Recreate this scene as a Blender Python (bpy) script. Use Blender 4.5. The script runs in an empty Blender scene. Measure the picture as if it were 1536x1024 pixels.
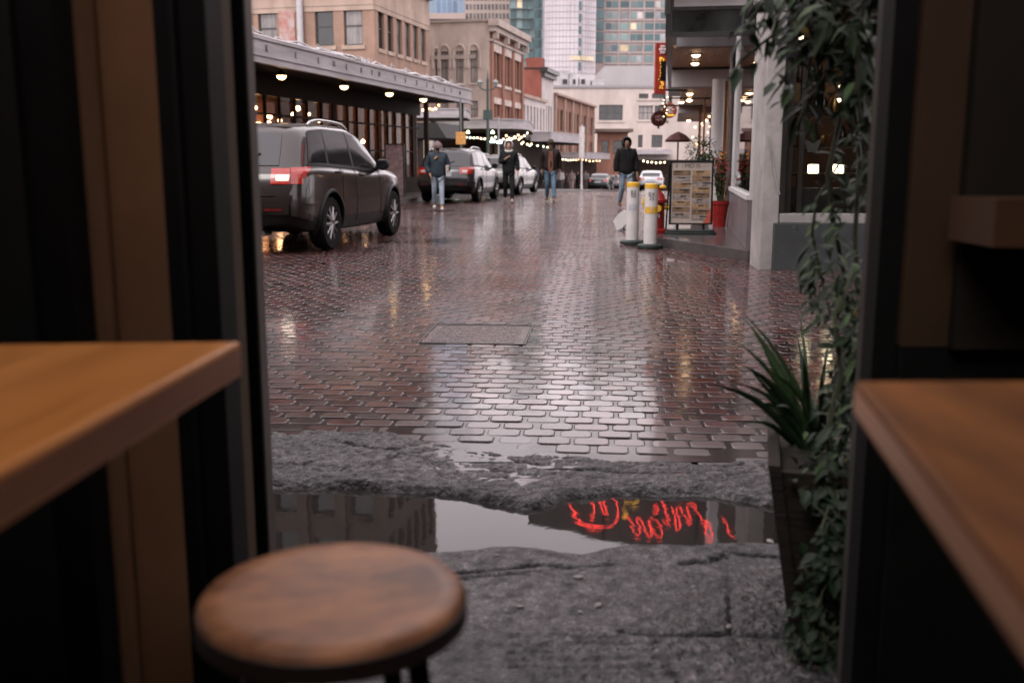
import bpy, bmesh, math, random
import numpy as np
from mathutils import Vector, Matrix
R = math.radians
random.seed(7)
SC = bpy.context.scene
COL = SC.collection
# ------------------------------------------------------------------ camera
F = 35 / 36 * 1536
PITCH = math.atan(270 / F)
CH = 1.15
cam = bpy.data.cameras.new('camera')
camo = bpy.data.objects.new('camera', cam)
COL.objects.link(camo)
camo.location = (0, 0, CH)
camo.rotation_euler = (math.pi / 2 - PITCH, 0, 0)
cam.lens = 35
cam.sensor_width = 36
cam.clip_start = 0.02
cam.clip_end = 5000
cam.dof.use_dof = True
cam.dof.focus_distance = 6.2
cam.dof.aperture_fstop = 2.8
SC.camera = camo


def ray(px, py):
    x = (px - 768) / F
    d = (py - 512) / F
    return Vector((x, math.cos(PITCH) - d * math.sin(PITCH), -math.sin(PITCH) - d * math.cos(PITCH)))


def at(px, py, Y):
    r = ray(px, py)
    return Vector((0, 0, CH)) + r * (Y / r.y)


def atz(px, py, z):
    r = ray(px, py)
    return Vector((0, 0, CH)) + r * ((z - CH) / r.z)


def zst(y):                                    # the street is level, then falls away behind a crest
    return -0.029 * 3.0 * math.log1p(math.exp(min(60, (y - 39) / 3.0)))


# ------------------------------------------------------------------ objects
class MB:
    def __init__(s):
        s.v, s.f, s.m, s.cur = [], [], [], 0

    def add(s, vs, fs, mi=None):
        b = len(s.v)
        s.v += [tuple(v) for v in vs]
        s.f += [tuple(i + b for i in f) for f in fs]
        s.m += [s.cur if mi is None else mi] * len(fs)
        return s

    def bx(s, x0, x1, y0, y1, z0, z1, M=None, mi=None):
        vs = [Vector((x, y, z)) for z in (z0, z1) for y in (y0, y1) for x in (x0, x1)]
        if M is not None:
            vs = [M @ v for v in vs]
        return s.add(vs, [(0, 2, 3, 1), (4, 5, 7, 6), (0, 1, 5, 4), (2, 6, 7, 3), (0, 4, 6, 2), (1, 3, 7, 5)], mi)

    def box(s, c, d, M=None, mi=None):
        return s.bx(c[0] - d[0] / 2, c[0] + d[0] / 2, c[1] - d[1] / 2, c[1] + d[1] / 2, c[2] - d[2] / 2, c[2] + d[2] / 2, M, mi)

    def tube(s, pts, r, n=8, mi=None, caps=True):
        pts = [Vector(p) for p in pts]
        rr = r if isinstance(r, (list, tuple)) else [r] * len(pts)
        vs, fs = [], []
        prev = None
        for i, p in enumerate(pts):
            a = pts[max(0, i - 1)]
            b = pts[min(len(pts) - 1, i + 1)]
            t = (b - a)
            t = t.normalized() if t.length > 1e-9 else Vector((0, 0, 1))
            if prev is None:
                u = t.orthogonal().normalized()
            else:
                u = prev - t * prev.dot(t)
                u = u.normalized() if u.length > 1e-6 else t.orthogonal().normalized()
            prev = u
            w = t.cross(u)
            for k in range(n):
                an = 2 * math.pi * k / n
                vs.append(p + (u * math.cos(an) + w * math.sin(an)) * rr[i])
        for i in range(len(pts) - 1):
            for k in range(n):
                k2 = (k + 1) % n
                fs.append((i * n + k, i * n + k2, (i + 1) * n + k2, (i + 1) * n + k))
        if caps:
            fs.append(tuple(range(n))[::-1])
            fs.append(tuple((len(pts) - 1) * n + k for k in range(n)))
        return s.add(vs, fs, mi)

    def cyl(s, p0, p1, r0, r1=None, n=14, mi=None):
        return s.tube([p0, p1], [r0, r0 if r1 is None else r1], n, mi)

    def lathe(s, prof, c=(0, 0, 0), n=20, mi=None, M=None):
        c = Vector(c)
        vs, fs = [], []
        for (r, z) in prof:
            for k in range(n):
                an = 2 * math.pi * k / n
                v = Vector((r * math.cos(an), r * math.sin(an), z))
                vs.append(c + (M @ v if M is not None else v))
        for i in range(len(prof) - 1):
            for k in range(n):
                k2 = (k + 1) % n
                fs.append((i * n + k, i * n + k2, (i + 1) * n + k2, (i + 1) * n + k))
        fs.append(tuple(range(n))[::-1])
        fs.append(tuple((len(prof) - 1) * n + k for k in range(n)))
        return s.add(vs, fs, mi)

    def ball(s, c, r, sc=(1, 1, 1), n=12, mi=None, M=None):
        prof = [(max(1e-4, r * math.cos(a)), r * math.sin(a)) for a in [(-.5 + i / (n // 2 + 2)) * math.pi for i in range(n // 2 + 3)]]
        S = Matrix.Diagonal((sc[0], sc[1], sc[2]))
        return s.lathe(prof, c, n, mi, (M @ S) if M is not None else S)

    def prism(s, poly, z0, z1, mi=None, M=None):
        n = len(poly)
        vs = [Vector((p[0], p[1], z)) for z in (z0, z1) for p in poly]
        if M is not None:
            vs = [M @ v for v in vs]
        fs = [tuple(range(n))[::-1], tuple(range(n, 2 * n))] + [(i, (i + 1) % n, n + (i + 1) % n, n + i) for i in range(n)]
        return s.add(vs, fs, mi)

    def mesh(s, name, mats, smooth=None, bevel=0):
        me = bpy.data.meshes.new(name)
        me.from_pydata(s.v, [], s.f)
        mats = mats if isinstance(mats, (list, tuple)) else [mats]
        for m in mats:
            me.materials.append(m)
        me.polygons.foreach_set('material_index', s.m)
        if bevel:
            bm = bmesh.new()
            bm.from_mesh(me)
            bmesh.ops.bevel(bm, geom=bm.edges[:], offset=bevel, segments=2, profile=.6, affect='EDGES', clamp_overlap=True)
            bm.to_mesh(me)
            bm.free()
        if smooth:
            me.polygons.foreach_set('use_smooth', [True] * len(me.polygons))
            me.set_sharp_from_angle(angle=R(smooth))
        me.update()
        return me

    def build(s, name, mats, parent=None, loc=(0, 0, 0), rz=0, smooth=None, bevel=0):
        return link(name, s.mesh(name, mats, smooth, bevel), parent, loc, rz)


def link(name, me, parent=None, loc=(0, 0, 0), rz=0):
    o = bpy.data.objects.new(name, me)
    COL.objects.link(o)
    o.location = loc
    o.rotation_euler = (0, 0, rz)
    if parent:
        o.parent = parent
    return o


def tag(o, label, cat, group=None):
    o['label'] = label
    o['category'] = cat
    if group:
        o['group'] = group
    return o


def thing(name, label, cat, loc=(0, 0, 0), rz=0, group=None):
    o = bpy.data.objects.new(name, None)
    o.empty_display_size = .2
    COL.objects.link(o)
    o.location = loc
    o.rotation_euler = (0, 0, rz)
    return tag(o, label, cat, group)


def copy_tree(o, parent=None):
    c = o.copy()
    COL.objects.link(c)
    if parent:
        c.parent = parent
    for ch in list(o.children):
        copy_tree(ch, c)
    return c


def struct(o):
    o['kind'] = 'structure'
    return o


# ------------------------------------------------------------------ materials
MATS = {}


def pm(name, col, rough=.6, metal=0., var=.25, scale=6., bump=0., bscale=None, emit=0., rvar=.1, stretch=None, spec=.5, coat=0., ecol=None, col2=None, ior=1.45, detail=5, vary=0.):
    if name in MATS:
        return MATS[name]
    m = bpy.data.materials.new(name)
    m.use_nodes = True
    nt = m.node_tree
    N, L = nt.nodes, nt.links
    b = N['Principled BSDF']
    b.inputs['Metallic'].default_value = metal
    b.inputs['IOR'].default_value = ior
    b.inputs['Specular IOR Level'].default_value = spec
    b.inputs['Coat Weight'].default_value = coat
    b.inputs['Coat Roughness'].default_value = .06
    tc = N.new('ShaderNodeTexCoord')
    vec = tc.outputs['Object']
    if stretch:
        mp = N.new('ShaderNodeMapping')
        mp.inputs['Scale'].default_value = stretch
        L.new(vec, mp.inputs[0])
        vec = mp.outputs[0]
    no = N.new('ShaderNodeTexNoise')
    no.inputs['Scale'].default_value = scale
    no.inputs['Detail'].default_value = detail
    no.inputs['Roughness'].default_value = .62
    L.new(vec, no.inputs['Vector'])
    mr = N.new('ShaderNodeMapRange')
    mr.inputs['From Min'].default_value = .3
    mr.inputs['From Max'].default_value = .7
    L.new(no.outputs['Fac'], mr.inputs['Value'])
    mx = N.new('ShaderNodeMix')
    mx.data_type = 'RGBA'
    c2 = col2 or tuple(c * (1 - var) for c in col)
    c1 = col if col2 else tuple(min(1, c * (1 + var * .6)) for c in col)
    mx.inputs['A'].default_value = (*c2, 1)
    mx.inputs['B'].default_value = (*c1, 1)
    L.new(mr.outputs[0], mx.inputs['Factor'])
    out = mx.outputs['Result']
    if vary:
        oi = N.new('ShaderNodeObjectInfo')
        hs = N.new('ShaderNodeHueSaturation')
        v = N.new('ShaderNodeMapRange')
        v.inputs['To Min'].default_value = 1 - vary
        v.inputs['To Max'].default_value = 1 + vary
        L.new(oi.outputs['Random'], v.inputs['Value'])
        L.new(v.outputs[0], hs.inputs['Value'])
        L.new(out, hs.inputs['Color'])
        out = hs.outputs[0]
    L.new(out, b.inputs['Base Color'])
    r2 = N.new('ShaderNodeMapRange')
    r2.inputs['To Min'].default_value = max(.02, rough - rvar)
    r2.inputs['To Max'].default_value = min(1, rough + rvar)
    L.new(no.outputs['Fac'], r2.inputs['Value'])
    L.new(r2.outputs[0], b.inputs['Roughness'])
    if bump:
        n2 = N.new('ShaderNodeTexNoise')
        n2.inputs['Scale'].default_value = bscale or scale * 4
        n2.inputs['Detail'].default_value = 4
        L.new(vec, n2.inputs['Vector'])
        bp = N.new('ShaderNodeBump')
        bp.inputs['Strength'].default_value = bump
        bp.inputs['Distance'].default_value = .02
        L.new(n2.outputs['Fac'], bp.inputs['Height'])
        L.new(bp.outputs[0], b.inputs['Normal'])
    if emit:
        b.inputs['Emission Color'].default_value = (*(ecol or col), 1)
        b.inputs['Emission Strength'].default_value = emit
    MATS[name] = m
    return m


def brickmat(name, c1, c2, mortar, bw=.23, bh=.075, bump=.25):
    if name in MATS:
        return MATS[name]
    c1, c2, mortar = [tuple(q * .8 for q in c_) for c_ in (c1, c2, mortar)]
    m = pm(name, c1, .8, var=.55, scale=1.1, stretch=(1, 1, .45), detail=9, spec=.25)
    nt = m.node_tree
    N, L = nt.nodes, nt.links
    b = N['Principled BSDF']
    tc = N.new('ShaderNodeTexCoord')
    sx = N.new('ShaderNodeSeparateXYZ')
    L.new(tc.outputs['Object'], sx.inputs[0])
    ad = N.new('ShaderNodeMath')
    L.new(sx.outputs[0], ad.inputs[0])
    L.new(sx.outputs[1], ad.inputs[1])
    cx = N.new('ShaderNodeCombineXYZ')
    L.new(ad.outputs[0], cx.inputs[0])
    L.new(sx.outputs[2], cx.inputs[1])
    br = N.new('ShaderNodeTexBrick')
    br.inputs['Scale'].default_value = 1
    br.inputs['Brick Width'].default_value = bw
    br.inputs['Row Height'].default_value = bh
    br.inputs['Mortar Size'].default_value = .008
    br.inputs['Color1'].default_value = (*c1, 1)
    br.inputs['Color2'].default_value = (*c2, 1)
    br.inputs['Mortar'].default_value = (*mortar, 1)
    L.new(cx.outputs[0], br.inputs['Vector'])
    old = b.inputs['Base Color'].links[0].from_socket
    mx = N.new('ShaderNodeMix')
    mx.data_type = 'RGBA'
    mx.inputs['Factor'].default_value = .55
    L.new(br.outputs['Color'], mx.inputs['A'])
    L.new(old, mx.inputs['B'])
    L.new(mx.outputs['Result'], b.inputs['Base Color'])
    bp = N.new('ShaderNodeBump')
    bp.inputs['Strength'].default_value = bump
    bp.inputs['Distance'].default_value = .01
    bp.invert = True
    L.new(br.outputs['Fac'], bp.inputs['Height'])
    L.new(bp.outputs[0], b.inputs['Normal'])
    return m


def glassmat(name, tint=(1, 1, 1), ior=1.5):
    if name in MATS:
        return MATS[name]
    m = bpy.data.materials.new(name)
    m.use_nodes = True
    N, L = m.node_tree.nodes, m.node_tree.links
    N.remove(N['Principled BSDF'])
    t = N.new('ShaderNodeBsdfTransparent')
    t.inputs[0].default_value = (*tint, 1)
    g = N.new('ShaderNodeBsdfGlossy')
    g.inputs['Roughness'].default_value = .02
    fr = N.new('ShaderNodeFresnel')
    fr.inputs['IOR'].default_value = ior
    mx = N.new('ShaderNodeMixShader')
    L.new(fr.outputs[0], mx.inputs[0])
    L.new(t.outputs[0], mx.inputs[1])
    L.new(g.outputs[0], mx.inputs[2])
    L.new(mx.outputs[0], N['Material Output'].inputs[0])
    MATS[name] = m
    return m


def glow(name, col, st):
    return pm(name, col, .4, var=.05, emit=st, ecol=col)


WARM = (1, .60, .27)
M_bulb = glow('warm_bulb', WARM, 4)
M_bulb2 = glow('pale_bulb', (1, .80, .52), 3)
M_dim = glow('dim_lamp', (1, .52, .2), 2.2)
M_black = pm('black_paint', (.007, .007, .0075), .45, var=.3, spec=.3)
M_dark = pm('dark_metal', (.03, .028, .027), .4, var=.3, metal=.2)
M_darkwood = pm('dark_stained_wood', (.022, .013, .009), .7, var=.5, scale=4, stretch=(1, 1, 12), spec=.15)
M_tyre = pm('tyre_rubber', (.009, .009, .009), .8, var=.3, scale=20, spec=.2)
M_alloy = pm('alloy_metal', (.42, .42, .43), .3, metal=.9, var=.2)
M_chrome = pm('grey_metal', (.5, .5, .5), .25, metal=1, var=.15)
M_carglass = pm('car_glass', (.012, .013, .015), .04, var=.3, spec=.8)
M_pane = pm('window_glass', (.02, .023, .024), .06, var=.6, scale=1.2, spec=.8, vary=.4)
M_panec = pm('curtained_glass', (.22, .20, .19), .12, var=.55, scale=2.2, spec=.8, stretch=(3, 3, .4), vary=.3)
M_pane_lit = pm('lit_window_glass', (.4, .3, .2), .2, var=.5, scale=1.5, emit=.35, ecol=(1, .68, .36))
M_frame_dk = pm('dark_window_frame', (.05, .045, .04), .5)
M_frame_lt = pm('pale_window_frame', (.45, .42, .4), .5)
M_shopglass = glassmat('shop_glass', (.93, .96, .95))
M_mktglass = glassmat('market_glass', (.95, .93, .9), 1.05)
M_grey = pm('grey_paint', (.42, .41, .42), .5, var=.15, scale=2, bump=.05)
M_fascia = pm('fascia_paint', (.33, .305, .315), .5, var=.35, scale=1.2, stretch=(.6, .6, 4))
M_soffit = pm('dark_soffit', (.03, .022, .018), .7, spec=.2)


# ------------------------------------------------------------------ noise
def _h(ix, iy, s):
    v = np.sin(ix * 127.1 + iy * 311.7 + s * 74.7) * 43758.5453
    return v - np.floor(v)


def vnoise(x, y, s=0):
    xi, yi = np.floor(x), np.floor(y)
    u, v = x - xi, y - yi
    u, v = u * u * (3 - 2 * u), v * v * (3 - 2 * v)
    a, b = _h(xi, yi, s), _h(xi + 1, yi, s)
    c, d = _h(xi, yi + 1, s), _h(xi + 1, yi + 1, s)
    return (a * (1 - u) + b * u) * (1 - v) + (c * (1 - u) + d * u) * v


def fbm(x, y, s=0, o=4):
    t, a = 0, .5
    for i in range(o):
        t = t + a * vnoise(x * 2 ** i, y * 2 ** i, s + i * 3.1)
        a *= .5
    return t


# ------------------------------------------------------------------ world and light
SUN_EL, SUN_AZ = 48, 215
w = bpy.data.worlds.new('World')
SC.world = w
w.use_nodes = True
N, L = w.node_tree.nodes, w.node_tree.links
bg = N['Background']
sky = N.new('ShaderNodeTexSky')
sky.sky_type = 'NISHITA'
sky.sun_disc = False
sky.sun_elevation = R(SUN_EL)
sky.sun_rotation = R(SUN_AZ)
sky.dust_density = 4
sky.air_density = 1.2
hs = N.new('ShaderNodeHueSaturation')
hs.inputs['Saturation'].default_value = .10
L.new(sky.outputs[0], hs.inputs['Color'])
tcw = N.new('ShaderNodeTexCoord')
nzw = N.new('ShaderNodeTexNoise')
nzw.inputs['Scale'].default_value = 2.2
nzw.inputs['Detail'].default_value = 5
L.new(tcw.outputs['Generated'], nzw.inputs['Vector'])
mrw = N.new('ShaderNodeMapRange')
mrw.inputs['To Min'].default_value = .8
mrw.inputs['To Max'].default_value = 1.2
L.new(nzw.outputs['Fac'], mrw.inputs['Value'])
ovc = N.new('ShaderNodeMix')                 # thick even cloud over most of the clear sky
ovc.data_type = 'RGBA'
ovc.inputs['Factor'].default_value = .78
ovc.inputs['B'].default_value = (10.9, 9.6, 10.05, 1)
L.new(hs.outputs[0], ovc.inputs['A'])
mu = N.new('ShaderNodeVectorMath')
mu.operation = 'SCALE'
L.new(ovc.outputs['Result'], mu.inputs[0])
L.new(mrw.outputs[0], mu.inputs['Scale'])
L.new(mu.outputs[0], bg.inputs['Color'])
bg.inputs['Strength'].default_value = .1
sl = bpy.data.lights.new('sun', 'SUN')
sl.energy = .5
sl.angle = R(25)
sl.color = (1, .95, .9)
so = bpy.data.objects.new('sun', sl)
COL.objects.link(so)
so.location = (-5, -10, 40)
az = R(SUN_AZ)
d = Vector((math.sin(az) * math.cos(R(SUN_EL)), math.cos(az) * math.cos(R(SUN_EL)), math.sin(R(SUN_EL))))
so.rotation_euler = d.to_track_quat('Z', 'Y').to_euler()
SC.view_settings.view_transform = 'Standard'
SC.view_settings.look = 'None'
SC.view_settings.exposure = 1.4
SC.cycles.use_denoising = True
SC.cycles.max_bounces = 8
SC.cycles.transparent_max_bounces = 12
SC.cycles.caustics_reflective = False
SC.cycles.caustics_refractive = False
# ------------------------------------------------------------------ ground, street, pavement, puddle
def zs(y):
    return zst(min(y, 170))


M_ground = pm('wet_ground', (.06, .055, .055), .5, var=.4, scale=.5)
g = MB()
gx = [-900, -60, -20, -8, -4, 0, 4, 8, 20, 60, 900]
gy = [-60, -10, 0, 2, 4, 8, 12, 20, 28, 34, 37, 40, 43, 46, 52, 60, 75, 90, 110, 130, 150, 170, 300, 700, 2500]
for y in gy:
    for x in gx:
        g.v.append((x, y, zs(y) - .075))
n = len(gx)
for j in range(len(gy) - 1):
    for i in range(n - 1):
        g.f.append((j * n + i, j * n + i + 1, (j + 1) * n + i + 1, (j + 1) * n + i))
        g.m.append(0)
struct(g.build('ground', M_ground))


def line_y(pix, z=0):
    p = [atz(a, b, z) for a, b in pix]
    xs, ys = np.array([q.x for q in p]), np.array([q.y for q in p])
    return lambda X: np.interp(X, xs, ys)


far_edge = line_y([(250, 722), (408, 724), (560, 728), (650, 731), (720, 744), (790, 758), (850, 741), (900, 736), (960, 735), (1080, 739), (1160, 752), (1400, 765)])
near_edge = line_y([(250, 830), (408, 828), (640, 829), (670, 826), (740, 821), (800, 822), (870, 831), (905, 826), (960, 816), (1060, 814), (1170, 817), (1400, 822)])
brick_edge = line_y([(250, 648), (400, 648), (500, 647), (585, 648), (630, 656), (700, 668), (800, 680), (900, 686), (1000, 690), (1100, 688), (1400, 688)])
CV_A, CV_B = atz(633, 516, 0), atz(783, 517, 0)
CV_C, CV_D = atz(795, 489, 0), atz(656, 488, 0)
CVX = ((CV_A.x + CV_D.x) / 2 - .02, (CV_B.x + CV_C.x) / 2 + .02)
CVY = (CV_A.y, CV_D.y)


def street_relief(X, Y):
    near = np.clip((9 - Y) / 4, 0, 1)
    return (fbm(X * .5 + 3, Y * .5, 4, 3) - .45) * .03 * (1 - .5 * near) + (fbm(X * 1.6, Y * 1.6, 9, 2) - .4) * .006


rng = np.random.RandomState(3)
ang = R(-5)
ca, sa = math.cos(ang), math.sin(ang)
BL, BH = .160, .112
bv, bf, ba, bgv = [], [], [], []
base = 0
cen = []
for j in range(int(3.2 / BH), int(44 / BH)):
    b0 = j * BH
    w2 = b0 * .34 + 1.2
    off = (.5 if j % 2 else 0) * BL + rng.uniform(-.02, .02)
    k0, k1 = int(-w2 / BL), int((w2 + .3 * b0) / BL)
    aa = np.arange(k0, k1) * BL + off
    cen.append(np.stack([aa, np.full_like(aa, b0)], 1))
cen = np.concatenate(cen)
X = cen[:, 0] * ca - cen[:, 1] * sa
Y = cen[:, 0] * sa + cen[:, 1] * ca
keep = (Y > 3.4) & (Y < 42) & (np.abs(X - .02 * Y) < .31 * Y + .7)
keep &= ~((X > CVX[0] - .03) & (X < CVX[1] + .03) & (Y > CVY[0] - .05) & (Y < CVY[1] + .05))
keep &= Y > np.where(X > -.55, far_edge(X) + .10, brick_edge(X) - .16)
cen, X, Y = cen[keep], X[keep], Y[keep]
nb = len(X)
hx = BL / 2 - .006 + rng.uniform(-.010, .004, nb)
hy = BH / 2 - .0055 + rng.uniform(-.006, .003, nb)
cen = cen + np.stack([rng.uniform(-.005, .005, nb), rng.uniform(-.004, .004, nb)], 1)
near = np.clip((4.9 - Y) / 1.2, 0, 1)
zc = street_relief(X, Y) + rng.normal(0, .0007 + .0012 * near, nb)
zc = zc - np.where(Y < brick_edge(X) + .1, .004, 0)
tx, ty = rng.normal(0, .0035 + .007 * near, nb), rng.normal(0, .004 + .008 * near, nb)
rot = rng.normal(0, .012, nb)
c8 = .24
oc = np.array([(-1, -1 + c8 * 1.3), (-1 + c8, -1), (1 - c8, -1), (1, -1 + c8 * 1.3), (1, 1 - c8 * 1.3), (1 - c8, 1), (-1 + c8, 1), (-1, 1 - c8 * 1.3)])
rings = [(1.0, -.03), (.99, -.0015), (.86, 0.0)]
V = []
for sc_, dz in rings:
    ax = oc[None, :, 0] * hx[:, None]
    ay = oc[None, :, 1] * hy[:, None]
    if sc_ < .9:
        ax = np.sign(ax) * np.maximum(np.abs(ax) - .006, .01)
        ay = np.sign(ay) * np.maximum(np.abs(ay) - .005, .01)
    elif sc_ < 1:
        ax, ay = ax * .992, ay * .992
    rx = ax - ay * rot[:, None]
    ry = ay + ax * rot[:, None]
    lx = cen[:, 0:1] + rx
    ly = cen[:, 1:2] + ry
    wx = lx * ca - ly * sa
    wy = lx * sa + ly * ca
    drop = -.029 * 3 * np.log1p(np.exp((wy - 39) / 3))
    V.append(np.stack([wx, wy, zc[:, None] + dz + rx * tx[:, None] + ry * ty[:, None] + drop], 2))
V = np.stack(V, 1).reshape(nb, 24, 3)
tmpl = []
for r_ in (0, 8):
    for k in range(8):
        tmpl.append((r_ + k, r_ + (k + 1) % 8, r_ + 8 + (k + 1) % 8, r_ + 8 + k))
quads = (np.array(tmpl)[None] + (np.arange(nb) * 24)[:, None, None]).reshape(-1, 4)
octs = (np.arange(16, 24)[None] + (np.arange(nb) * 24)[:, None])
# bed of wet joint grit under the bricks, as part of the same sheet
sy = np.concatenate([np.arange(3.74, 12, .35), np.arange(12, 110, 2.)])
sxn = 24
bedv = []
for y in sy:
    hw = .36 * y + 1.2
    xs = np.linspace(-hw, hw + .1 * y, sxn)
    zz = street_relief(xs, np.full_like(xs, y)) - .0036 + zs(y)
    if y > 41:
        zz = zz + .012
    bedv.append(np.stack([xs, np.full_like(xs, y), zz], 1))
bedv = np.concatenate(bedv)
nv0 = nb * 24
bq = []
for j in range(len(sy) - 1):
    for i in range(sxn - 1):
        a = nv0 + j * sxn + i
        bq.append((a, a + 1, a + sxn + 1, a + sxn))
bq = np.array(bq)
allv = np.concatenate([V.reshape(-1, 3), bedv])
me = bpy.data.meshes.new('street')
nq = len(quads) + len(bq)
me.vertices.add(len(allv))
me.vertices.foreach_set('co', allv.astype(np.float32).ravel())
loops = np.concatenate([quads.ravel(), bq.ravel(), octs.ravel()])
me.loops.add(len(loops))
me.loops.foreach_set('vertex_index', loops.astype(np.int32))
tot = np.concatenate([np.full(nq, 4), np.full(nb, 8)])
st = np.concatenate([[0], np.cumsum(tot)[:-1]])
me.polygons.add(len(tot))
me.polygons.foreach_set('loop_start', st.astype(np.int32))
me.polygons.foreach_set('loop_total', tot.astype(np.int32))
mi = np.concatenate([np.zeros(len(quads)), np.ones(len(bq)), np.zeros(nb)])
me.polygons.foreach_set('material_index', mi.astype(np.int32))
sm = np.concatenate([np.ones(len(quads)), np.zeros(len(bq)), np.zeros(nb)]).astype(bool)
me.polygons.foreach_set('use_smooth', sm)
me.update(calc_edges=True)
at1 = me.attributes.new('tone', 'FLOAT', 'POINT')
tone = np.concatenate([np.repeat(rng.uniform(0, 1, nb), 24), np.full(len(bedv), .5)])
at1.data.foreach_set('value', tone.astype(np.float32))
at2 = me.attributes.new('cement', 'FLOAT', 'POINT')
edge_d = np.clip(1 - (Y - brick_edge(X)) / .75, 0, 1) * np.clip((X + .75) / .5, 0, 1)
at2.data.foreach_set('value', np.concatenate([np.repeat(edge_d, 24), np.zeros(len(bedv))]).astype(np.float32))

M_brick = pm('wet_paving_brick', (.048, .0185, .0155), .12, var=.5, scale=9, bump=.08, bscale=14, rvar=.05, ior=1.42)
nt = M_brick.node_tree
N, L = nt.nodes, nt.links
b = N['Principled BSDF']
old = b.inputs['Base Color'].links[0].from_socket
a1 = N.new('ShaderNodeAttribute')
a1.attribute_name = 'tone'
a2 = N.new('ShaderNodeAttribute')
a2.attribute_name = 'cement'
cr = N.new('ShaderNodeValToRGB')
cr.color_ramp.elements[0].color = (.35, .38, .44, 1)
cr.color_ramp.elements[1].color = (1.75, 1.45, 1.3, 1)
L.new(a1.outputs['Fac'], cr.inputs[0])
m1 = N.new('ShaderNodeMix')
m1.data_type = 'RGBA'
m1.blend_type = 'MULTIPLY'
m1.inputs['Factor'].default_value = 1
L.new(old, m1.inputs['A'])
L.new(cr.outputs[0], m1.inputs['B'])
m2 = N.new('ShaderNodeMix')
m2.data_type = 'RGBA'
m2.inputs['B'].default_value = (.075, .068, .068, 1)
L.new(a2.outputs['Fac'], m2.inputs['Factor'])
L.new(m1.outputs['Result'], m2.inputs['A'])
L.new(m2.outputs['Result'], b.inputs['Base Color'])
b.inputs['Coat Weight'].default_value = .45
b.inputs['Coat Roughness'].default_value = .08
b.inputs['Coat IOR'].default_value = 1.34
# broad damp and drier patches
tc = N.new('ShaderNodeTexCoord')
nz = N.new('ShaderNodeTexNoise')
nz.inputs['Scale'].default_value = .9
nz.inputs['Detail'].default_value = 4
L.new(tc.outputs['Object'], nz.inputs['Vector'])
mr = N.new('ShaderNodeMapRange')
mr.inputs['From Min'].default_value = .35
mr.inputs['From Max'].default_value = .68
mr.inputs['To Min'].default_value = .09
mr.inputs['To Max'].default_value = .20
L.new(nz.outputs['Fac'], mr.inputs['Value'])
ad = N.new('ShaderNodeMath')
ad.operation = 'MULTIPLY_ADD'
ad.inputs[1].default_value = .25
L.new(a2.outputs['Fac'], ad.inputs[0])
L.new(mr.outputs[0], ad.inputs[2])
L.new(ad.outputs[0], b.inputs['Roughness'])
M_joint = pm('wet_joint_grit', (.02, .014, .013), .14, var=.4, scale=30, rvar=.05, ior=1.36)
me.materials.append(M_brick)
me.materials.append(M_joint)
struct(link('street', me))

# thin sheet of standing rain over the lowest bricks
M_water = pm('rain_water', (.016, .014, .013), .02, var=.2, scale=3, ior=1.34, bump=.02, bscale=7, rvar=.005)

# kerb apron, puddle hollow and pavement slab: one finely shaped sheet
step = .0068
ax = np.arange(-2.3, 2.31, step)
ay = np.arange(1.75, 4.62, step)
AX, AY = np.meshgrid(ax, ay)
fe, ne, be = far_edge(AX), near_edge(AX), brick_edge(AX)
rag = (fbm(AX * 7, AY * 7, 1, 4) - .46) * .15
s_in = np.minimum(fe - AY, AY - ne) + rag * .5
n1 = fbm(AX * 6, AY * 6, 2, 5) - .47
n2 = fbm(AX * 28, AY * 28, 5, 3) - .44
rough_ap = np.clip((AY - fe + .05) / .1, 0, 1)
def worley(x, y, s):
    xi, yi = np.floor(x), np.floor(y)
    f1 = np.full(x.shape, 9.)
    f2 = np.full(x.shape, 9.)
    cid = np.zeros(x.shape)
    for i in (-1, 0, 1):
        for j in (-1, 0, 1):
            cx_, cy_ = xi + i, yi + j
            px_, py_ = cx_ + _h(cx_, cy_, s), cy_ + _h(cx_, cy_, s + 5)
            d_ = np.hypot(x - px_, y - py_)
            near_ = d_ < f1
            f2 = np.where(near_, f1, np.minimum(f2, d_))
            cid = np.where(near_, _h(cx_, cy_, s + 9), cid)
            f1 = np.minimum(f1, d_)
    return f2 - f1, cid


wob = (fbm(AX * 8, AY * 8, 3, 3) - .45) * .5
cr1, id1 = worley(AX / .16 + wob, AY / .085 + wob, 2)
cr2, id2 = worley(AX / .05 + wob, AY / .04 - wob, 7)
n3 = np.abs(fbm(AX * 16 + 5, AY * 22, 12, 4) - .47)
Z = .012 + n1 * (.005 + .004 * rough_ap) + n2 * (.005 + .008 * rough_ap) - (.05 * np.clip(.05 - n3, 0, 1) / .05 * .10) * (.15 + .85 * rough_ap)
hollow = np.clip((s_in + .035) / .09, 0, 1)
hollow = hollow * hollow * (3 - 2 * hollow)
Z = Z * (1 - hollow) + (-.062) * hollow
lip = np.exp(-((AY - fe - .07) / .05) ** 2) * .004
Z += lip * (1 - hollow)
# apron dives under the bricks at its far edge
dive = np.clip((AY - be + .05 + (fbm(AX * 5, AY * 5, 8, 3) - .45) * .22) / .09, 0, 1)
Z = Z - dive * .09
broken = np.clip(fbm(AX * 2.2 + 9, AY * 2.2, 14, 3) * 2.6 - .55, .25, 1)
Z += rough_ap * broken * ((id1 - .5) * .008 - .010 * np.exp(-(cr1 / .10) ** 2) - .004 * np.exp(-(cr2 / .14) ** 2) + (id2 - .5) * .003) * (1 - hollow)
mid_low = np.clip((AX + .75) / .5, 0, 1) * rough_ap * (.003 + .008 * np.clip((AY - fe - .16) / .15, 0, 1))
Z -= mid_low


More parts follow.
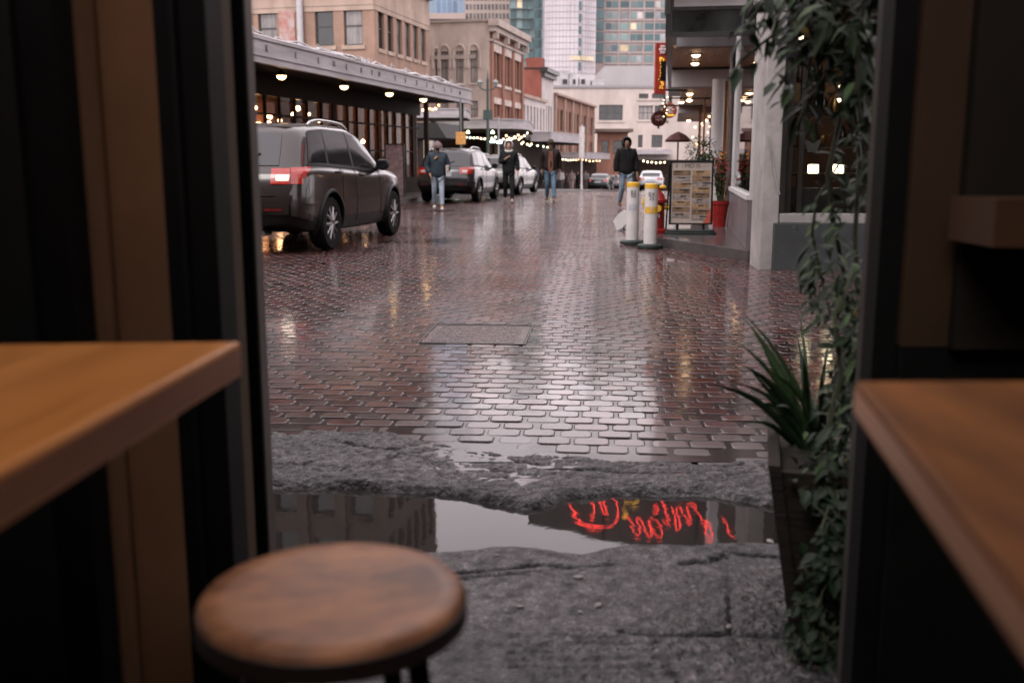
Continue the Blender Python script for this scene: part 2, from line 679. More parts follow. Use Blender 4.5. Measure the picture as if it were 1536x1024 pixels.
def crack(pix, width, depth):
    global Z
    p = [atz(a, c, 0) for a, c in pix]
    best = np.full(AX.shape, 9.)
    for q, r in zip(p[:-1], p[1:]):
        dx, dy = r.x - q.x, r.y - q.y
        t = np.clip(((AX - q.x) * dx + (AY - q.y) * dy) / (dx * dx + dy * dy), 0, 1)
        best = np.minimum(best, np.hypot(AX - q.x - t * dx, AY - q.y - t * dy))
    best = np.abs(best + (vnoise(AX * 30, AY * 30, 6) - .5) * .012)
    Z = Z - depth * np.exp(-(best / width) ** 2)


crack([(640, 868), (700, 862), (760, 858), (812, 852), (850, 856)], .006, .03)
crack([(690, 872), (760, 866), (850, 858), (930, 851)], .005, .02)
crack([(1020, 848), (1060, 846), (1085, 836)], .010, .035)
crack([(1095, 832), (1120, 838), (1180, 842)], .007, .025)
crack([(930, 957), (1000, 959), (1090, 957), (1200, 962)], .006, .035)
crack([(1090, 830), (1094, 880), (1100, 957)], .005, .014)
crack([(520, 668), (580, 676), (640, 668), (700, 672)], .008, .02)
crack([(700, 672), (760, 690), (840, 704), (960, 712), (1100, 706)], .008, .022)
crack([(560, 700), (600, 680), (640, 690), (660, 705)], .006, .014)
# broom-finished patch
pa = atz(880, 985, 0)
rx, ry = (AX - pa.x) / .22, (AY - pa.y) / .13
ins = np.clip(1.3 - (np.abs(rx) ** 4 + np.abs(ry) ** 4), 0, 1)
Z += ins * (.006 + .004 * np.sin(AY * 170 + n1 * 8))
me = bpy.data.meshes.new('pavement')
ny, nx = AX.shape
me.vertices.add(nx * ny)
me.vertices.foreach_set('co', np.stack([AX, AY, Z], 2).astype(np.float32).ravel())
ii = np.arange(nx * ny).reshape(ny, nx)
q = np.stack([ii[:-1, :-1], ii[:-1, 1:], ii[1:, 1:], ii[1:, :-1]], 2).reshape(-1, 4)
me.loops.add(q.size)
me.loops.foreach_set('vertex_index', q.astype(np.int32).ravel())
me.polygons.add(len(q))
me.polygons.foreach_set('loop_start', (np.arange(len(q)) * 4).astype(np.int32))
me.polygons.foreach_set('loop_total', np.full(len(q), 4, dtype=np.int32))
me.polygons.foreach_set('use_smooth', np.ones(len(q), dtype=bool))
me.update(calc_edges=True)
M_conc = pm('wet_worn_concrete', (.070, .067, .070), .42, scale=26, bump=.8, bscale=48, rvar=.3, spec=.45, col2=(.007, .007, .0073), detail=10)
nt = M_conc.node_tree
N, L = nt.nodes, nt.links
b = N['Principled BSDF']
[setattr(n_.inputs[k_], 'default_value', v_) for n_ in N if n_.type == 'MAP_RANGE' for k_, v_ in (('From Min', .40), ('From Max', .60)) if n_.outputs[0].links and n_.outputs[0].links[0].to_node.type == 'MIX']
rz_ = N.new('ShaderNodeTexNoise')
rz_.inputs['Scale'].default_value = 17
rz_.inputs['Detail'].default_value = 9
rz_.inputs['Roughness'].default_value = .7
rr_ = N.new('ShaderNodeMapRange')
rr_.inputs['From Min'].default_value = .38
rr_.inputs['From Max'].default_value = .62
rr_.inputs['To Min'].default_value = .16
rr_.inputs['To Max'].default_value = .75
L.new(rz_.outputs['Fac'], rr_.inputs['Value'])
L.new(rr_.outputs[0], b.inputs['Roughness'])
old = b.inputs['Base Color'].links[0].from_socket
tc = N.new('ShaderNodeTexCoord')
L.new(tc.outputs['Object'], rz_.inputs['Vector'])
vo = N.new('ShaderNodeTexVoronoi')                       # aggregate showing in the worn surface
vo.inputs['Scale'].default_value = 75
L.new(tc.outputs['Object'], vo.inputs['Vector'])
cr = N.new('ShaderNodeValToRGB')
cr.color_ramp.elements[0].position = .12
cr.color_ramp.elements[0].color = (2.6, 2.5, 2.45, 1)
cr.color_ramp.elements[1].position = .42
cr.color_ramp.elements[1].color = (.75, .75, .75, 1)
L.new(vo.outputs['Distance'], cr.inputs[0])
no = N.new('ShaderNodeTexNoise')                         # broad damp stains
no.inputs['Scale'].default_value = 2.6
no.inputs['Detail'].default_value = 7
L.new(tc.outputs['Object'], no.inputs['Vector'])
c2 = N.new('ShaderNodeValToRGB')
c2.color_ramp.elements[0].position = .36
c2.color_ramp.elements[0].color = (.45, .45, .47, 1)
c2.color_ramp.elements[1].position = .66
c2.color_ramp.elements[1].color = (1.35, 1.32, 1.3, 1)
L.new(no.outputs['Fac'], c2.inputs[0])
src = old
for q in (cr, c2):
    mm = N.new('ShaderNodeMix')
    mm.data_type = 'RGBA'
    mm.blend_type = 'MULTIPLY'
    mm.inputs['Factor'].default_value = 1
    L.new(src, mm.inputs['A'])
    L.new(q.outputs[0], mm.inputs['B'])
    src = mm.outputs['Result']
L.new(src, b.inputs['Base Color'])
me.materials.append(M_conc)
struct(link('pavement', me))
wp = MB()
for i in range(47):
    x = -2.3 + i * .1
    wp.v += [(x, float(near_edge(x)) - .12, -.018), (x, float(far_edge(x)) + .10, -.018)]
for i in range(46):
    wp.f.append((2 * i, 2 * i + 2, 2 * i + 3, 2 * i + 1))
    wp.m.append(0)
struct(wp.build('puddle', M_water))
# scraps on the pavement
M_stone = pm('pebble', (.22, .2, .19), .5, var=.5, scale=30)
for i, (px, py, r) in enumerate([(868, 866, .012), (897, 908, .011), (870, 918, .007), (780, 910, .009), (1094, 940, .009), (1155, 812, .012), (746, 833, .006), (1040, 880, .006)]):
    p = atz(px, py, .012)
    o = MB().ball((0, 0, 0), r, (1.3, .8, .45), 8).build('pebble', M_stone, loc=(p.x, p.y, .014), rz=i, smooth=50)
    tag(o, ['flat dark chip of stone lying nearest the puddle rim', 'pale round pebble in the middle of the wet pavement', 'tiny pale pebble just below the round pale one', 'grey pebble on the pavement right of the stool seat', 'pebble by the pavement joint close to the planter',
            'pale pebble at the right end of the puddle', 'tiny pebble at the near rim of the puddle, left of centre', 'small pebble on the slab between puddle and planter'][i], 'pebble', 'pebbles on the wet pavement')

# utility cover
M_cover = pm('worn_steel_plate', (.10, .068, .064), .14, var=.5, scale=14, bump=.6, bscale=45, rvar=.08, coat=.15)
cvx, cvy = (CVX[0] + CVX[1]) / 2, (CVY[0] + CVY[1]) / 2
t = thing('utility_cover', 'rectangular steel utility cover set flush in the brick street', 'utility cover', (cvx, cvy, float(street_relief(np.array([cvx]), np.array([cvy]))[0]) - .003), R(-5))
W, H = (CVX[1] - CVX[0]) / 2, (CVY[1] - CVY[0]) / 2
m = MB()
for s in (-1, 1):
    m.bx(s * W - .006, s * W + .006, -H - .006, H + .006, -.03, .006)
    m.bx(-W + .0065, W - .0065, s * H - .006, s * H + .006, -.03, .006)
m.build('frame', M_chrome if 0 else M_dark, t, bevel=.004)
pm_ = MB().bx(-W + .014, W - .014, -H + .014, H - .014, -.03, .002)
for i in range(15):
    for j in range(11):
        cx_, cy_ = (-W + .05) + (2 * W - .10) * (i + (.5 if j % 2 else 0)) / 15.2, (-H + .05) + (2 * H - .1) * j / 10
        pm_.box((cx_, cy_, .0025), (.034, .014, .0015), Matrix.Translation((cx_, cy_, 0)) @ Matrix.Rotation(R(35 if (i + j) % 2 else -35), 4, 'Z') @ Matrix.Translation((-cx_, -cy_, 0)))
pm_.build('plate', M_cover, t)

# left pavement under the market canopies and right raised pavement
FA, FB = atz(372, 52, 3.6), atz(707, 135, 3.6)
LD = (FB - FA)
LD.z = 0
LANG = math.atan2(LD.x, LD.y)
LLEN = LD.length


def fx(y):
    return FA.x + (y - FA.y) * math.tan(LANG)


M_pave = pm('wet_pavement_slab', (.075, .065, .065), .2, var=.4, scale=1.6, rvar=.12, bump=.1)
M_kerb = pm('wet_kerb_stone', (.09, .08, .08), .3, var=.35, scale=6, bump=.2)
lp = MB()
ys = [6, 12, 20, 28, 34, 38, 41, 44, 48, 54, 62, 75, 90, 112]
for i, y in enumerate(ys):
    k = fx(y) + .35 if y < 45 else fx(45) + .35 + (y - 45) * .235
    z = zs(y)
    lp.v += [(k - 16, y, z + .12), (k - .15, y, z + .12), (k - .148, y, z + .124), (k, y, z + .12), (k, y, z - .1)]
for i in range(len(ys) - 1):
    a, c = i * 5, i * 5 + 5
    for k in (0, 2, 3):
        lp.f.append((a + k, a + k + 1, c + k + 1, c + k))
        lp.m.append(0 if k == 0 else 1)
struct(lp.build('market_pavement', [M_pave, M_kerb]))
KA, KB = atz(982, 369, 0), atz(1121, 391, 0)
rp = MB()
RA = R(10)
dv = Vector((math.sin(RA), math.cos(RA), 0))
poly = [KA, KB, Vector((KB.x + 6, KB.y - .6, 0)), Vector((KA.x + 14, 44, 0)), KA + dv * 27]
rp.prism([(p.x, p.y) for p in poly], -.1, .125, 0)
rp.build('raised_pavement', M_pave, bevel=.012)
struct(bpy.data.objects['raised_pavement'])
# ------------------------------------------------------------------ facades
def facade(root, L_, H_, wins, mat, O=(0, 0, 0), a=0., dep=.18, name='wall', z0=0., frame=M_frame_dk, panes=None, rail=True, mull=0, wname='window', extra=None, tr=0):
    """wall with real window openings; s runs along direction a, outside is to the right of travel (s x up)"""
    M = Matrix.Translation(Vector(O)) @ Matrix.Rotation(a, 4, 'Z')      # local: x=s, y=inward, z
    xs = sorted(set([0, L_] + [v for q in wins for v in q[:2]]))
    zz = sorted(set([z0, H_] + [v for q in wins for v in q[2:4]]))
    m = MB()
    for i in range(len(xs) - 1):
        for k in range(len(zz) - 1):
            cx, cz = (xs[i] + xs[i + 1]) / 2, (zz[k] + zz[k + 1]) / 2
            if any(q[0] < cx < q[1] and q[2] < cz < q[3] for q in wins):
                continue
            m.add([M @ Vector(p) for p in ((xs[i], 0, zz[k]), (xs[i + 1], 0, zz[k]), (xs[i + 1], 0, zz[k + 1]), (xs[i], 0, zz[k + 1]))], [(0, 1, 2, 3)])
    for (x0, x1, a0, a1) in wins:
        c = [(x0, a0), (x1, a0), (x1, a1), (x0, a1)]
        for k in range(4):
            p, q = c[k], c[(k + 1) % 4]
            m.add([M @ Vector(v) for v in ((p[0], 0, p[1]), (p[0], dep, p[1]), (q[0], dep, q[1]), (q[0], 0, q[1]))], [(0, 1, 2, 3)])
    if extra:
        extra(m, M)
    w = m.build(name, mat, root)
    cache = {}
    for (x0, x1, a0, a1) in wins:
        W, Hh = x1 - x0, a1 - a0
        key = (round(W, 2), round(Hh, 2))
        if key not in cache:
            t = max(.035, min(.07, W * .07))
            f = MB()
            f.bx(0, t, dep - .06, dep, 0, Hh)
            f.bx(W - t, W, dep - .06, dep, 0, Hh)
            f.bx(t, W - t, dep - .06, dep, 0, t)
            f.bx(t, W - t, dep - .06, dep, Hh - t, Hh)
            if rail:
                f.bx(t, W - t, dep - .055, dep - .002, Hh * .48, Hh * .48 + t)
            for k in range(mull):
                cx = W * (k + 1) / (mull + 1)
                f.bx(cx - t * .4, cx + t * .4, dep - .05, dep - .004, t, Hh - t)
            p = MB().add([(0, dep - .02, 0), (W, dep - .02, 0), (W, dep - .02, Hh), (0, dep - .02, Hh)], [(0, 1, 2, 3)])
            cache[key] = (f.mesh(wname, frame), [p.mesh('pane', q) for q in (panes or [M_pane])])
        fm, pms = cache[key]
        o = link(wname, fm, root, M @ Vector((x0, 0, a0)), a)
        link('pane', random.choice(pms), o)
    return w


def ring(root, name, mat, poly, z0, z1, out):
    """cornice strip round an open polyline, standing proud by `out` (plan points in local xy)"""
    m = MB()
    for p, q in zip(poly[:-1], poly[1:]):
        p, q = Vector((*p, 0)), Vector((*q, 0))
        d_ = (q - p)
        ln = d_.length
        M = Matrix.Translation(p) @ Matrix.Rotation(math.atan2(d_.y, d_.x), 4, 'Z')
        m.bx(-out * .0, ln + out * .0, -out, .05, z0, z1, M)
        m.bx(0, ln, -out * .6, .04, z0 - (z1 - z0) * .5, z0 - .001, M)
    return m.build(name, mat, root)


def text_mesh(s, size, mat, depth=.01, name='lettering', M=None, align='CENTER'):
    c = bpy.data.curves.new('txt', 'FONT')
    c.body = s
    c.size = size
    c.extrude = depth
    c.align_x = align
    c.align_y = 'CENTER'
    o = bpy.data.objects.new('txt', c)
    COL.objects.link(o)
    dg = bpy.context.evaluated_depsgraph_get()
    me = bpy.data.meshes.new_from_object(o.evaluated_get(dg))
    bpy.data.objects.remove(o)
    bpy.data.curves.remove(c)
    me.materials.clear()
    me.materials.append(mat)
    me.name = name
    if M is not None:
        me.transform(M)
    return me


def join_mesh(name, metas, mat):
    m = MB()
    for me in metas:
        m.add([v.co[:] for v in me.vertices], [tuple(p.vertices) for p in me.polygons])
    return m.mesh(name, mat)


UP = Matrix.Rotation(math.pi / 2, 4, 'X')                # text plane XY -> upright, facing -Y

# ------------------------------------------------------------------ market hall on the left
t = thing('market_hall', 'long low market arcade with lettered grey canopy over the left pavement', 'market building', (FA.x, FA.y, 0), -LANG)
# local: +y along street, +x to the street
Y0, Y1 = -12.0, LLEN
c = MB()
c.bx(-.07, 0, Y0, Y1, 3.16, 3.56)
c.bx(-.10, .035, Y0, Y1 + .03, 3.562, 3.62)
c.bx(-.09, .03, Y0, Y1 + .025, 3.24, 3.275)
c.bx(-.09, .045, Y0, Y1 + .02, 3.10, 3.158)
c.bx(-6.0, -.072, Y1 - .06, Y1, 3.16, 3.56)
c.build('fascia', M_fascia, t)
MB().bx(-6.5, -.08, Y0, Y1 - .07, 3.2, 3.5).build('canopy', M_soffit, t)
rp_ = MB()
rp_.bx(-6.5, -1.9, Y0, Y1 - .8, 3.51, 3.75)
rp_.build('roof', pm('tar_roof', (.2, .19, .19), .6), t)
lm = []
M_ltr = pm('faded_letter', (.13, .12, .125), .6)
glyph = 'REEHEBYDESTILLINI'
gpx = [(400, 78), (444, 87), (478, 95), (501, 99), (520, 103), (542, 107), (558, 110), (569, 113), (593, 117), (608, 121), (625, 125), (640, 128), (650, 131), (667, 134), (677, 136), (690, 139)]
Mi = Matrix.Rotation(LANG, 4, 'Z') @ Matrix.Translation((-FA.x, -FA.y, 0))
Rn = Mi.to_3x3()
for (px, py), ch in zip(gpx, glyph):
    o_, d_ = Mi @ Vector((0, 0, CH)), Rn @ ray(px, py)
    p = o_ + d_ * ((0.004 - o_.x) / d_.x)
    lm.append(text_mesh(ch, .19, M_ltr, .006, M=Matrix.Translation((.008, p.y, 3.405)) @ Matrix.Rotation(math.pi / 2, 4, 'Z') @ UP))
for me_ in lm:
    link('letter', me_, t)
# pipes and cables lying along the top of the fascia
pp = MB()
for k in range(5):
    pts = []
    yy = Y0 + random.uniform(0, 2)
    while yy < Y1 - .3:
        pts.append((-.12 - .13 * k + random.uniform(-.05, .05), yy, 3.655 + random.uniform(-.01, .03) + (.10 if random.random() < .12 else 0)))
        yy += random.uniform(.5, 1.3)
    pp.tube(pts, random.choice([.018, .025, .035]), 6)
for k in range(26):
    yy = random.uniform(-5, Y1 - .5)
    pp.box((-.2 - random.uniform(0, .3), yy, 3.70), (.12, random.uniform(.1, .5), random.uniform(.05, .12)))
    pp.tube([(-.15, yy, 3.62), (-.15 + random.uniform(-.1, .1), yy, 3.72 + random.uniform(0, .1)), (-.2, yy + .5, 3.74)], .012, 5)
pp.build('roof_conduit', pm('galvanised_pipe', (.55, .54, .55), .4, metal=.4), t, smooth=40)
WX = -1.75
wl = MB()
wl.bx(WX - .12, WX, Y0, Y1 - .4, 0, .62)
wl.bx(WX - .12, WX, Y0, Y1 - .4, 2.72, 3.195)
wl.build('bulkhead', M_darkwood, t)
for z_ in (1.45, 2.25):
    MB().bx(WX - .045, WX + .008, Y0, Y1 - .5, z_, z_ + .045).build('transom', M_darkwood, t)
yy = Y0
k = 0
ends = []
mull_me = {}
while yy < Y1 - .5:
    wd = [.045, .06, .045, .08][k % 4] if k % 8 else .22
    if wd not in mull_me:
        mull_me[wd] = MB().bx(-.05, .015, 0, wd, .0, 2.1).mesh('mullion', M_darkwood)
    if yy > -8:
        link('mullion', mull_me[wd], t, (WX, yy, .621))
    ends.append((yy + wd, yy))
    yy += wd + [.80, .66, .85, .7][k % 4]
    k += 1
for (a0, _), (_, b0) in zip(ends[:-1], ends[1:]):
    if a0 > -8:
        MB().bx(WX - .062, WX - .054, a0, b0, .625, 2.715).build('shop_pane', M_mktglass, t)
# room behind the glass
M_room = pm('warm_stall_interior', (.34, .16, .10), .7, scale=.9, col2=(.035, .022, .018), detail=8)
rm = MB()
rm.bx(-6.4, -6.3, Y0, Y1 - .5, 0, 3.19)
rm.bx(-6.3, WX - .13, Y0, Y1 - .5, .121, .14)
rm.bx(-6.3, WX - .13, Y1 - .5, Y1 - .4, .141, 3.19)
rm.build('back_wall', M_room, t)
st = MB()
for k in range(26):
    yy = random.uniform(-7, Y1 - 1.5)
    x_ = random.uniform(-5.8, -2.6)
    st.bx(x_, x_ + .5, yy, yy + random.uniform(.3, 1.2), .15, random.uniform(.9, 2.2))
st.build('stall_shelf', pm('stall_goods', (.38, .15, .10), .6, scale=3, col2=(.03, .03, .028), detail=9), t)
lp_ = MB()
for k in range(46):
    lp_.ball((random.uniform(-5, -2.3), random.uniform(-4, Y1 - 1), random.choice([1.8, 2.1, 2.5, 2.3, 2.6])), random.uniform(.04, .075), n=8)
for k in range(14):
    lp_.box((random.uniform(-6.2, -5.6), random.uniform(0, Y1 - 2), random.uniform(1.2, 2.3)), (.04, random.uniform(.3, .7), random.uniform(.15, .4)))
lp_.build('interior_lamp', glow('stall_light', (1, .58, .30), 7.0), t, smooth=60)['kind'] = 'stuff'
for yy in (Y1 - .35, Y1 - 4.2):
    MB().bx(-.35, -.22, yy, yy + .13, .12, 3.19).build('canopy_post', M_darkwood, t)
# pendant lamps
lampm = MB()
lampm.lathe([(.02, .02), (.03, 0.005), (.10, -.04), (.125, -.075), (.128, -.09), (.118, -.094)], n=18)
lampm.cyl((0, 0, .02), (0, 0, .115), .012, n=6)
for i, (px, py) in enumerate([(422, 111), (516, 127), (584, 138), (635, 147)]):
    p = atz(px, py, 3.03)
    lb = ['pendant lamp under the grey canopy nearest the door frame, above the dark car', 'pendant lamp under the grey canopy, second from the near end', 'pendant lamp under the grey canopy, second from the far end', 'pendant lamp hanging at the far end of the lettered canopy'][i]
    q = thing('pendant_lamp', lb, 'lamp', (p.x, p.y, 3.083), 0, 'pendant lamps under the market canopy')
    if i == 0:
        sme = lampm.mesh('lamp_shade', M_dark, 40)
        bme = MB().lathe([(.105, -.092), (.102, -.115), (.088, -.145), (.06, -.168), (.02, -.18), (.001, -.181)], n=18).mesh('globe', M_bulb, 80)
    link('lamp_shade', sme, q)
    link('globe', bme, q)

# poster board by the arcade end
p = atz(600, 292, .12)
t = thing('poster_board', 'narrow pinkish notice board standing at the end of the arcade', 'notice board', (p.x - .1, p.y - .4, .12), -LANG + R(8))
MB().bx(-.27, .27, -.03, .03, 0, 1.52).build('board', pm('faded_poster', (.50, .38, .38), .6, var=.5, scale=9, col2=(.22, .14, .14)), t)
f_ = MB()
for s in (-1, 1):
    f_.bx(s * .29 - .02, s * .29 + .02, -.04, .04, 0, 1.56)
f_.bx(-.268, .268, -.04, .04, 1.523, 1.56)
f_.build('frame', M_dark, t)

# ------------------------------------------------------------------ beige corner building
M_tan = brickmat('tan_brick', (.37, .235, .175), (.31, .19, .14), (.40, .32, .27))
M_tanst = pm('tan_stone', (.36, .27, .215), .75, var=.35, scale=.9, stretch=(1, 1, .5), detail=8, bump=.05)
YB = 50.
co = at(566, 242, YB)
Z0 = zs(YB) - .6
t = thing('corner_building', 'tall tan brick corner building with tall sash windows and moulded band', 'building', (co.x, co.y, 0), -LANG)


def zpx(py, Y, x0=0):
    return CH + (242 - py) / F * Y * 1.0


# front face runs to the left (-x) : facade a=0 from x=-24 to 0 (outside faces -y)
LW = 24.
wz0, wz1 = zpx(76, YB), zpx(21, YB)
wins = []
pxw = [(383, 413), (474, 503), (519, 548)]
for a_, b_ in pxw:
    x0 = (a_ - 566) / F * YB
    x1 = (b_ - 566) / F * YB
    wins.append((LW + x0, LW + x1, wz0, wz1))
for k in range(7):
    x0 = wins[0][0] - 2.1 - k * 2.2
    wins.append((x0, x0 + 1.0, wz0, wz1))
HT = wz1 + 1.5
PAN = [M_pane, M_pane, M_panec]
facade(t, LW, HT, wins, M_tan, (-LW, 0, 0), 0, z0=Z0, panes=[M_panec, M_pane])
SL = 8.4
swin = []
for k in range(6):
    s0 = .55 + k * 1.28
    swin.append((s0, s0 + .82, wz0 - .12, wz1))
facade(t, SL, HT, swin, M_tan, (0, 0, 0), math.pi / 2, z0=Z0, panes=PAN)
m = MB()
pl = [(-LW, 0), (0, 0), (0, SL)]
ring(t, 'stone_band', M_tanst, pl, wz1 + .02, wz1 + .5, .06)
ring(t, 'cornice', M_tanst, pl, wz1 + 1.55, wz1 + 1.85, .45)
bb = MB()
bb.bx(-LW, 0.03, -.03, .04, wz1 + .501, wz1 + 1.39)
bb.bx(-.04, .03, .041, SL, wz1 + .501, wz1 + 1.39)
bb.build('frieze', M_tanst, t)
for (x0, x1, a0, a1) in wins[:3]:
    MB().bx(x0 - LW - .12, x1 - LW + .12, -.07, .0, a0 - .2, a0 - .01).build('window_sill', M_tanst, t)
for k in range(6):
    s0 = .55 + k * 1.28
    MB().bx(0, .07, s0 - .1, s0 + .92, wz0 - .31, wz0 - .13).build('window_sill', M_tanst, t)
# unseen upper storeys, made dark for the reflections below, with piers between deep windows
UZ, UT = wz1 + 1.86, 24.
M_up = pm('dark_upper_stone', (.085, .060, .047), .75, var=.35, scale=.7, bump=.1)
uw = []
for k in range(10):
    for z_ in (UZ + 1.0, UZ + 4.6, UZ + 8.2):
        uw.append((LW - 2.0 - k * 2.2, LW - .7 - k * 2.2, z_, z_ + 2.5))
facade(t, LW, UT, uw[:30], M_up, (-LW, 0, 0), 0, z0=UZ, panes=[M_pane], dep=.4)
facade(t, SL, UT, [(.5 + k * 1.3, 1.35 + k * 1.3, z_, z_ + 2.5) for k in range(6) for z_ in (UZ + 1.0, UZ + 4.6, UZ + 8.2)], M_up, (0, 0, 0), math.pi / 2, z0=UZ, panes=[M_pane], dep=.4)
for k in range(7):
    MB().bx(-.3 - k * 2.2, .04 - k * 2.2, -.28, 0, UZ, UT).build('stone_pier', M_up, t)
bk = MB()
bk.bx(-LW, -.45, .42, SL, UT - .2, UT)
bk.bx(-LW, -.25, SL - .2, SL, Z0, UT - .21)
bk.build('roof', M_tanst, t)
pv = (453 - 566) / F * YB
MB().cyl((pv, -.18, 3.6), (pv, -.18, wz1 + 1.2), .16, n=10).build('downpipe', M_grey, t, smooth=60)
pv = (430 - 566) / F * YB
mm = MB()
mm.bx(pv - .42, pv + .42, -.05, -.01, wz0 - .1, wz1 - .1)
mm.build('painted_panel', pm('peeling_red_sign', (.33, .10, .07), .7, scale=2.5, col2=(.40, .36, .34), detail=9), t)
# shopfront at street level
sh = MB()
sh.bx(-LW, 0, -.3, -.02, Z0, 2.6)
sh.bx(.02, .3, 0, SL, Z0, 2.6)
sh.build('shopfront', M_darkwood, t)
for k in range(5):
    MB().bx(.301, .33, .3 + k * 1.6, 1.6 + k * 1.6, .4 + zs(52), 2.3).build('shop_window', M_pane_lit if k % 2 else M_pane, t)

# its flat canopy at the crossing
def canopy(name, label, cat, pts, ztop, h, mat=M_fascia, inset=.06, group=None, marks=True, posts=True):
    """grey flat canopy: closed plan polygon, front fascia with mouldings, dark soffit"""
    cx = sum(p[0] for p in pts) / len(pts)
    cy = sum(p[1] for p in pts) / len(pts)
    t = thing(name, label, cat, (cx, cy, 0), 0, group)
    P = [(p[0] - cx, p[1] - cy) for p in pts]
    m = MB().prism(P, ztop - h + .04, ztop - .06)
    big = [(x * (1 + .06 / max(.5, math.hypot(x, y))), y * (1 + .06 / max(.5, math.hypot(x, y)))) for x, y in P]
    m.prism(big, ztop - .058, ztop)
    m.prism(big, ztop - h, ztop - h + .038)
    m.build('fascia', mat, t)
    sm_ = [(x * .985, y * .985) for x, y in P]
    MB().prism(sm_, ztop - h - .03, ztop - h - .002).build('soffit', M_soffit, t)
    return t


def pl(px, Y):
    p = at(px, 242, Y)
    return (p.x, p.y)


Y = 46.5
q = canopy('shop_canopy', 'flat grey canopy just beyond the lettered one, over a dark shop', 'canopy', [pl(560, Y), pl(699, Y - .2), pl(706, Y + 3), pl(640, Y + 3.4), pl(560, Y + 3.4)], zpx(166, Y), .42, group='flat grey market canopies')
Y = 58.
arc = [pl(655, Y), pl(735, Y - .6), pl(770, Y - .2), pl(785, Y + .8), pl(793, Y + 2.5), pl(797, Y + 6), pl(800, Y + 12), pl(760, Y + 12), pl(655, Y + 6)]
q2 = canopy('shop_canopy', 'round-cornered grey canopy with strings of bulbs beneath it', 'canopy', arc, zpx(181, Y), .55, group='flat grey market canopies')
Y = 73.
q3 = canopy('shop_canopy', 'grey stepped canopy right of the round-cornered one, below the white shopfront', 'canopy', [pl(796, Y), pl(826, Y), pl(845, Y + 3), pl(870, Y + 8), pl(872, Y + 16), pl(800, Y + 16)], zpx(199, Y), .7, group='flat grey market canopies')
Y = 92.
q4 = canopy('shop_canopy', 'farthest low grey canopy in front of the long brick building', 'canopy', [pl(838, Y), pl(880, Y), pl(905, Y + 6), pl(915, Y + 16), pl(850, Y + 16)], zpx(229, Y), .6, group='flat grey market canopies')

# dark slanted awning under the near end of the second canopy
t = thing('awning', 'small dark sloping fabric awning beside the arcade end post', 'awning', (*pl(650, 40), 0), -LANG)
m = MB()
m.add([(-1.4, 0, 2.65), (.15, 0, 2.65), (.55, 0, 2.05), (-1.4, 0, 2.05), (-1.4, 3, 2.65), (.15, 3, 2.65), (.55, 3, 2.05), (-1.4, 3, 2.05)], [(0, 3, 2, 1), (4, 5, 6, 7), (0, 1, 5, 4), (1, 2, 6, 5), (3, 7, 6, 2), (0, 4, 7, 3)])
m.build('fabric', pm('dark_awning_cloth', (.02, .02, .02), .8), t)
MB().bx(-1.45, -1.405, 0, 3, -.3, 2.7).build('support_wall', M_darkwood, t)

# ------------------------------------------------------------------ arched-window building
M_pale = brickmat('painted_pale_brick', (.52, .43, .37), (.48, .40, .35), (.45, .39, .35), bump=.15)
M_red = brickmat('red_brick', (.33, .155, .105), (.26, .115, .08), (.34, .25, .21))
YB = 66.
co = at(735, 242, YB)
t = thing('brick_building', 'cream building with arched windows and a red brick street front', 'building', (co.x, co.y, 0), -LANG)
LW, SL, HT = 12., 9.2, zpx(41, YB)
Z0 = zs(YB) - .8
wins = []
for a_, b_ in [(652, 656), (661, 672), (684, 695), (706, 717)]:
    wins.append((LW + (a_ - 735) / F * YB, LW + (b_ - 735) / F * YB, zpx(129, YB), zpx(84, YB)))
    wins.append((LW + (a_ - 735) / F * YB, LW + (b_ - 735) / F * YB, zpx(178, YB), zpx(155, YB)))


def hoods(m, M):
    for (x0, x1, a0, a1) in wins[0::2]:
        cx, r = (x0 + x1) / 2, (x1 - x0) / 2 + .16
        pts = []
        for k in range(9):
            an = math.pi * (1 - k / 8)
            pts.append(M @ Vector((cx + r * math.cos(an), -.03, a1 - .25 + (r + .25) * math.sin(an))))
        pts = [M @ Vector((cx - r, -.03, a0 + .9))] + pts + [M @ Vector((cx + r, -.03, a0 + .9))]
        m.tube(pts, .09, 6)
        m.bx(x0 - .1, x1 + .1, -.09, 0, a0 - .14, a0 - .002, M)


facade(t, LW, HT, wins, M_pale, (-LW, 0, 0), 0, z0=Z0, panes=[M_panec, M_pane], extra=hoods)
swin = []
for k, s0 in enumerate((.75, 3.6, 6.4)):
    for j in range(2):
        swin.append((s0 + j * 1.05, s0 + j * 1.05 + .8, zpx(128, YB), zpx(84, YB) - .0))
        swin.append((s0 + j * 1.05, s0 + j * 1.05 + .8, zpx(178, YB), zpx(158, YB)))
facade(t, SL, HT, swin, M_red, (0, 0, 0), math.pi / 2, z0=Z0, panes=PAN, dep=.25)
for s0 in (0.02, 2.9, 5.75, 8.6):
    MB().bx(.0, .16, s0, s0 + .5, Z0, HT - 1.4).build('brick_pier', M_red, t)
M_wst = pm('weathered_stone', (.50, .42, .37), .8, var=.45, scale=2.2)
for s0 in (.75, 3.6, 6.4):
    MB().bx(0, .1, s0 - .1, s0 + 1.95, zpx(128, YB) - .2, zpx(128, YB) - .01).build('window_sill', M_wst, t)
    MB().bx(0, .12, s0 - .1, s0 + 1.95, zpx(84, YB) + .01, zpx(84, YB) + .75).build('stone_lintel', M_wst, t)
    MB().bx(0, .1, s0 - .1, s0 + 1.95, zpx(158, YB) + .01, zpx(158, YB) + .4).build('stone_lintel', M_wst, t)
m = MB()
m.bx(0, .65, -.3, SL + .1, HT - .42, HT)
m.bx(0, .45, -.2, SL, HT - .75, HT - .43)
m.bx(0, .22, -.1, SL, HT - 1.35, HT - 1.2)
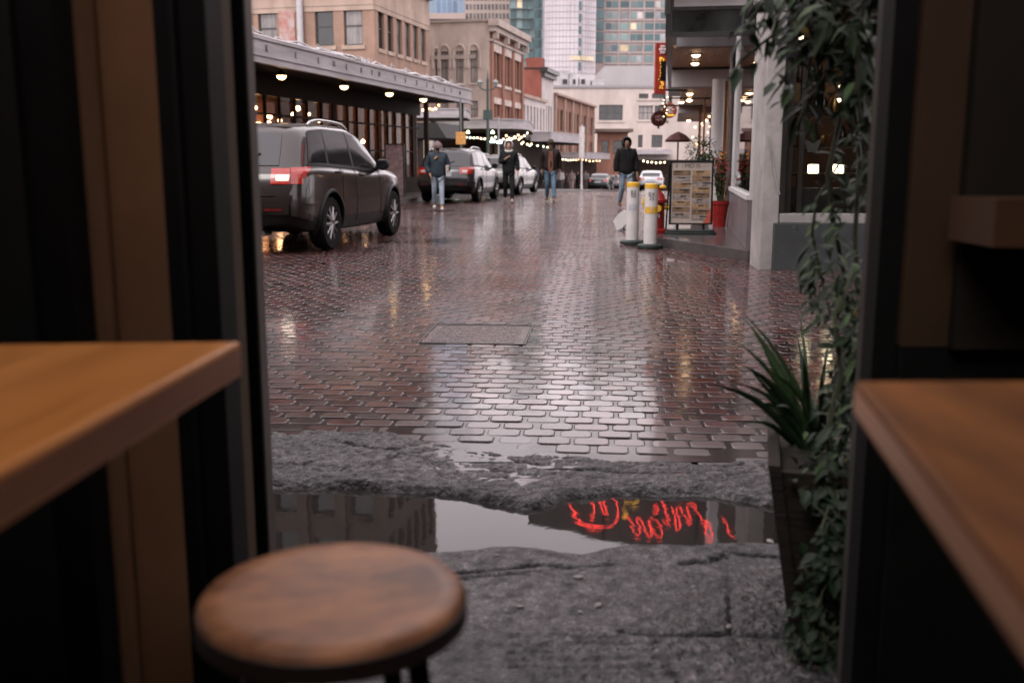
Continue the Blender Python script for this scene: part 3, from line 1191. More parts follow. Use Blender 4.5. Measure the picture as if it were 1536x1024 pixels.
for k in range(4):
    m.bx(.2, .52, .1 + k * 2.9, .4 + k * 2.9, HT - 1.18, HT - .76)
m.build('cornice', pm('cornice_stone', (.40, .33, .29), .8, var=.3, scale=1.5), t)
m = MB()
m.bx(-LW, -.02, -.12, .04, HT - .12, HT + .02)
m.bx(-6.5, -.9, -.1, .0, HT - 2.4, HT - 2.15)
m.build('coping', pm('dark_coping', (.3, .25, .22), .7), t)
m = MB()
m.bx(-LW, -.3, .3, SL, HT - .6, HT - .3)
m.bx(-LW, 0, SL - .2, SL, Z0, HT - .61)
m.build('roof', M_pale, t)
sh = MB()
sh.bx(-LW, -.02, -.05, -.02, Z0, zpx(183, YB))
sh.bx(.17, .3, 0, SL, Z0, zpx(195, YB))
sh.build('shopfront', M_darkwood, t)
for k in range(4):
    MB().bx(-2.9 + k * .7, -2.4 + k * .7, -.09, -.051, Z0 + .9, 1.2).build('shop_window', M_pane_lit if k % 2 else M_pane, t)

# ------------------------------------------------------------------ white shops
M_white = pm('white_painted_brick', (.48, .435, .42), .7, var=.2, scale=.8, bump=.1)
co = at(783, 242, 75)
t = thing('white_shop', 'low white painted shop with a row of slim windows', 'building', (co.x, co.y, 0), -LANG)
SL, HT, Z0 = 8.5, zpx(150, 78), zs(80) - 1
facade(t, SL, HT, [(.5 + k * 1.15, 1.1 + k * 1.15, zpx(196, 78), zpx(163, 78)) for k in range(7)], M_white, (0, 0, 0), math.pi / 2, z0=Z0, panes=PAN, rail=False)
m = MB()
m.bx(-8, -.2, 0, SL, HT - .3, HT - .05)
m.bx(-8, 0, -.2, -.02, Z0, HT)
m.build('roof', M_white, t)
MB().bx(0, .18, 0, SL, HT - .15, HT + .08).build('cornice', M_tanst, t)
MB().bx(.02, .25, 0, SL, Z0, zpx(212, 78)).build('shopfront', M_darkwood, t)
co = at(812, 242, 84)
t = thing('white_shop', 'taller white fronted shop with dark cornice and red brick side wall', 'building', (co.x, co.y, 0), -LANG)
SL, HT, Z0 = 4.9, zpx(108, 84), zs(84) - 1
M_red2 = brickmat('dark_red_brick', (.27, .085, .06), (.23, .07, .05), (.25, .14, .12))
facade(t, SL, HT, [(.5 + k * 1.05, 1.1 + k * 1.05, zpx(197, 84), zpx(160, 84)) for k in range(4)], M_white, (0, 0, 0), math.pi / 2, z0=Z0, panes=[M_pane], rail=False)
MB().bx(-9, -.02, -.05, .2, Z0, HT - .1).build('side_wall', M_red2, t)
m = MB()
m.bx(-9, -.1, .21, SL, HT - .4, HT - .15)
m.build('roof', M_red2, t)
m = MB()
m.bx(-.1, .55, -.3, SL, HT - .35, HT)
m.bx(0, .3, -.2, SL, HT - .7, HT - .351)
m.bx(-9, -.101, -.12, .25, HT - .099, HT)
m.build('cornice', M_dark, t)
MB().bx(-1.6, -.25, 1.2, 2.4, HT - .14, HT + .9).build('chimney', M_red2, t)
MB().bx(.02, .25, 0, SL, Z0, zpx(212, 84)).build('shopfront', M_darkwood, t)
co = at(830, 242, 89)
t = thing('brick_building', 'long two-storey red brick building with white pilasters far down the street', 'building', (co.x, co.y, 0), -LANG)
SL, HT, Z0 = 22., zpx(147, 89), zs(100) - 1
facade(t, SL, HT, [(1 + k * 2.1, 2.2 + k * 2.1, a0, a1) for k in range(10) for a0, a1 in ((zpx(198, 92), zpx(168, 92)), (zpx(228, 92), zpx(210, 92)))], M_red, (0, 0, 0), math.pi / 2, z0=Z0, panes=PAN, dep=.2)
for k in range(6):
    MB().bx(0, .2, .15 + k * 4.2, .55 + k * 4.2, Z0, HT).build('pilaster', M_tanst, t)
MB().bx(.21, .36, 0, SL, Z0, zpx(238, 95)).build('shopfront', M_darkwood, t)
m = MB()
m.bx(-.1, .35, 0, SL, HT + .01, HT + .2)
m.bx(-8, 0, -.2, -.02, Z0, HT)
m.bx(-8, -.2, 0, SL, HT - .3, HT - .1)
m.build('cornice', pm('brown_coping', (.3, .2, .16), .7), t)

# small brown corner shop
co = at(895, 242, 112)
t = thing('corner_shop', 'small brown brick shop with dark flat roof in front of the white block', 'building', (co.x, co.y, 0), 0)
HT = zpx(200, 112)
facade(t, 3.4, HT, [(.5, 1.3, zpx(232, 112), zpx(212, 112)), (1.8, 2.8, zpx(232, 112), zpx(212, 112))], M_red, (0, 0, 0), 0, z0=-4, panes=PAN)
m = MB()
m.bx(-.6, 3.9, -.8, 6, HT, HT + .35)
m.bx(3.2, 3.4, .02, 6, -4, HT - .01)
m.build('roof', pm('brown_roof', (.12, .08, .07), .7), t)

# ------------------------------------------------------------------ white block closing the street
M_cream = pm('cream_stucco', (.48, .41, .375), .8, var=.3, scale=.35, stretch=(1, 1, .4), detail=8)
co = at(820, 242, 128)
t = thing('stucco_block', 'broad cream stucco block closing the end of the street', 'building', (co.x, co.y, 0), 0)
YB = 128.
XP = lambda px: (px - 820) / F * YB
HT = zpx(137, YB)
wins = [(XP(896), XP(931), zpx(183, YB), zpx(161, YB)), (XP(954), XP(975), zpx(182, YB), zpx(162, YB)), (XP(977.5), XP(996), zpx(182, YB), zpx(162, YB)),
        (XP(954), XP(968), zpx(152, YB), zpx(145, YB)), (XP(973), XP(993), zpx(152, YB), zpx(145, YB)), (XP(1106), XP(1122), zpx(180, YB), zpx(158, YB)),
        (XP(954), XP(961), zpx(222, YB), zpx(204, YB)), (XP(974), XP(990), zpx(222, YB), zpx(204, YB)), (XP(840), XP(860), zpx(183, YB), zpx(161, YB)), (XP(1030), XP(1060), zpx(182, YB), zpx(162, YB))]
facade(t, 34, HT, wins, M_cream, (0, 0, 0), 0, z0=-6, panes=[M_panec, M_pane], mull=2, dep=.3)
m = MB()
m.bx(-.1, 34.1, -.15, .2, HT, HT + .3)
m.bx(0, 34, .4, 20, HT - .5, HT - .2)
m.bx(0, .2, .02, 20, -6, HT - .51)
m.build('parapet', pm('grey_coping', (.25, .24, .25), .6), t)
for (x0, x1, a0, a1) in wins[:5]:
    MB().bx(x0 - .2, x1 + .2, -.12, 0, a0 - .25, a0 - .02).build('window_sill', M_cream, t)
MB().bx(0, 34, -.25, -.02, -6, zpx(240, YB)).build('shopfront', M_darkwood, t)
m = MB()
m.bx(XP(935), XP(1000), -2.2, -.02, zpx(232, YB), zpx(225, YB))
m.bx(XP(890), XP(935), -1.8, -.02, zpx(236, YB), zpx(229, YB))
m.build('canopy', M_fascia, t)

# plain concrete deck and clutter behind
t = thing('parking_deck', 'plain grey concrete deck rising behind the cream block', 'building', (*pl(905, 170), 0), 0)
YB = 170.
M_gconc = pm('grey_concrete', (.32, .305, .31), .8, var=.15, scale=.15)
m = MB()
m.bx(0, 11, 0, 20, -6, zpx(106, YB))
m.build('wall', M_gconc, t)
MB().bx(8.6, 8.9, -.05, -.01, zpx(128, YB), zpx(118, YB)).build('vent', M_dark, t)
t = thing('rooftop_plant', 'grey rooftop plant rooms and ducts below the white gridded tower', 'rooftop plant', (*pl(830, 165), 0), 0)
YB = 165.
m = MB()
m.bx(0, 8.6, 0, 10, -6, zpx(133, YB))
m.build('plinth', M_gconc, t)
m = MB()
for a_, b_, p in ((831, 852, 112), (853, 866, 116), (868, 884, 121), (886, 904, 125)):
    m.bx((a_ - 830) / F * YB, (b_ - 830) / F * YB, 1, 5, zpx(133, YB) + .01, zpx(p, YB))
m.bx(-.5, 8.9, -.6, 5.4, zpx(133, YB) - .8, zpx(133, YB) - .3)
m.build('plant_room', pm('pale_grey_cladding', (.38, .36, .37), .6, var=.4, scale=.6), t)
for a_, b_ in ((843, 850), (858, 862), (870, 876)):
    MB().bx((a_ - 830) / F * YB, (b_ - 830) / F * YB, .9, .98, zpx(131, YB), zpx(124, YB)).build('louvre', M_dark, t)
# ------------------------------------------------------------------ towers far behind
def tower(label, px0, px1, Y, top, mat, depth=25, name='tower'):
    a_ = at(px0, 242, Y)
    W = (px1 - px0) / F * Y
    t = thing(name, label, 'tower', (a_.x, Y, 0), 0)
    H = zpx(top, Y)
    MB().bx(0, W, 0, depth, -8, H).build('wall', mat, t)
    return t, W, H


def tower_windows(t, rects, name, mats, dep=.12):
    """flat panes set 12 cm proud in thin frames; first 100 one by one, lowest (seen) first"""
    rects = sorted(rects, key=lambda r: r[2])
    cache = {}
    for (x0, x1, z0, z1) in rects[:98]:
        key = (round(x1 - x0, 2), round(z1 - z0, 2), random.randrange(len(mats)))
        if key not in cache:
            cache[key] = MB().bx(0, x1 - x0, -dep, .05, 0, z1 - z0).mesh(name, mats[key[2]])
        link(name, cache[key], t, (x0, 0, z0))
    rest = rects[98:]
    if rest:
        m = MB()
        for (x0, x1, z0, z1) in rest:
            m.bx(x0, x1, -dep, .05, z0, z1, mi=random.randrange(len(mats)))
        m.build('upper_' + name, mats, t)['kind'] = 'stuff'


M_blue = pm('blue_tower_glass', (.20, .29, .40), .15, scale=.05, var=.35, detail=3, vary=.2)
t, W, H = tower('blue glass tower at the left of the skyline', 640, 703, 420, -55, M_blue)
r = []
for i in range(8):
    for k in range(13):
        r.append((.5 + i * W / 8, .2 + (i + .9) * W / 8, 50 + k * 5., 54.6 + k * 5.))
tower_windows(t, r, 'glazing_bay', [pm('blue_bay', (.13, .19, .27), .12, var=.4, scale=.05, vary=.3), pm('blue_bay_dark', (.13, .19, .28), .1, var=.3, scale=.05), pm('blue_bay_pale', (.19, .25, .32), .12, var=.3, scale=.05)])

M_ctower = pm('tower_concrete', (.36, .285, .255), .8, var=.12, scale=.1)
t, W, H = tower('tan concrete tower with rows of small square windows', 699, 768, 360, -48, M_ctower)
r = []
for i in range(13):
    for k in range(13):
        x0 = .4 + i * W / 13
        r.append((x0, x0 + .72, zpx(40, 360) + k * 3.0, zpx(40, 360) + 1.75 + k * 3.0))
tower_windows(t, r, 'window', [M_pane, M_pane, pm('tower_window', (.12, .11, .11), .1, var=.4)])
MB().bx(-12, .5, -6, 4, zpx(44, 360), zpx(36, 360)).build('podium', M_ctower, t)

M_teal = pm('teal_slab', (.10, .15, .16), .3, var=.2, scale=.1)
M_t1 = pm('teal_glass', (.055, .115, .125), .08, var=.4, scale=.2, vary=.4)
M_t2 = pm('teal_glass_pale', (.16, .23, .23), .1, var=.4, scale=.3, vary=.3)
M_lit = pm('lit_room', (.34, .27, .18), .3, var=.5, scale=.9, emit=.14, ecol=(1, .82, .56), vary=.5)
t, W, H = tower('dark teal glass apartment tower with balcony bands', 765, 818, 330, -62, M_teal)
r = []
for k in range(15):
    z = zpx(108, 330) + k * 3.05
    for i in range(6):
        r.append((.3 + i * W / 6, .1 + (i + .93) * W / 6, z, z + 2.5))
tower_windows(t, r, 'window', [M_t1, M_t1, M_t1, M_t2, M_t1, M_t1, M_t2, M_t1, M_t1, M_lit])
for k in range(15):
    z = zpx(108, 330) + k * 3.05 - .45
    MB().bx(-.2, W * .62, -1.0, -.13, z, z + .22).build('balcony', M_t2, t)

# white gridded tower with a gently rounded front
M_wtow = pm('white_tower_glass', (.50, .465, .485), .18, var=.25, scale=.12, stretch=(1, 1, .3))
M_mull = pm('tower_mullion', (.28, .25, .27), .5)
a_ = at(814, 242, 300)
W = (891 - 814) / F * 300
H = zpx(-45, 300)
t = thing('tower', 'white glass tower with a fine grid and rounded front', 'tower', (a_.x, 300, 0), 0)
arcp = [(0, 6), (.3, 1.4), (1.6, .5), (W * .3, 0), (W * .5, -.15), (W * .66, 0), (W * .8, 1.1), (W, 3.2), (W, 12), (0, 12)]
MB().prism(arcp, -8, H).build('wall', M_wtow, t)
g1 = MB()
fl = arcp[1:8]
for k in range(24):
    z = zpx(116, 300) + k * 1.72
    pts = [(x, y - .05, z) for x, y in fl]
    g1.tube(pts, .075, 4)
for i in range(len(fl) - 1):
    (x0, y0), (x1, y1) = fl[i], fl[i + 1]
    nn = max(1, round(math.hypot(x1 - x0, y1 - y0) / 1.0))
    for j in range(nn):
        f_ = j / nn
        x, y = x0 + (x1 - x0) * f_, y0 + (y1 - y0) * f_
        g1.tube([(x, y - .05, zpx(116, 300)), (x, y - .05, H)], .07, 4)
g1.build('mullion_grid', M_mull, t)
m = MB()
for k in range(14):
    z = zpx(112, 300) + k * 3.4
    m.bx(W * .665, W * .71, -.2, .4, z, z + 2.2)
m.build('dark_bay', M_t1, t)
m = MB()
for k in range(9):
    z = zpx(98, 300)
    m.bx(W * (.5 + k * .052), W * (.535 + k * .052), -.25 + (.0 if k < 4 else .3 * (k - 3)), 1.2, z, z + 1.2)
m.build('lit_floor', M_lit, t)

M_apt = pm('apartment_concrete', (.34, .275, .26), .75, var=.12, scale=.15)
t, W, H = tower('pinkish grey apartment tower with wide windows and a glazed teal edge', 886, 1003, 310, -58, M_apt)
r1, r2 = [], []
nfl = 14
for k in range(nfl):
    z = zpx(103, 310) + k * 3.15
    for a_, b_ in ((905, 913), (914, 922), (926, 938), (941, 949), (950, 958), (962, 974), (976, 983), (984, 997)):
        r1.append(((a_ - 886) / F * 310, (b_ - 886) / F * 310, z + .5, z + 2.3))
tower_windows(t, r1, 'window', [M_t2, M_t1, pm('grey_glass', (.22, .24, .25), .1, var=.5, scale=.5, vary=.4), pm('pale_blind', (.42, .40, .39), .3, var=.4, scale=.6, vary=.3), M_t2, M_t1, M_t1, M_t2, M_t1, M_lit])
m = MB()
for k in range(nfl):
    z = zpx(103, 310) + k * 3.15
    m.bx(0, 3.4, -.3, .05, z + .4, z + 2.95)
m.build('glazed_edge', M_t1, t)
m = MB()
for k in range(nfl):
    z = zpx(103, 310) + k * 3.15
    m.bx(3.5, W, -.35, 0, z - .15, z + .1)
for px in (924, 939.5, 960, 975):
    x = (px - 886) / F * 310
    m.bx(x - .15, x + .15, -.4, 0, zpx(112, 310), H)
m.build('slab_edge', pm('slab_edge_concrete', (.36, .31, .30), .8), t)

# ------------------------------------------------------------------ right side: canopied shop building
YC = 16.
cL = at(993, 242, YC)
RBA = R(9)
RB = thing('shop_building', 'grey shop building on the right with deep lit canopy, columns and glazed front', 'building', (cL.x, YC, 0), -RBA)
M_rgrey = pm('grey_render', (.52, .495, .505), .7, var=.2, scale=1.5, bump=.1)
M_rpale = pm('pale_grey_trim', (.50, .48, .48), .6, var=.12, scale=2)
M_sof = pm('warm_timber_soffit', (.58, .36, .22), .5, var=.35, scale=2, stretch=(8, .6, 1))
z1 = 3.04
m = MB()
m.bx(0, 6, 0, .1, z1, z1 + .07)
m.bx(0, .1, .101, 24, z1, z1 + .1)
m.bx(0, .09, 0, .09, z1 + .071, 3.6)
m.bx(.091, 6, 0, .06, 3.43, 3.48)
m.build('canopy_frame', M_dark, RB)
MB().bx(.1, 6, .02, .05, z1 + .075, 3.425).build('sign_glass', pm('dark_sign_glass', (.035, .036, .036), .12, var=.7, scale=1.4, spec=.7), RB)
MB().bx(.12, 6, .0, .3, 3.485, 3.62).build('fascia', M_rpale, RB)
MB().bx(-.02, 6, -.05, 24, 3.625, 3.68).build('canopy', M_dark, RB)
MB().bx(.18, 6, 1.5, 1.7, 3.055, 3.42).build('beam', M_rgrey, RB)
MB().bx(.1, 3.9, 5.3, 5.6, 2.66, 3.035).build('beam', M_rgrey, RB)
MB().bx(.3, 3.9, 13.3, 13.5, 2.5, 2.655).build('beam', M_rgrey, RB)
MB().bx(.105, 3.9, 5.22, 5.298, 3.0, 3.045).build('beam_trim', M_dark, RB)
m = MB()
m.bx(.105, 6, 1.71, 5.2, 3.05, 3.10)
m.bx(.3, 3.9, 5.61, 24, 2.66, 2.70)
m.build('soffit', M_sof, RB)
# downlights
M_spot = glow('soffit_lamp', (1, .66, .36), 6)
for i, (px, py, z) in enumerate([(1044, 81.5, 3.04), (1042.5, 94, 3.04), (1040.5, 103, 3.04), (1034.5, 139.5, 2.65), (1034, 145.5, 2.65), (1034, 149.5, 2.65), (1033, 180, 2.6), (1022, 152, 2.65)]):
    p = RB.matrix_world.inverted() @ atz(px, py, z) if 0 else (Matrix.Translation((cL.x, YC, 0)) @ Matrix.Rotation(-RBA, 4, 'Z')).inverted() @ atz(px, py, z)
    o = MB().lathe([(.10, .0), (.11, -.012), (.085, -.02)], n=16).build('downlight', M_rpale, RB, (p.x, p.y, z + .0), smooth=40)
    MB().lathe([(.075, -.02), (.062, -.04), (.035, -.055), (.002, -.06)], n=14).build('lamp', M_spot, o, smooth=60)
# round white column, drain pipe, timber doorway
RM = (Matrix.Translation((cL.x, YC, 0)) @ Matrix.Rotation(-RBA, 4, 'Z')).inverted()
p = RM @ at(1074, 242, 19.2)
m = MB()
m.cyl((p.x, p.y, .2), (p.x, p.y, 2.655), .115, n=24)
m.cyl((p.x, p.y, .125), (p.x, p.y, .199), .15, n=24)
m.build('column', pm('white_column_paint', (.62, .59, .58), .5, var=.1, scale=3), RB, smooth=40)
p = RM @ at(1095, 242, 17.6)
MB().cyl((p.x, p.y, .125), (p.x, p.y, 5.5), .062, n=14).build('drainpipe', pm('galvanised_drain', (.13, .11, .105), .35, metal=.5, var=.3), RB, smooth=40)
p = RM @ at(1102, 242, 17.4)
MB().cyl((p.x, p.y, .125), (p.x, p.y, 5.5), .045, n=12).build('drainpipe', M_rpale, RB, smooth=40)
M_amber = pm('varnished_timber', (.40, .19, .075), .35, var=.5, scale=3, stretch=(6, 6, .7))
for px0, px1, Yw in ((1083.5, 1087, 19.4), (1088.5, 1094, 20.4), (1053, 1056, 25), (1046, 1050, 29)):
    a_, b_ = RM @ at(px0, 242, Yw), RM @ at(px1, 242, Yw)
    MB().bx(a_.x, b_.x, a_.y, a_.y + .15, .125, 2.64).build('timber_post', M_amber, RB)
# shop wall running down the street under the canopy, with glazed bays and warm rooms
wx = 1.55
wl = MB()
wl.bx(wx, wx + .15, 8.2, 24, .125, .8)
wl.bx(wx, wx + .15, 8.2, 24, 2.3, 2.655)
for k in range(9):
    wl.bx(wx, wx + .16, 8.2 + k * 1.9, 8.4 + k * 1.9, .801, 2.299)
wl.build('shop_wall', pm('dark_shop_timber', (.09, .04, .025), .5, var=.5, scale=3), RB)
for k in range(8):
    MB().bx(wx + .05, wx + .06, 8.41 + k * 1.9, 10.09 + k * 1.9, .81, 2.29).build('shop_pane', M_shopglass, RB)
m = MB()
m.bx(3.4, 3.5, 8.2, 24, .125, 2.655)
m.build('back_wall', pm('warm_shop_wall', (.34, .17, .08), .7, scale=1.1, col2=(.06, .03, .02), detail=7), RB)
m = MB()
for k in range(12):
    m.ball((random.uniform(.8, 1.45), 12 + k * .9, random.uniform(1.6, 2.5)), random.uniform(.02, .04), n=8)
for k in range(14):
    m.ball((random.uniform(1.9, 3.0), 8.5 + k * 1.05, random.uniform(1.5, 2.5)), random.uniform(.05, .10), n=8)
m.build('interior_lamp', glow('shop_light', (1, .58, .26), 3.5), RB, smooth=60)
# upper storey
u = MB()
UX = .95
u.bx(UX, UX + .55, .25, 1.0, 3.69, 7.2)
u.bx(UX + 1.05, UX + 1.25, .25, 1.0, 3.69, 7.2)
u.bx(UX + 1.6, 6.5, .25, 1.0, 3.69, 7.2)
u.bx(UX, UX + .3, 1.01, 24, 3.69, 7.2)
u.bx(UX + .551, UX + 1.049, .3, 1.0, 5.3, 7.2)
u.bx(UX + 1.251, UX + 1.599, .3, 1.0, 5.3, 7.2)
u.bx(UX - .15, 6.5, .1, 24, 7.21, 7.5)
u.build('upper_wall', M_rgrey, RB)
M_green = pm('dark_green_frame', (.02, .05, .042), .4)
for x0, x1 in ((UX + .551, UX + 1.049), (UX + 1.251, UX + 1.599)):
    f_ = MB()
    f_.bx(x0, x0 + .05, .35, .42, 3.7, 5.29)
    f_.bx(x1 - .05, x1, .35, .42, 3.7, 5.29)
    f_.bx(x0 + .05, x1 - .05, .35, .42, 3.7, 3.78)
    f_.bx(x0 + .05, x1 - .05, .35, .42, 5.2, 5.29)
    f_.bx(x0 + .05, x1 - .05, .36, .415, 4.45, 4.51)
    o = f_.build('window', M_green, RB)
    MB().bx(x0 + .04, x1 - .04, .42, .43, 3.72, 5.28).build('pane', M_pane, o)
MB().bx(.12, UX - .02, .1, 24, 3.69, 3.85).build('canopy_gutter', M_dark, RB)
MB().bx(UX - .5, UX - .01, 1.2, 24, 3.9, 4.1).build('cornice', M_rgrey, RB)
# low clad plinth of the glazed corner, and the corner glass
a_, b_ = RM @ at(1124, 242, 11.75), RM @ at(1096, 242, 15.9)
d_ = b_ - a_
Mw = Matrix.Translation((a_.x, a_.y, 0)) @ Matrix.Rotation(math.atan2(d_.y, d_.x), 4, 'Z')
ln = math.hypot(d_.x, d_.y)
m = MB()
for k in range(4):
    m.bx(k * ln / 4 + .006, (k + 1) * ln / 4 - .006, -.18, 0, .128, .70, Mw)
m.build('plinth_panel', pm('mauve_grey_cladding', (.16, .135, .145), .35, var=.25, scale=3, rvar=.1), RB)
m = MB()
m.bx(0, ln, -.2, .02, .704, .76, Mw)
m.bx(0, .07, -.09, -.02, .761, 3.42, Mw)
m.bx(ln - .06, ln, -.09, -.02, .761, 3.035, Mw)
m.build('glazing_frame', M_rpale, RB)
MB().bx(.075, ln - .065, -.06, -.05, .765, 3.03, Mw).build('corner_glass', M_shopglass, RB)

# ------------------------------------------------------------------ street sign with red script above the canopy (seen mirrored in the puddle)
YS = 15.3


def mir(px, py):
    """point on the sign plane whose image in still water falls at this pixel"""
    r_ = ray(px, py)
    k = YS / r_.y
    return (r_.x * k, -(CH + r_.z * k))


SG = thing('neon_sign', 'large dark signboard with red neon script, seen mirrored in the puddle', 'sign', (0, YS, 0), 0)
nx0, nx1, nzb = mir(1060, 760)[0], mir(1081, 760)[0], mir(1070, 737)[1]
nr = (nx1 - nx0) / 2
ntop = mir(1070, 821)[1]
notch = [(nx0, ntop), (nx0, nzb + nr)] + [((nx0 + nx1) / 2 - nr * math.cos(k * math.pi / 8), nzb + nr - nr * math.sin(k * math.pi / 8)) for k in range(1, 8)] + [(nx1, nzb + nr), (nx1, ntop)]
brd = [mir(792, 752), mir(792, 784), mir(850, 793), mir(905, 808), mir(950, 818)] + notch + [mir(1165, 822), mir(1330, 820), mir(1330, 728), mir(860, 728)]
zmin = min(p[1] for p in brd)
m = MB()
XZ = Matrix(((1, 0, 0, 0), (0, 0, -1, 0), (0, 1, 0, 0), (0, 0, 0, 1)))
m.prism(brd[::-1], -.18, 0, M=XZ)
m.build('board', pm('dark_sign_panel', (.055, .05, .046), .6, var=.6, scale=1.5), SG)
m = MB()
for px in (905, 985, 1046, 1120):
    x, z = mir(px, 775)
    MB().bx(x - .02, x + .02, -.03, -.002, zmin + .3, mir(px, 806)[1]).build('batten', M_black, SG)
STROKES = [
    [(270, 462), (278, 505), (300, 545), (340, 580), (395, 606), (440, 612), (485, 603), (515, 578), (534, 545), (535, 505), (520, 460), (502, 422)],
    [(290, 520), (330, 585), (380, 606), (450, 602)],
    [(385, 445), (402, 470), (408, 510), (402, 535), (388, 552), (384, 540)],
    [(430, 432), (438, 470), (450, 505), (463, 533), (478, 535), (472, 505), (455, 460), (443, 432)],
    [(585, 545), (605, 580), (622, 620), (640, 645), (655, 630), (648, 595), (636, 562), (652, 556), (668, 585), (684, 630), (702, 652), (718, 645), (712, 610), (698, 575), (716, 560), (742, 566), (764, 600), (776, 635), (768, 655), (745, 650), (722, 615), (702, 585)],
    [(762, 430), (778, 470), (795, 520), (808, 560), (820, 580), (800, 585), (782, 570)], [(727, 493), (745, 488), (758, 500), (742, 515), (728, 510)],
    [(820, 480), (838, 530), (850, 580), (862, 618), (874, 598), (866, 550), (850, 492), (868, 482), (890, 520), (908, 560), (926, 582), (934, 560), (922, 520), (905, 488), (930, 478), (955, 492), (975, 530), (990, 575), (1010, 582)],
    [(1010, 582), (1030, 590), (1046, 622), (1050, 650), (1036, 668), (1018, 650), (1008, 615), (1015, 575)],
    [(1104, 545), (1120, 560), (1134, 590), (1142, 625), (1152, 642), (1178, 655), (1200, 650), (1218, 628), (1228, 605), (1226, 590), (1232, 575)],
]
M_neon = glow('red_neon', (1, .05, .04), 6)
nm = MB()
for stt in STROKES:
    pts = [mir(780 + a / 3.657, 620 + c / 3.657) for a, c in stt]
    for dx in (0.,):
        nm.tube([(x + dx + .006 * math.sin(i * 2.1), -.09, z + .006 * math.cos(i * 1.7)) for i, (x, z) in enumerate(pts)], .006, 5)
nm.build('neon_script', M_neon, SG, smooth=60)
m = MB()
for a, c in ((580, 470), (600, 472), (625, 478), (640, 470), (572, 520), (576, 542), (568, 548)):
    x, z = mir(780 + a / 3.657, 620 + c / 3.657)
    m.box((x, -.06, z), (.06, .05, .05))
m.build('yellow_lamp', glow('yellow_lamp', (1, .55, .08), .5), SG)
# posts carrying it from the canopy below
m = MB()
for px in (985, 1100, 1200):
    x, z = mir(px, 740)
    m.bx(x - .04, x + .04, .182, .26, 3.3, z + 1.0)
m.bx(mir(800, 732)[0], mir(1250, 732)[0], .182, .24, mir(800, 732)[1] - .04, mir(800, 732)[1] + .04)
m.build('support_arm', M_dark, SG)
# ------------------------------------------------------------------ hanging signs down the right side
p0, p1 = at(984, 65, 19), at(999, 141, 19)
t = thing('banner_sign', 'tall narrow red banner sign with black strip and yellow marks', 'sign', ((p0.x + p1.x) / 2, 19, p1.z), R(8))
w_, h_ = (p1.x - p0.x) / 2, p0.z - p1.z
MB().bx(-w_, w_, 0, .08, 0, h_).build('panel', pm('red_sign_paint', (.34, .035, .022), .5, var=.25, scale=5), t, bevel=.006)
MB().bx(-w_ * .05, w_ * .92, -.012, -.001, h_ * .26, h_ * .64).build('black_strip', M_black, t)
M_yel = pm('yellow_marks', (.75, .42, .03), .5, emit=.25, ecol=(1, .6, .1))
m = MB()
for fx_, fz, sx_, sz_ in [(.0, .70, .55, .045), (-.1, .655, .25, .03), (.3, .675, .2, .05), (-.25, .60, .10, .03), (-.25, .53, .10, .035), (-.25, .47, .1, .03), (-.25, .41, .1, .035), (-.25, .35, .12, .03), (-.3, .29, .15, .02),
                          (.2, .235, .5, .02), (.15, .20, .2, .05), (.45, .19, .12, .06), (.0, .15, .5, .018), (-.1, .115, .3, .02), (.3, .11, .2, .03)]:
    m.box((fx_ * w_, -.018, fz * h_), (sx_ * w_, .01, sz_ * h_), Matrix.Rotation(random.uniform(-.05, .05), 4, 'Y'))
m.build('yellow_mark', M_yel, t)
m = MB()
for k in range(6):
    an = k * math.pi / 3
    m.ball((w_ * .2 + .045 * math.cos(an), -.015, h_ * .87 + .06 * math.sin(an)), .03, (1, .3, 1), 8)
m.ball((w_ * .2, -.02, h_ * .87), .025, (1, .3, 1), 8)
m.build('white_flower', pm('white_flower_paint', (.7, .55, .55), .5), t, smooth=50)
for zz in (.08, .92):
    MB().tube([(0, .04, h_ * zz), (.55, .1, h_ * zz)], .018, 6).build('bracket', M_dark, t)


def round_sign(px, py, rpx, Y, label, base, mk):
    p = at(px, py, Y)
    r_ = rpx / F * Y
    t = thing('round_sign', label, 'sign', p, R(6))
    MX = Matrix.Rotation(math.pi / 2, 4, 'X')
    MB().lathe([(r_ * .93, -.04), (r_, -.03), (r_, .03), (r_ * .93, .04)], n=28, M=MX).build('disc', base, t, smooth=40)
    mk(t, r_)
    MB().tube([(0, 0, r_ * .98), (0, 0, r_ * 1.6), (.9, 0, r_ * 1.6)], .016, 6).build('bracket', M_dark, t)
    return t


def mk1(t, r_):
    MB().lathe([(r_ * .9, .0), (r_ * .9, -.012), (r_ * .82, -.012), (r_ * .82, 0)], (0, -.04, 0), 28, M=Matrix.Rotation(math.pi / 2, 4, 'X')).build('rim', pm('dull_red_rim', (.16, .03, .025), .5), t)
    ms = [text_mesh(s, r_ * .42, M_dark, .004, M=Matrix.Translation((0, -.05, dz)) @ UP) for s, dz in (('DETH', r_ * .2), ('MESE', -r_ * .2))]
    link('lettering', join_mesh('lettering', ms, pm('pinkish_lettering', (.42, .24, .22), .6)), t)
    MB().ball((0, 0, -r_ * 1.12), r_ * .16, (1, 1, 1), 8).build('finial', M_dark, t, smooth=60)


def mk2(t, r_):
    m = MB()
    for k in range(7):
        an = k * .9
        m.ball((r_ * .45 * math.cos(an), -.045, r_ * .12 + r_ * .45 * math.sin(an)), r_ * .17, (1, .2, .8), 8)
    m.ball((0, -.05, .1 * r_), r_ * .3, (1, .2, 1.2), 10)
    m.build('white_emblem', pm('white_emblem', (.72, .55, .5), .5), t, smooth=60)
    MB().bx(-r_ * .6, r_ * .6, -.05, -.041, -r_ * .72, -r_ * .5).build('yellow_mark', M_yel, t)


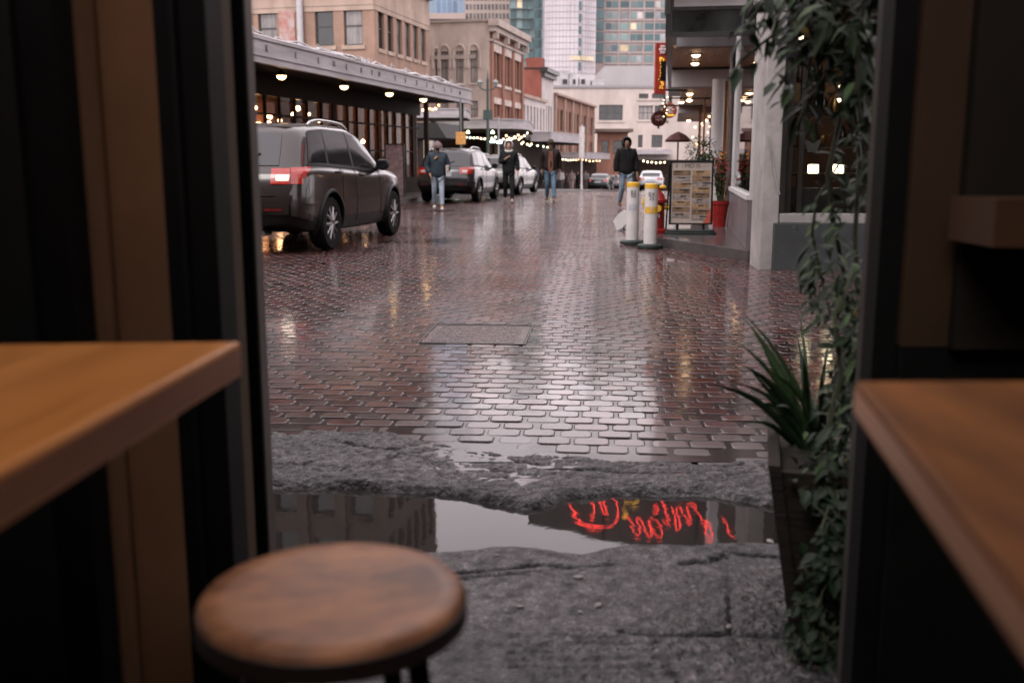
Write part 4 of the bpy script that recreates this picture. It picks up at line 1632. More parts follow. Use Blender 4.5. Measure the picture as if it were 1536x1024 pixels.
round_sign(988, 178, 11.5, 20.5, 'round dark red hanging sign with two lines of lettering', pm('dark_maroon', (.045, .02, .018), .4), mk1)
round_sign(1004, 166, 11, 22, 'round orange sign with pale emblem behind the dark round sign', pm('orange_red_sign', (.40, .10, .06), .5, var=.5, scale=6), mk2)
# maroon sun umbrella under the canopy further on
p = at(1017, 215, 27)
t = thing('parasol', 'small dark maroon parasol standing under the lit canopy', 'parasol', (p.x, p.y, .125))
MB().lathe([(.36, 1.55), (.35, 1.53), (.2, 1.68), (.03, 1.76), (.04, 1.79), (.2, 1.71), (.36, 1.57)], n=8).build('canopy', pm('maroon_cloth', (.05, .012, .01), .8), t)
MB().cyl((0, 0, 0), (0, 0, 1.75), .022, n=8).build('pole', M_dark, t)

# ------------------------------------------------------------------ right side: corner shop with the big window
A = math.atan2(-.07, 1)
P0 = at(1145.5, 242, 10.75)
CS = thing('corner_shop', 'dark fronted corner shop on the right with white corner pillar and large lit window', 'building', (P0.x, P0.y, 0), A)
M_pil = pm('worn_grey_plaster', (.30, .28, .272), .8, var=.35, scale=2.5, bump=.25, bscale=14, detail=9)
pw = .185
MB().bx(0, pw, 0, .62, -.05, 7).build('pillar', M_pil, CS, bevel=.012)
m = MB()
pts = []
for k in range(12):
    f_ = k / 11
    pts.append((.045 + .14 * f_ ** .8, -.004, 1.42 - .62 * f_ - .22 * math.sin(math.pi * f_) * .5))
m.tube(pts, .014, 6)
m.build('stain_groove', pm('grey_scrape', (.26, .25, .235), .8), CS)
Lw = 3.4
MB().bx(pw - .06 + .005, Lw, -.10, .2, -.05, .50).build('dado', pm('slate_render', (.034, .038, .040), .6, var=.25, scale=4, bump=.25, bscale=50), CS, bevel=.006)
M_al = pm('dull_aluminium', (.40, .385, .375), .4, metal=.5, var=.15)
m = MB()
m.bx(pw + .005, Lw, -.05, .18, .505, .60)
m.build('window_sill', M_al, CS, bevel=.004)
m = MB()
m.bx(pw + .002, pw + .05, -.02, .12, .602, 3.4)
m.bx(pw + .052, pw + .12, .03, .12, .602, 3.4)
m.bx(pw + .19, pw + .24, .05, .12, .602, 3.4)
m.bx(pw + .242, Lw, .05, .12, 3.3, 3.4)
m.build('window_frame', pm('bronze_window_frame', (.028, .026, .024), .35, metal=.4), CS)
MB().bx(pw + .24, Lw, .08, .09, .602, 3.299).build('window_pane', M_shopglass, CS)
MB().bx(pw + .121, pw + .189, .08, .09, .602, 3.4).build('side_pane', M_shopglass, CS)
m = MB()
m.bx(pw + .002, Lw, -.02, .3, 3.405, 7.0)
m.bx(Lw + .001, Lw + .2, -.1, .3, 0, 7)
m.build('upper_wall', pm('dark_shop_render', (.035, .028, .025), .6, var=.3, scale=2), CS)
# shop room
m = MB()
m.bx(1.1, 6, 3.6, 3.7, 0, 3.4)
m.prism([(.08, .63), (.16, .63), (1.18, 3.59), (1.09, 3.59)], 0, 3.4)
m.prism([(.17, .63), (6, .63), (6, 3.59), (1.19, 3.59)], 0, .12)
m.prism([(.17, .31), (6, .31), (6, 3.59), (1.19, 3.59)], 3.3, 3.39)
m.bx(6.01, 6.1, .3, 3.7, 0, 3.4)
m.build('shop_room', pm('brown_shop_interior', (.10, .040, .018), .7, scale=2.5, col2=(.018, .013, .011), detail=9), CS)
m = MB()
m.bx(pw + .13, Lw, .35, .62, .60, .86)
m.build('window_bench', pm('grey_bench', (.17, .175, .17), .5), CS)
M_shelf = pm('dark_shelf', (.07, .06, .055), .4)
m = MB()
for z in (.985, 1.30, 1.66, 2.03):
    m.bx(pw + .3, Lw, .75, 1.05, z, z + .03)
m.bx(pw + 1.05, pw + 1.09, .8, 1.0, .62, 3.2)
m.build('shelf', M_shelf, CS)
RB2 = Matrix.Translation((P0.x, P0.y, 0)) @ Matrix.Rotation(A, 4, 'Z')
for px in (1219, 1256):
    q = RB2.inverted() @ at(px, 265, 11.6)
    o = MB().bx(-.05, .05, -.05, .05, 0, .095).build('shelf_lamp', glow('shelf_lamp_glass', (1, .82, .55), 5 if px == 1219 else 1.6), CS, (q.x, .9, 1.017), bevel=.01)
M_jar = [pm('brown_jar', (.30, .14, .07), .3, var=.4, vary=.4), pm('green_bottle', (.03, .07, .045), .15, vary=.4), pm('dark_bottle', (.03, .02, .018), .15), pm('brass_ware', (.5, .28, .09), .3, metal=.8, vary=.3)]
prof = [[(.035, 0), (.05, .01), (.052, .12), (.03, .15), (.03, .17), (.036, .175)], [(.02, 0), (.04, .01), (.055, .06), (.05, .11), (.045, .115)], [(.03, 0), (.034, .01), (.034, .13), (.012, .18), (.012, .24), (.015, .243)]]
jme = [[MB().lathe(p_, n=12).mesh('jar', mm_, 40) for mm_ in M_jar] for p_ in prof]
jid = 0
for z, n_ in ((1.017, 7), (1.331, 15), (1.691, 15), (2.061, 13)):
    for k in range(n_):
        x = pw + .34 + k * (1.55 / n_) + random.uniform(-.02, .02)
        if z == 1.017 and k < 4:
            continue
        o = link('jar', random.choice(random.choice(jme)), CS, (x, .9 + random.uniform(-.08, .08), z))
        jid += 1
m = MB()
q = RB2.inverted() @ at(1219, 217, 11.4)
m.add([(q.x - .10, .70, q.z + .07), (q.x - .01, .70, q.z + .02), (q.x + .01, .70, q.z + .02), (q.x + .10, .70, q.z + .07), (q.x + .05, .70, q.z - .08), (q.x - .05, .70, q.z - .08),
       (q.x - .10, .71, q.z + .07), (q.x - .01, .71, q.z + .02), (q.x + .01, .71, q.z + .02), (q.x + .10, .71, q.z + .07), (q.x + .05, .71, q.z - .08), (q.x - .05, .71, q.z - .08)],
      [(0, 5, 4, 3, 2, 1), (6, 7, 8, 9, 10, 11), (0, 1, 7, 6), (1, 2, 8, 7), (2, 3, 9, 8), (3, 4, 10, 9), (4, 5, 11, 10), (5, 0, 6, 11)])
m.build('paper_bow', pm('white_paper', (.6, .6, .62), .7), CS)
m = MB()
for px, py, Yq in ((1258, 153, 13.2), (1299, 129, 13.0), (1264, 131, 14.0), (1205, 60, 12.6), (1290, 40, 12.8)):
    q = RB2.inverted() @ at(px, py, Yq)
    m.lathe([(.045, 0), (.05, .02), (.02, .04)], (q.x, q.y, q.z), 10)
m.build('spot_lamp', glow('shop_spot', (1, .72, .42), 12), CS, smooth=50)
# wire hoop and branch decorations in the window
m = MB()
for px, py, rr_ in ((1270, 152, .17), (1318, 160, .20), (1232, 190, .13)):
    q = RB2.inverted() @ at(px, py, 12.2)
    m.tube([(q.x + rr_ * 1.3 * math.cos(a * .35), q.y, q.z + rr_ * math.sin(a * .35)) for a in range(19)], .008, 5)
for k in range(60):
    x = pw + random.uniform(.3, 1.9)
    z = random.uniform(1.75, 3.0)
    a = random.uniform(0, 6.28)
    m.tube([(x, 1.3, z), (x + .12 * math.cos(a), 1.3 + random.uniform(-.1, .1), z + .12 * math.sin(a)), (x + .2 * math.cos(a + .5), 1.3, z + .2 * math.sin(a + .5))], .005, 4)
m.build('twig_garland', pm('bare_twigs', (.22, .13, .08), .7), CS)
# ------------------------------------------------------------------ cars
def ci(x, tab):
    xs = [p[0] for p in tab]
    ys = [p[1] for p in tab]
    if x <= xs[0]:
        return ys[0]
    if x >= xs[-1]:
        return ys[-1]
    i = 0
    while xs[i + 1] < x:
        i += 1
    n = len(xs)

    def sl(k):
        if k == 0 or k == n - 1:
            return 0 if n < 2 else ((ys[1] - ys[0]) / (xs[1] - xs[0]) if k == 0 else (ys[-1] - ys[-2]) / (xs[-1] - xs[-2]))
        a = (ys[k] - ys[k - 1]) / (xs[k] - xs[k - 1])
        b = (ys[k + 1] - ys[k]) / (xs[k + 1] - xs[k])
        return 0 if a * b <= 0 else 2 * a * b / (a + b)
    h = xs[i + 1] - xs[i]
    t = (x - xs[i]) / h
    m0, m1 = sl(i) * h, sl(i + 1) * h
    t2, t3 = t * t, t * t * t
    return (2 * t3 - 3 * t2 + 1) * ys[i] + (t3 - 2 * t2 + t) * m0 + (3 * t2 - 2 * t3) * ys[i + 1] + (t3 - t2) * m1


SUV = dict(L=4.58, xr=1.0, xf=3.66, wr=.345,
           hw=[(0, .74), (.12, .83), (.4, .885), (1, .905), (3.2, .90), (3.9, .87), (4.3, .78), (4.5, .64), (4.58, .50)],
           zb=[(0, .36), (.3, .28), (.8, .235), (3.6, .225), (4.2, .25), (4.58, .34)],
           belt=[(0, 1.06), (.5, 1.075), (1.5, 1.045), (2.6, .995), (3.3, .985), (3.9, .94), (4.3, .85), (4.5, .76), (4.58, .68)],
           roof=[(0, 1.575), (.5, 1.61), (1.2, 1.64), (2.0, 1.635), (2.45, 1.58), (2.8, 1.41), (3.28, 1.08), (3.45, 1.03), (3.9, .985), (4.3, .90), (4.5, .80), (4.58, .71)],
           cab=[(0, 1), (2.45, 1), (3.3, 0)], off=[.12, .10, .03, 0, .07, .15, .52, .60, .56], glass=[(.30, .93), (1.0, 1.93), (2.0, 3.05)])
HATCH = dict(L=4.5, xr=.95, xf=3.6, wr=.33,
             hw=[(0, .70), (.12, .80), (.4, .86), (1, .89), (3.2, .88), (3.9, .84), (4.3, .74), (4.5, .55)],
             zb=[(0, .32), (.3, .25), (.8, .19), (3.6, .18), (4.2, .20), (4.5, .30)],
             belt=[(0, .98), (.5, 1.0), (1.5, .96), (2.6, .91), (3.2, .88), (3.8, .82), (4.2, .74), (4.5, .6)],
             roof=[(0, 1.02), (.3, 1.05), (.8, 1.33), (1.3, 1.44), (1.9, 1.45), (2.3, 1.38), (2.7, 1.2), (3.15, .92), (3.4, .88), (3.8, .84), (4.2, .76), (4.5, .62)],
             cab=[(0, .35), (.8, 1), (2.3, 1), (3.15, 0)], off=[.12, .10, .03, 0, .03, .06, .12, .14, .12], glass=[(.75, 1.2), (1.25, 1.95), (2.0, 2.85)])


def carP(S, x, v, side=1):
    hw = ci(x, S['hw'])
    zb, bz, rz, c = ci(x, S['zb']), ci(x, S['belt']), ci(x, S['roof']), ci(x, S['cab'])
    ys = [0, .88 * hw, .975 * hw, hw, .99 * hw, .945 * hw, hw * (.775 * c + .86 * (1 - c)), hw * (.62 * c + .6 * (1 - c)), 0]
    zz = [zb, zb, zb + .15, zb + .45 * (bz - zb), bz - .09, bz, bz + (rz - bz) * .84, bz + (rz - bz) * .965, rz]
    i = min(7, int(v))
    k = max(0, 1 - x / 1.4)
    xs = [x + o * k for o in S['off']]
    tb = list(range(9))
    f = lambda arr: ci(v, list(zip(tb, arr)))
    return Vector((side * f(ys), f(xs) - S['xr'], f(zz)))


def carN(S, x, v):
    e = .02
    a = carP(S, x + e, v) - carP(S, max(0, x - e), v)
    b = carP(S, x, min(8, v + e)) - carP(S, x, max(0, v - e))
    n = a.cross(b)
    return n.normalized() if n.length > 1e-9 else Vector((1, 0, 0))


def capP(S, t, v, off=0):
    """rear face, t=0 right .. 1 left"""
    a, b = carP(S, 0, v), carP(S, 0, v, -1)
    p = a.lerp(b, t)
    p.y -= .07 * (1 - (1 - 2 * t) ** 2) + off
    return p


def sidepatch(m, S, x0, x1, v0, v1, off, side, nx=8, nv=4, mi=None):
    vs = []
    for i in range(nx + 1):
        for j in range(nv + 1):
            x, v = x0 + (x1 - x0) * i / nx, v0 + (v1 - v0) * j / nv
            p = carP(S, x, v) + carN(S, x, v) * off
            vs.append(Vector((p.x * side, p.y, p.z)))
    fs = []
    for i in range(nx):
        for j in range(nv):
            q = (i * (nv + 1) + j, (i + 1) * (nv + 1) + j, (i + 1) * (nv + 1) + j + 1, i * (nv + 1) + j + 1)
            fs.append(q if side > 0 else q[::-1])
    m.add(vs, fs, mi)


def cappatch(m, S, t0, t1, v0, v1, off, nt=8, nv=4, mi=None):
    vs, fs = [], []
    for i in range(nt + 1):
        for j in range(nv + 1):
            vs.append(capP(S, t0 + (t1 - t0) * i / nt, v0 + (v1 - v0) * j / nv, off))
    for i in range(nt):
        for j in range(nv):
            q = (i * (nv + 1) + j, (i + 1) * (nv + 1) + j, (i + 1) * (nv + 1) + j + 1, i * (nv + 1) + j + 1)
            fs.append(q[::-1])
    m.add(vs, fs, mi)


def wheel_meshes(r):
    MY = Matrix.Rotation(math.pi / 2, 4, 'Y')
    w = .215
    ty = MB().lathe([(r * .66, -w / 2), (r * .93, -w / 2), (r * .985, -w * .38), (r, -w * .2), (r, w * .2), (r * .985, w * .38), (r * .93, w / 2), (r * .66, w / 2), (r * .645, 0), (r * .66, -w / 2)], n=36, M=MY)
    rim = MB().lathe([(r * .65, -.02), (r * .65, w * .46), (r * .60, w * .47), (r * .58, w * .2), (r * .56, 0.0), (r * .05, 0.0)], n=36, M=MY)
    sp = MB()
    for k in range(5):
        a = 2 * math.pi * k / 5
        for dd in (-.16, .16):
            M = Matrix.Rotation(a, 4, 'X')
            p0 = M @ Vector((w * .44, dd * r * .35, r * .10))
            p1 = M @ Vector((w * .40, dd * r * 1.15, r * .61))
            sp.tube([p0, p0.lerp(p1, .5), p1], [r * .085, r * .065, r * .055], 6)
    sp.lathe([(.002, w * .49), (r * .13, w * .48), (r * .17, w * .40), (r * .17, .0)], n=16, M=MY)
    return ty.mesh('tyre', M_tyre, 40), rim.mesh('rim', pm('dark_rim_metal', (.06, .06, .06), .4, metal=.7), 40), sp.mesh('spokes', M_alloy, 40)  # wheel dish in plain dark metal behind the spokes


_wm = {}


def make_car(S, name, label, rr, head, paint, clad, sc=(1, 1, 1), rails=True, reverse=False, plate=True, group=None, z=0., lamp='big'):
    ang = -R(head)
    hwr = ci(S['xr'], S['hw']) - .115
    off = Matrix.Rotation(ang, 3, 'Z') @ Vector((hwr * sc[0], 0, 0))
    t = thing(name, label, 'car', (rr.x - off.x, rr.y - off.y, z), ang, group)
    t.scale = sc
    # closed shell
    nx, nv = 54, 32
    L_ = S['L']
    us = [L_ * (.5 - .5 * math.cos(math.pi * i / nx)) * .65 + L_ * i / nx * .35 for i in range(nx + 1)]
    bm = bmesh.new()
    grid = []
    for x in us:
        row = []
        for j in range(nv + 1):
            p = carP(S, x, 8 * j / nv)
            if j in (0, nv):
                p.x = 0
            row.append(p)
        grid.append(row)
    Rv = [[bm.verts.new(p) for p in row] for row in grid]
    Lv = [[Rv[i][j] if j in (0, nv) else bm.verts.new((-grid[i][j].x, grid[i][j].y, grid[i][j].z)) for j in range(nv + 1)] for i in range(nx + 1)]
    for i in range(nx):
        for j in range(nv):
            f = bm.faces.new((Rv[i][j], Rv[i + 1][j], Rv[i + 1][j + 1], Rv[i][j + 1]))
            f2 = bm.faces.new((Lv[i][j], Lv[i][j + 1], Lv[i + 1][j + 1], Lv[i + 1][j]))
            if 8 * j / nv < 2.2:
                f.material_index = f2.material_index = 1
    nt_ = 10
    for side_i, rev in ((0, True), (nx, False)):
        cols = [[Rv[side_i][j] for j in range(nv + 1)]]
        for k in range(1, nt_):
            tt = k / nt_
            c_ = []
            for j in range(nv + 1):
                if j in (0, nv):
                    c_.append(Rv[side_i][j])
                else:
                    p = Rv[side_i][j].co.lerp(Lv[side_i][j].co, tt)
                    p.y += (-1 if side_i == 0 else 1) * .07 * (1 - (1 - 2 * tt) ** 2) * math.sin(math.pi * min(1, j / 4, (nv - j) / 4) / 2)
                    c_.append(bm.verts.new(p))
            cols.append(c_)
        cols.append([Lv[side_i][j] for j in range(nv + 1)])
        for k in range(nt_):
            for j in range(nv):
                q = [cols[k][j], cols[k + 1][j], cols[k + 1][j + 1], cols[k][j + 1]]
                u = []
                for v_ in q:
                    if v_ not in u:
                        u.append(v_)
                if len(u) < 3:
                    continue
                if rev is False:
                    pass
                try:
                    f = bm.faces.new(u)
                    if 8 * j / nv < 2.2:
                        f.material_index = 1
                except ValueError:
                    pass
    bmesh.ops.recalc_face_normals(bm, faces=bm.faces[:])
    me = bpy.data.meshes.new('body')
    bm.to_mesh(me)
    bm.free()
    for m_ in (paint, clad):
        me.materials.append(m_)
    body = link('body', me)
    cut = MB()
    for yc in (0, S['xf'] - S['xr']):
        for s in (-1, 1):
            cut.cyl((s * (hwr - .16), yc, S['wr']), (s * 1.2, yc, S['wr']), S['wr'] + .055, n=40)
    co_ = cut.build('cut', [clad])
    bmm = body.modifiers.new('b', 'BOOLEAN')
    bmm.operation = 'DIFFERENCE'
    bmm.solver = 'EXACT'
    bmm.object = co_
    bmm.material_mode = 'TRANSFER'
    dg = bpy.context.evaluated_depsgraph_get()
    nm_ = bpy.data.meshes.new_from_object(body.evaluated_get(dg))
    nm_.name = 'body'
    bpy.data.objects.remove(body)
    bpy.data.objects.remove(co_)
    nm_.polygons.foreach_set('use_smooth', [True] * len(nm_.polygons))
    nm_.set_sharp_from_angle(angle=R(40))
    link('body', nm_, t)
    # glass
    for s in (1, -1):
        for k, (x0, x1) in enumerate(S['glass']):
            m = MB()
            sidepatch(m, S, x0, x1, 5.16, 5.92, .006, s, 10, 4)
            m.build('side_window', M_carglass, t, smooth=50)
        m = MB()
        sidepatch(m, S, S['glass'][0][0] - .03, S['glass'][2][1] + .02, 5.02, 5.15, .010, s, 24, 1)
        sidepatch(m, S, S['glass'][0][0] + .05, S['glass'][2][1] - .1, 5.93, 6.0, .010, s, 24, 1)
        for k in (0, 1):
            sidepatch(m, S, S['glass'][k][1], S['glass'][k + 1][0], 5.15, 5.93, .007, s, 2, 4)
        m.build('window_trim', M_black, t, smooth=50)
    m = MB()
    if S is SUV:
        cappatch(m, S, .10, .90, 5.12, 5.95, .012, 14, 5)
    else:
        for s in (1, -1):
            sidepatch(m, S, .22, .72, 6.5, 8, .008, s, 8, 4)
    m.build('rear_window', M_carglass, t, smooth=50)
    m = MB()
    for s in (1, -1):
        sidepatch(m, S, S['cab'][-2][0] + .12, S['cab'][-1][0] - .08, 6.4, 8, .006, s, 8, 5)
    m.build('windscreen', M_carglass, t, smooth=50)
    # seams and doors
    xr, wr = S['xr'], S['wr']
    for s in (1, -1):
        for x, v0, v1 in ((1.0 + .42, 2.05, 4.95), (S['glass'][1][1] + .03, 1.7, 4.98), (S['glass'][2][1] - .05, 2.0, 4.95)):
            MB().tube([Vector((carP(S, x, v0 + (v1 - v0) * k / 8).x * s, carP(S, x, v0 + (v1 - v0) * k / 8).y, carP(S, x, v0 + (v1 - v0) * k / 8).z)) for k in range(9)], .006, 5).build('panel_seam', M_black, t)
    MB().tube([capP(S, .12 + .76 * k / 10, 3.2, .004) for k in range(11)], .007, 5).build('panel_seam', M_black, t)
    for s in (1, -1):
        for x in (S['glass'][1][0] + .28, S['glass'][2][0] + .22):
            p = carP(S, x, 4.25) + carN(S, x, 4.25) * .025
            MB().tube([(p.x * s - .02 * s, p.y - .10, p.z), (p.x * s, p.y - .08, p.z + .004), (p.x * s, p.y + .08, p.z + .002), (p.x * s - .02 * s, p.y + .10, p.z)], .016, 8).build('door_handle', paint, t, smooth=60)
        p = carP(S, S['glass'][2][1] - .22, 5.05)
        m = MB().ball((s * (p.x + .14), p.y, p.z + .09), .11, (.95, .62, .78), 12, 0)
        m.tube([(s * (p.x - .02), p.y, p.z), (s * (p.x + .08), p.y, p.z + .05)], .03, 6, 0)
        m.box((s * (p.x + .15), p.y - .062, p.z + .09), (.15, .012, .12), mi=1)
        m.build('wing_mirror', [M_black if clad is M_black else paint, M_carglass], t, smooth=50)
        # rear lamp wrapping the corner
        m = MB()
        for q in range(6):
            sidepatch(m, S, 0, .15 + .20 * (q / 5) ** .7, 3.60 + 1.38 * q / 6, 3.60 + 1.38 * (q + 1) / 6, .014, s, 6, 1)
        a, b_ = (0, .16) if s > 0 else (.84, 1)
        cappatch(m, S, a, b_, 3.60, 4.98, .014, 4, 6)
        o = m.build('tail_lamp', M_tail, t, smooth=60)
        m = MB()
        a, b_ = (.01, .11) if s > 0 else (.89, .99)
        cappatch(m, S, a, b_, 3.75, 4.05, .022, 3, 3)
        m.build('reversing_lamp', M_rev if reverse else M_lampw, o, smooth=60)
        m = MB()
        a, b_ = (.05, .20) if s > 0 else (.80, .95)
        cappatch(m, S, a, b_, 2.25, 2.42, .055, 3, 1)
        m.build('reflector', pm('red_reflector', (.16, .012, .010), .25), t)
        if rails:
            pts = []
            for k in range(15):
                x = .62 + 1.75 * k / 14
                p = carP(S, x, 6.75)
                lift = .055 * math.sin(math.pi * k / 14) ** .4
                pts.append((p.x * s, p.y, p.z + .005 + lift))
            MB().tube(pts, .02, 8).build('roof_rail', M_chrome, t, smooth=60)
    # bumper shelf, plate, wiper, exhaust
    m = MB()
    cappatch(m, S, -.0, 1.0, 1.95, 2.95, .035, 16, 4)
    cappatch(m, S, 0.02, .98, 2.951, 3.05, .02, 16, 1)
    for s in (1, -1):
        sidepatch(m, S, 0, .35, 1.95, 2.95, .03, s, 5, 4)
    m.build('rear_bumper', paint, t, smooth=50)
    m = MB()
    cappatch(m, S, .16, .84, 2.02, 2.2, .045, 12, 2)
    m.build('bumper_cladding', clad, t, smooth=50)
    m = MB()
    p = capP(S, .5, 3.55, .02)
    m.box((0, p.y, p.z), (.52, .02, .12))
    m.build('number_plate', pm('plate_white', (.45, .45, .46), .5), t)
    p = capP(S, .22, 1.0)
    MB().cyl((p.x, p.y + .16, .27), (p.x, p.y - .04, .265), .032, n=12).build('exhaust_pipe', M_chrome, t, smooth=40)
    if S is SUV:
        p, q = capP(S, .48, 5.25, .02), capP(S, .28, 5.42, .025)
        MB().tube([p, q], .012, 6).build('rear_wiper', M_black, t)
        m = MB()
        for s in (1, -1):
            sidepatch(m, S, .0, .20, 7.0, 8, .03, s, 3, 4)
        m.build('roof_spoiler', paint, t, smooth=50)
    # arches' liners and wheels
    for s in (1, -1):
        for yc in (0, S['xf'] - S['xr']):
            m = MB()
            pts = []
            for k in range(17):
                a = -.25 + (math.pi + .5) * k / 16
                y_ = yc + (wr + .075) * math.cos(a)
                z_ = wr + (wr + .075) * math.sin(a)
                # height along the flank -> nearest row
                best = min((abs(carP(S, y_ + xr, v / 8).z - z_), v / 8) for v in range(8, 40))
                pts.append((s * (carP(S, y_ + xr, best[1]).x + .002), y_, z_))
            m.tube(pts, .026, 6)
            m.build('arch_trim', clad, t, smooth=60)
    key = (wr,)
    if key not in _wm:
        _wm[key] = wheel_meshes(wr)
    ty, rim, sp = _wm[key]
    for s in (1, -1):
        for yc in (0, S['xf'] - S['xr']):
            o = link('wheel', ty, t, (s * hwr, yc, wr), 0 if s > 0 else math.pi)
            link('rim', rim, o)
            link('spokes', sp, o)
    return t


def carpaint(name, col, rough=.22):
    return pm(name, col, rough, metal=.25, var=.08, scale=40, coat=.6, rvar=.04, spec=.35)


M_tail = pm('red_lamp_lens', (.26, .014, .008), .12, var=.2, scale=20, emit=.03, ecol=(1, .05, .03), coat=.6)
M_rev = glow('lit_reversing_lamp', (1, .88, .70), 2.2)
M_lampw = pm('clear_lamp_lens', (.45, .42, .42), .15)
a_, b_ = atz(489, 374, 0), atz(583, 352.5, 0)
hd = math.degrees(math.atan2(b_.x - a_.x, b_.y - a_.y))
c1 = make_car(SUV, 'parked_car', 'dark grey estate car nearest the door, reversing lamp lit, half hidden by the frame', a_, hd, carpaint('graphite_car_paint', (.030, .0245, .0235)), M_black, sc=(1, (b_ - a_).length / 2.66, 1.01), reverse=True, group='cars along the left kerb')
p = atz(715, 303, 0)
make_car(SUV, 'parked_car', 'mid grey estate car with roof rails beyond the walking woman', p, 11, carpaint('slate_car_paint', (.032, .032, .034)), M_black, sc=(.93, .9, .93), group='cars along the left kerb')
p = at(777, 242, 35.6)
make_car(SUV, 'parked_car', 'silver estate car ahead of the mid grey one', Vector((p.x, p.y, 0)), 13, carpaint('silver_car_paint', (.17, .165, .165)), M_black, sc=(.97, 1.02, .86), rails=True, group='cars along the left kerb', z=zs(35.6))
p = at(913, 242, 84)
make_car(HATCH, 'parked_car', 'dark saloon car seen from behind far down the street', Vector((p.x, p.y, 0)), 12, carpaint('dark_green_car_paint', (.035, .045, .045)), M_black, rails=False, z=zs(84), group='cars far down the street')
p = at(994, 242, 72)
make_car(HATCH, 'parked_car', 'pale grey car far off between the hooded man and the menu board', Vector((p.x, p.y, 0)), 10, carpaint('pale_grey_car_paint', (.42, .43, .45)), M_black, rails=False, z=zs(72), group='cars far down the street')
p = at(932, 242, 92)
make_car(SUV, 'parked_car', 'small dark car just right of the far saloon', Vector((p.x, p.y, 0)), 12, carpaint('far_dark_paint', (.06, .06, .07)), M_black, sc=(1, 1, .9), z=zs(92), group='cars far down the street')
p = at(646, 242, 33)
make_car(SUV, 'parked_car', 'black car left of the mid grey estate, mostly hidden by the woman', Vector((p.x + .1, p.y, 0)), 14, carpaint('black_car_paint', (.02, .02, .022)), M_black, sc=(.97, 1, .9), group='cars along the left kerb') if 0 else None
# ------------------------------------------------------------------ people
def skin_mesh(name, verts, edges, radii, mat, sub=1, root=0):
    me = bpy.data.meshes.new('sk')
    me.from_pydata([tuple(v) for v in verts], edges, [])
    o = bpy.data.objects.new('sk', me)
    COL.objects.link(o)
    o.modifiers.new('s', 'SKIN')
    lay = me.skin_vertices[0].data
    for i, r in enumerate(radii):
        lay[i].radius = (r, r) if not isinstance(r, tuple) else r
        lay[i].use_root = (i == root)
    if sub:
        sm_ = o.modifiers.new('u', 'SUBSURF')
        sm_.levels = sub
        sm_.render_levels = sub
    dg = bpy.context.evaluated_depsgraph_get()
    res = bpy.data.meshes.new_from_object(o.evaluated_get(dg))
    res.name = name
    bpy.data.objects.remove(o)
    res.materials.clear()
    res.materials.append(mat)
    res.polygons.foreach_set('use_smooth', [True] * len(res.polygons))
    return res


class SK:
    def __init__(s):
        s.v, s.e, s.r = [], [], []

    def p(s, co, r, par=None):
        s.v.append(Vector(co))
        s.r.append(r)
        i = len(s.v) - 1
        if par is not None:
            s.e.append((par, i))
        return i

    def mesh(s, name, mat, sub=1):
        return skin_mesh(name, s.v, s.e, s.r, mat, sub)


def cloth(name, col, var=.3, rough=.8):
    return pm(name, col, rough, var=var, scale=9, bump=.4, bscale=22, spec=.12)


M_skin = pm('skin', (.42, .24, .17), .5, var=.1, scale=10)
M_skin2 = pm('darker_skin', (.20, .11, .075), .5, var=.1, scale=10)


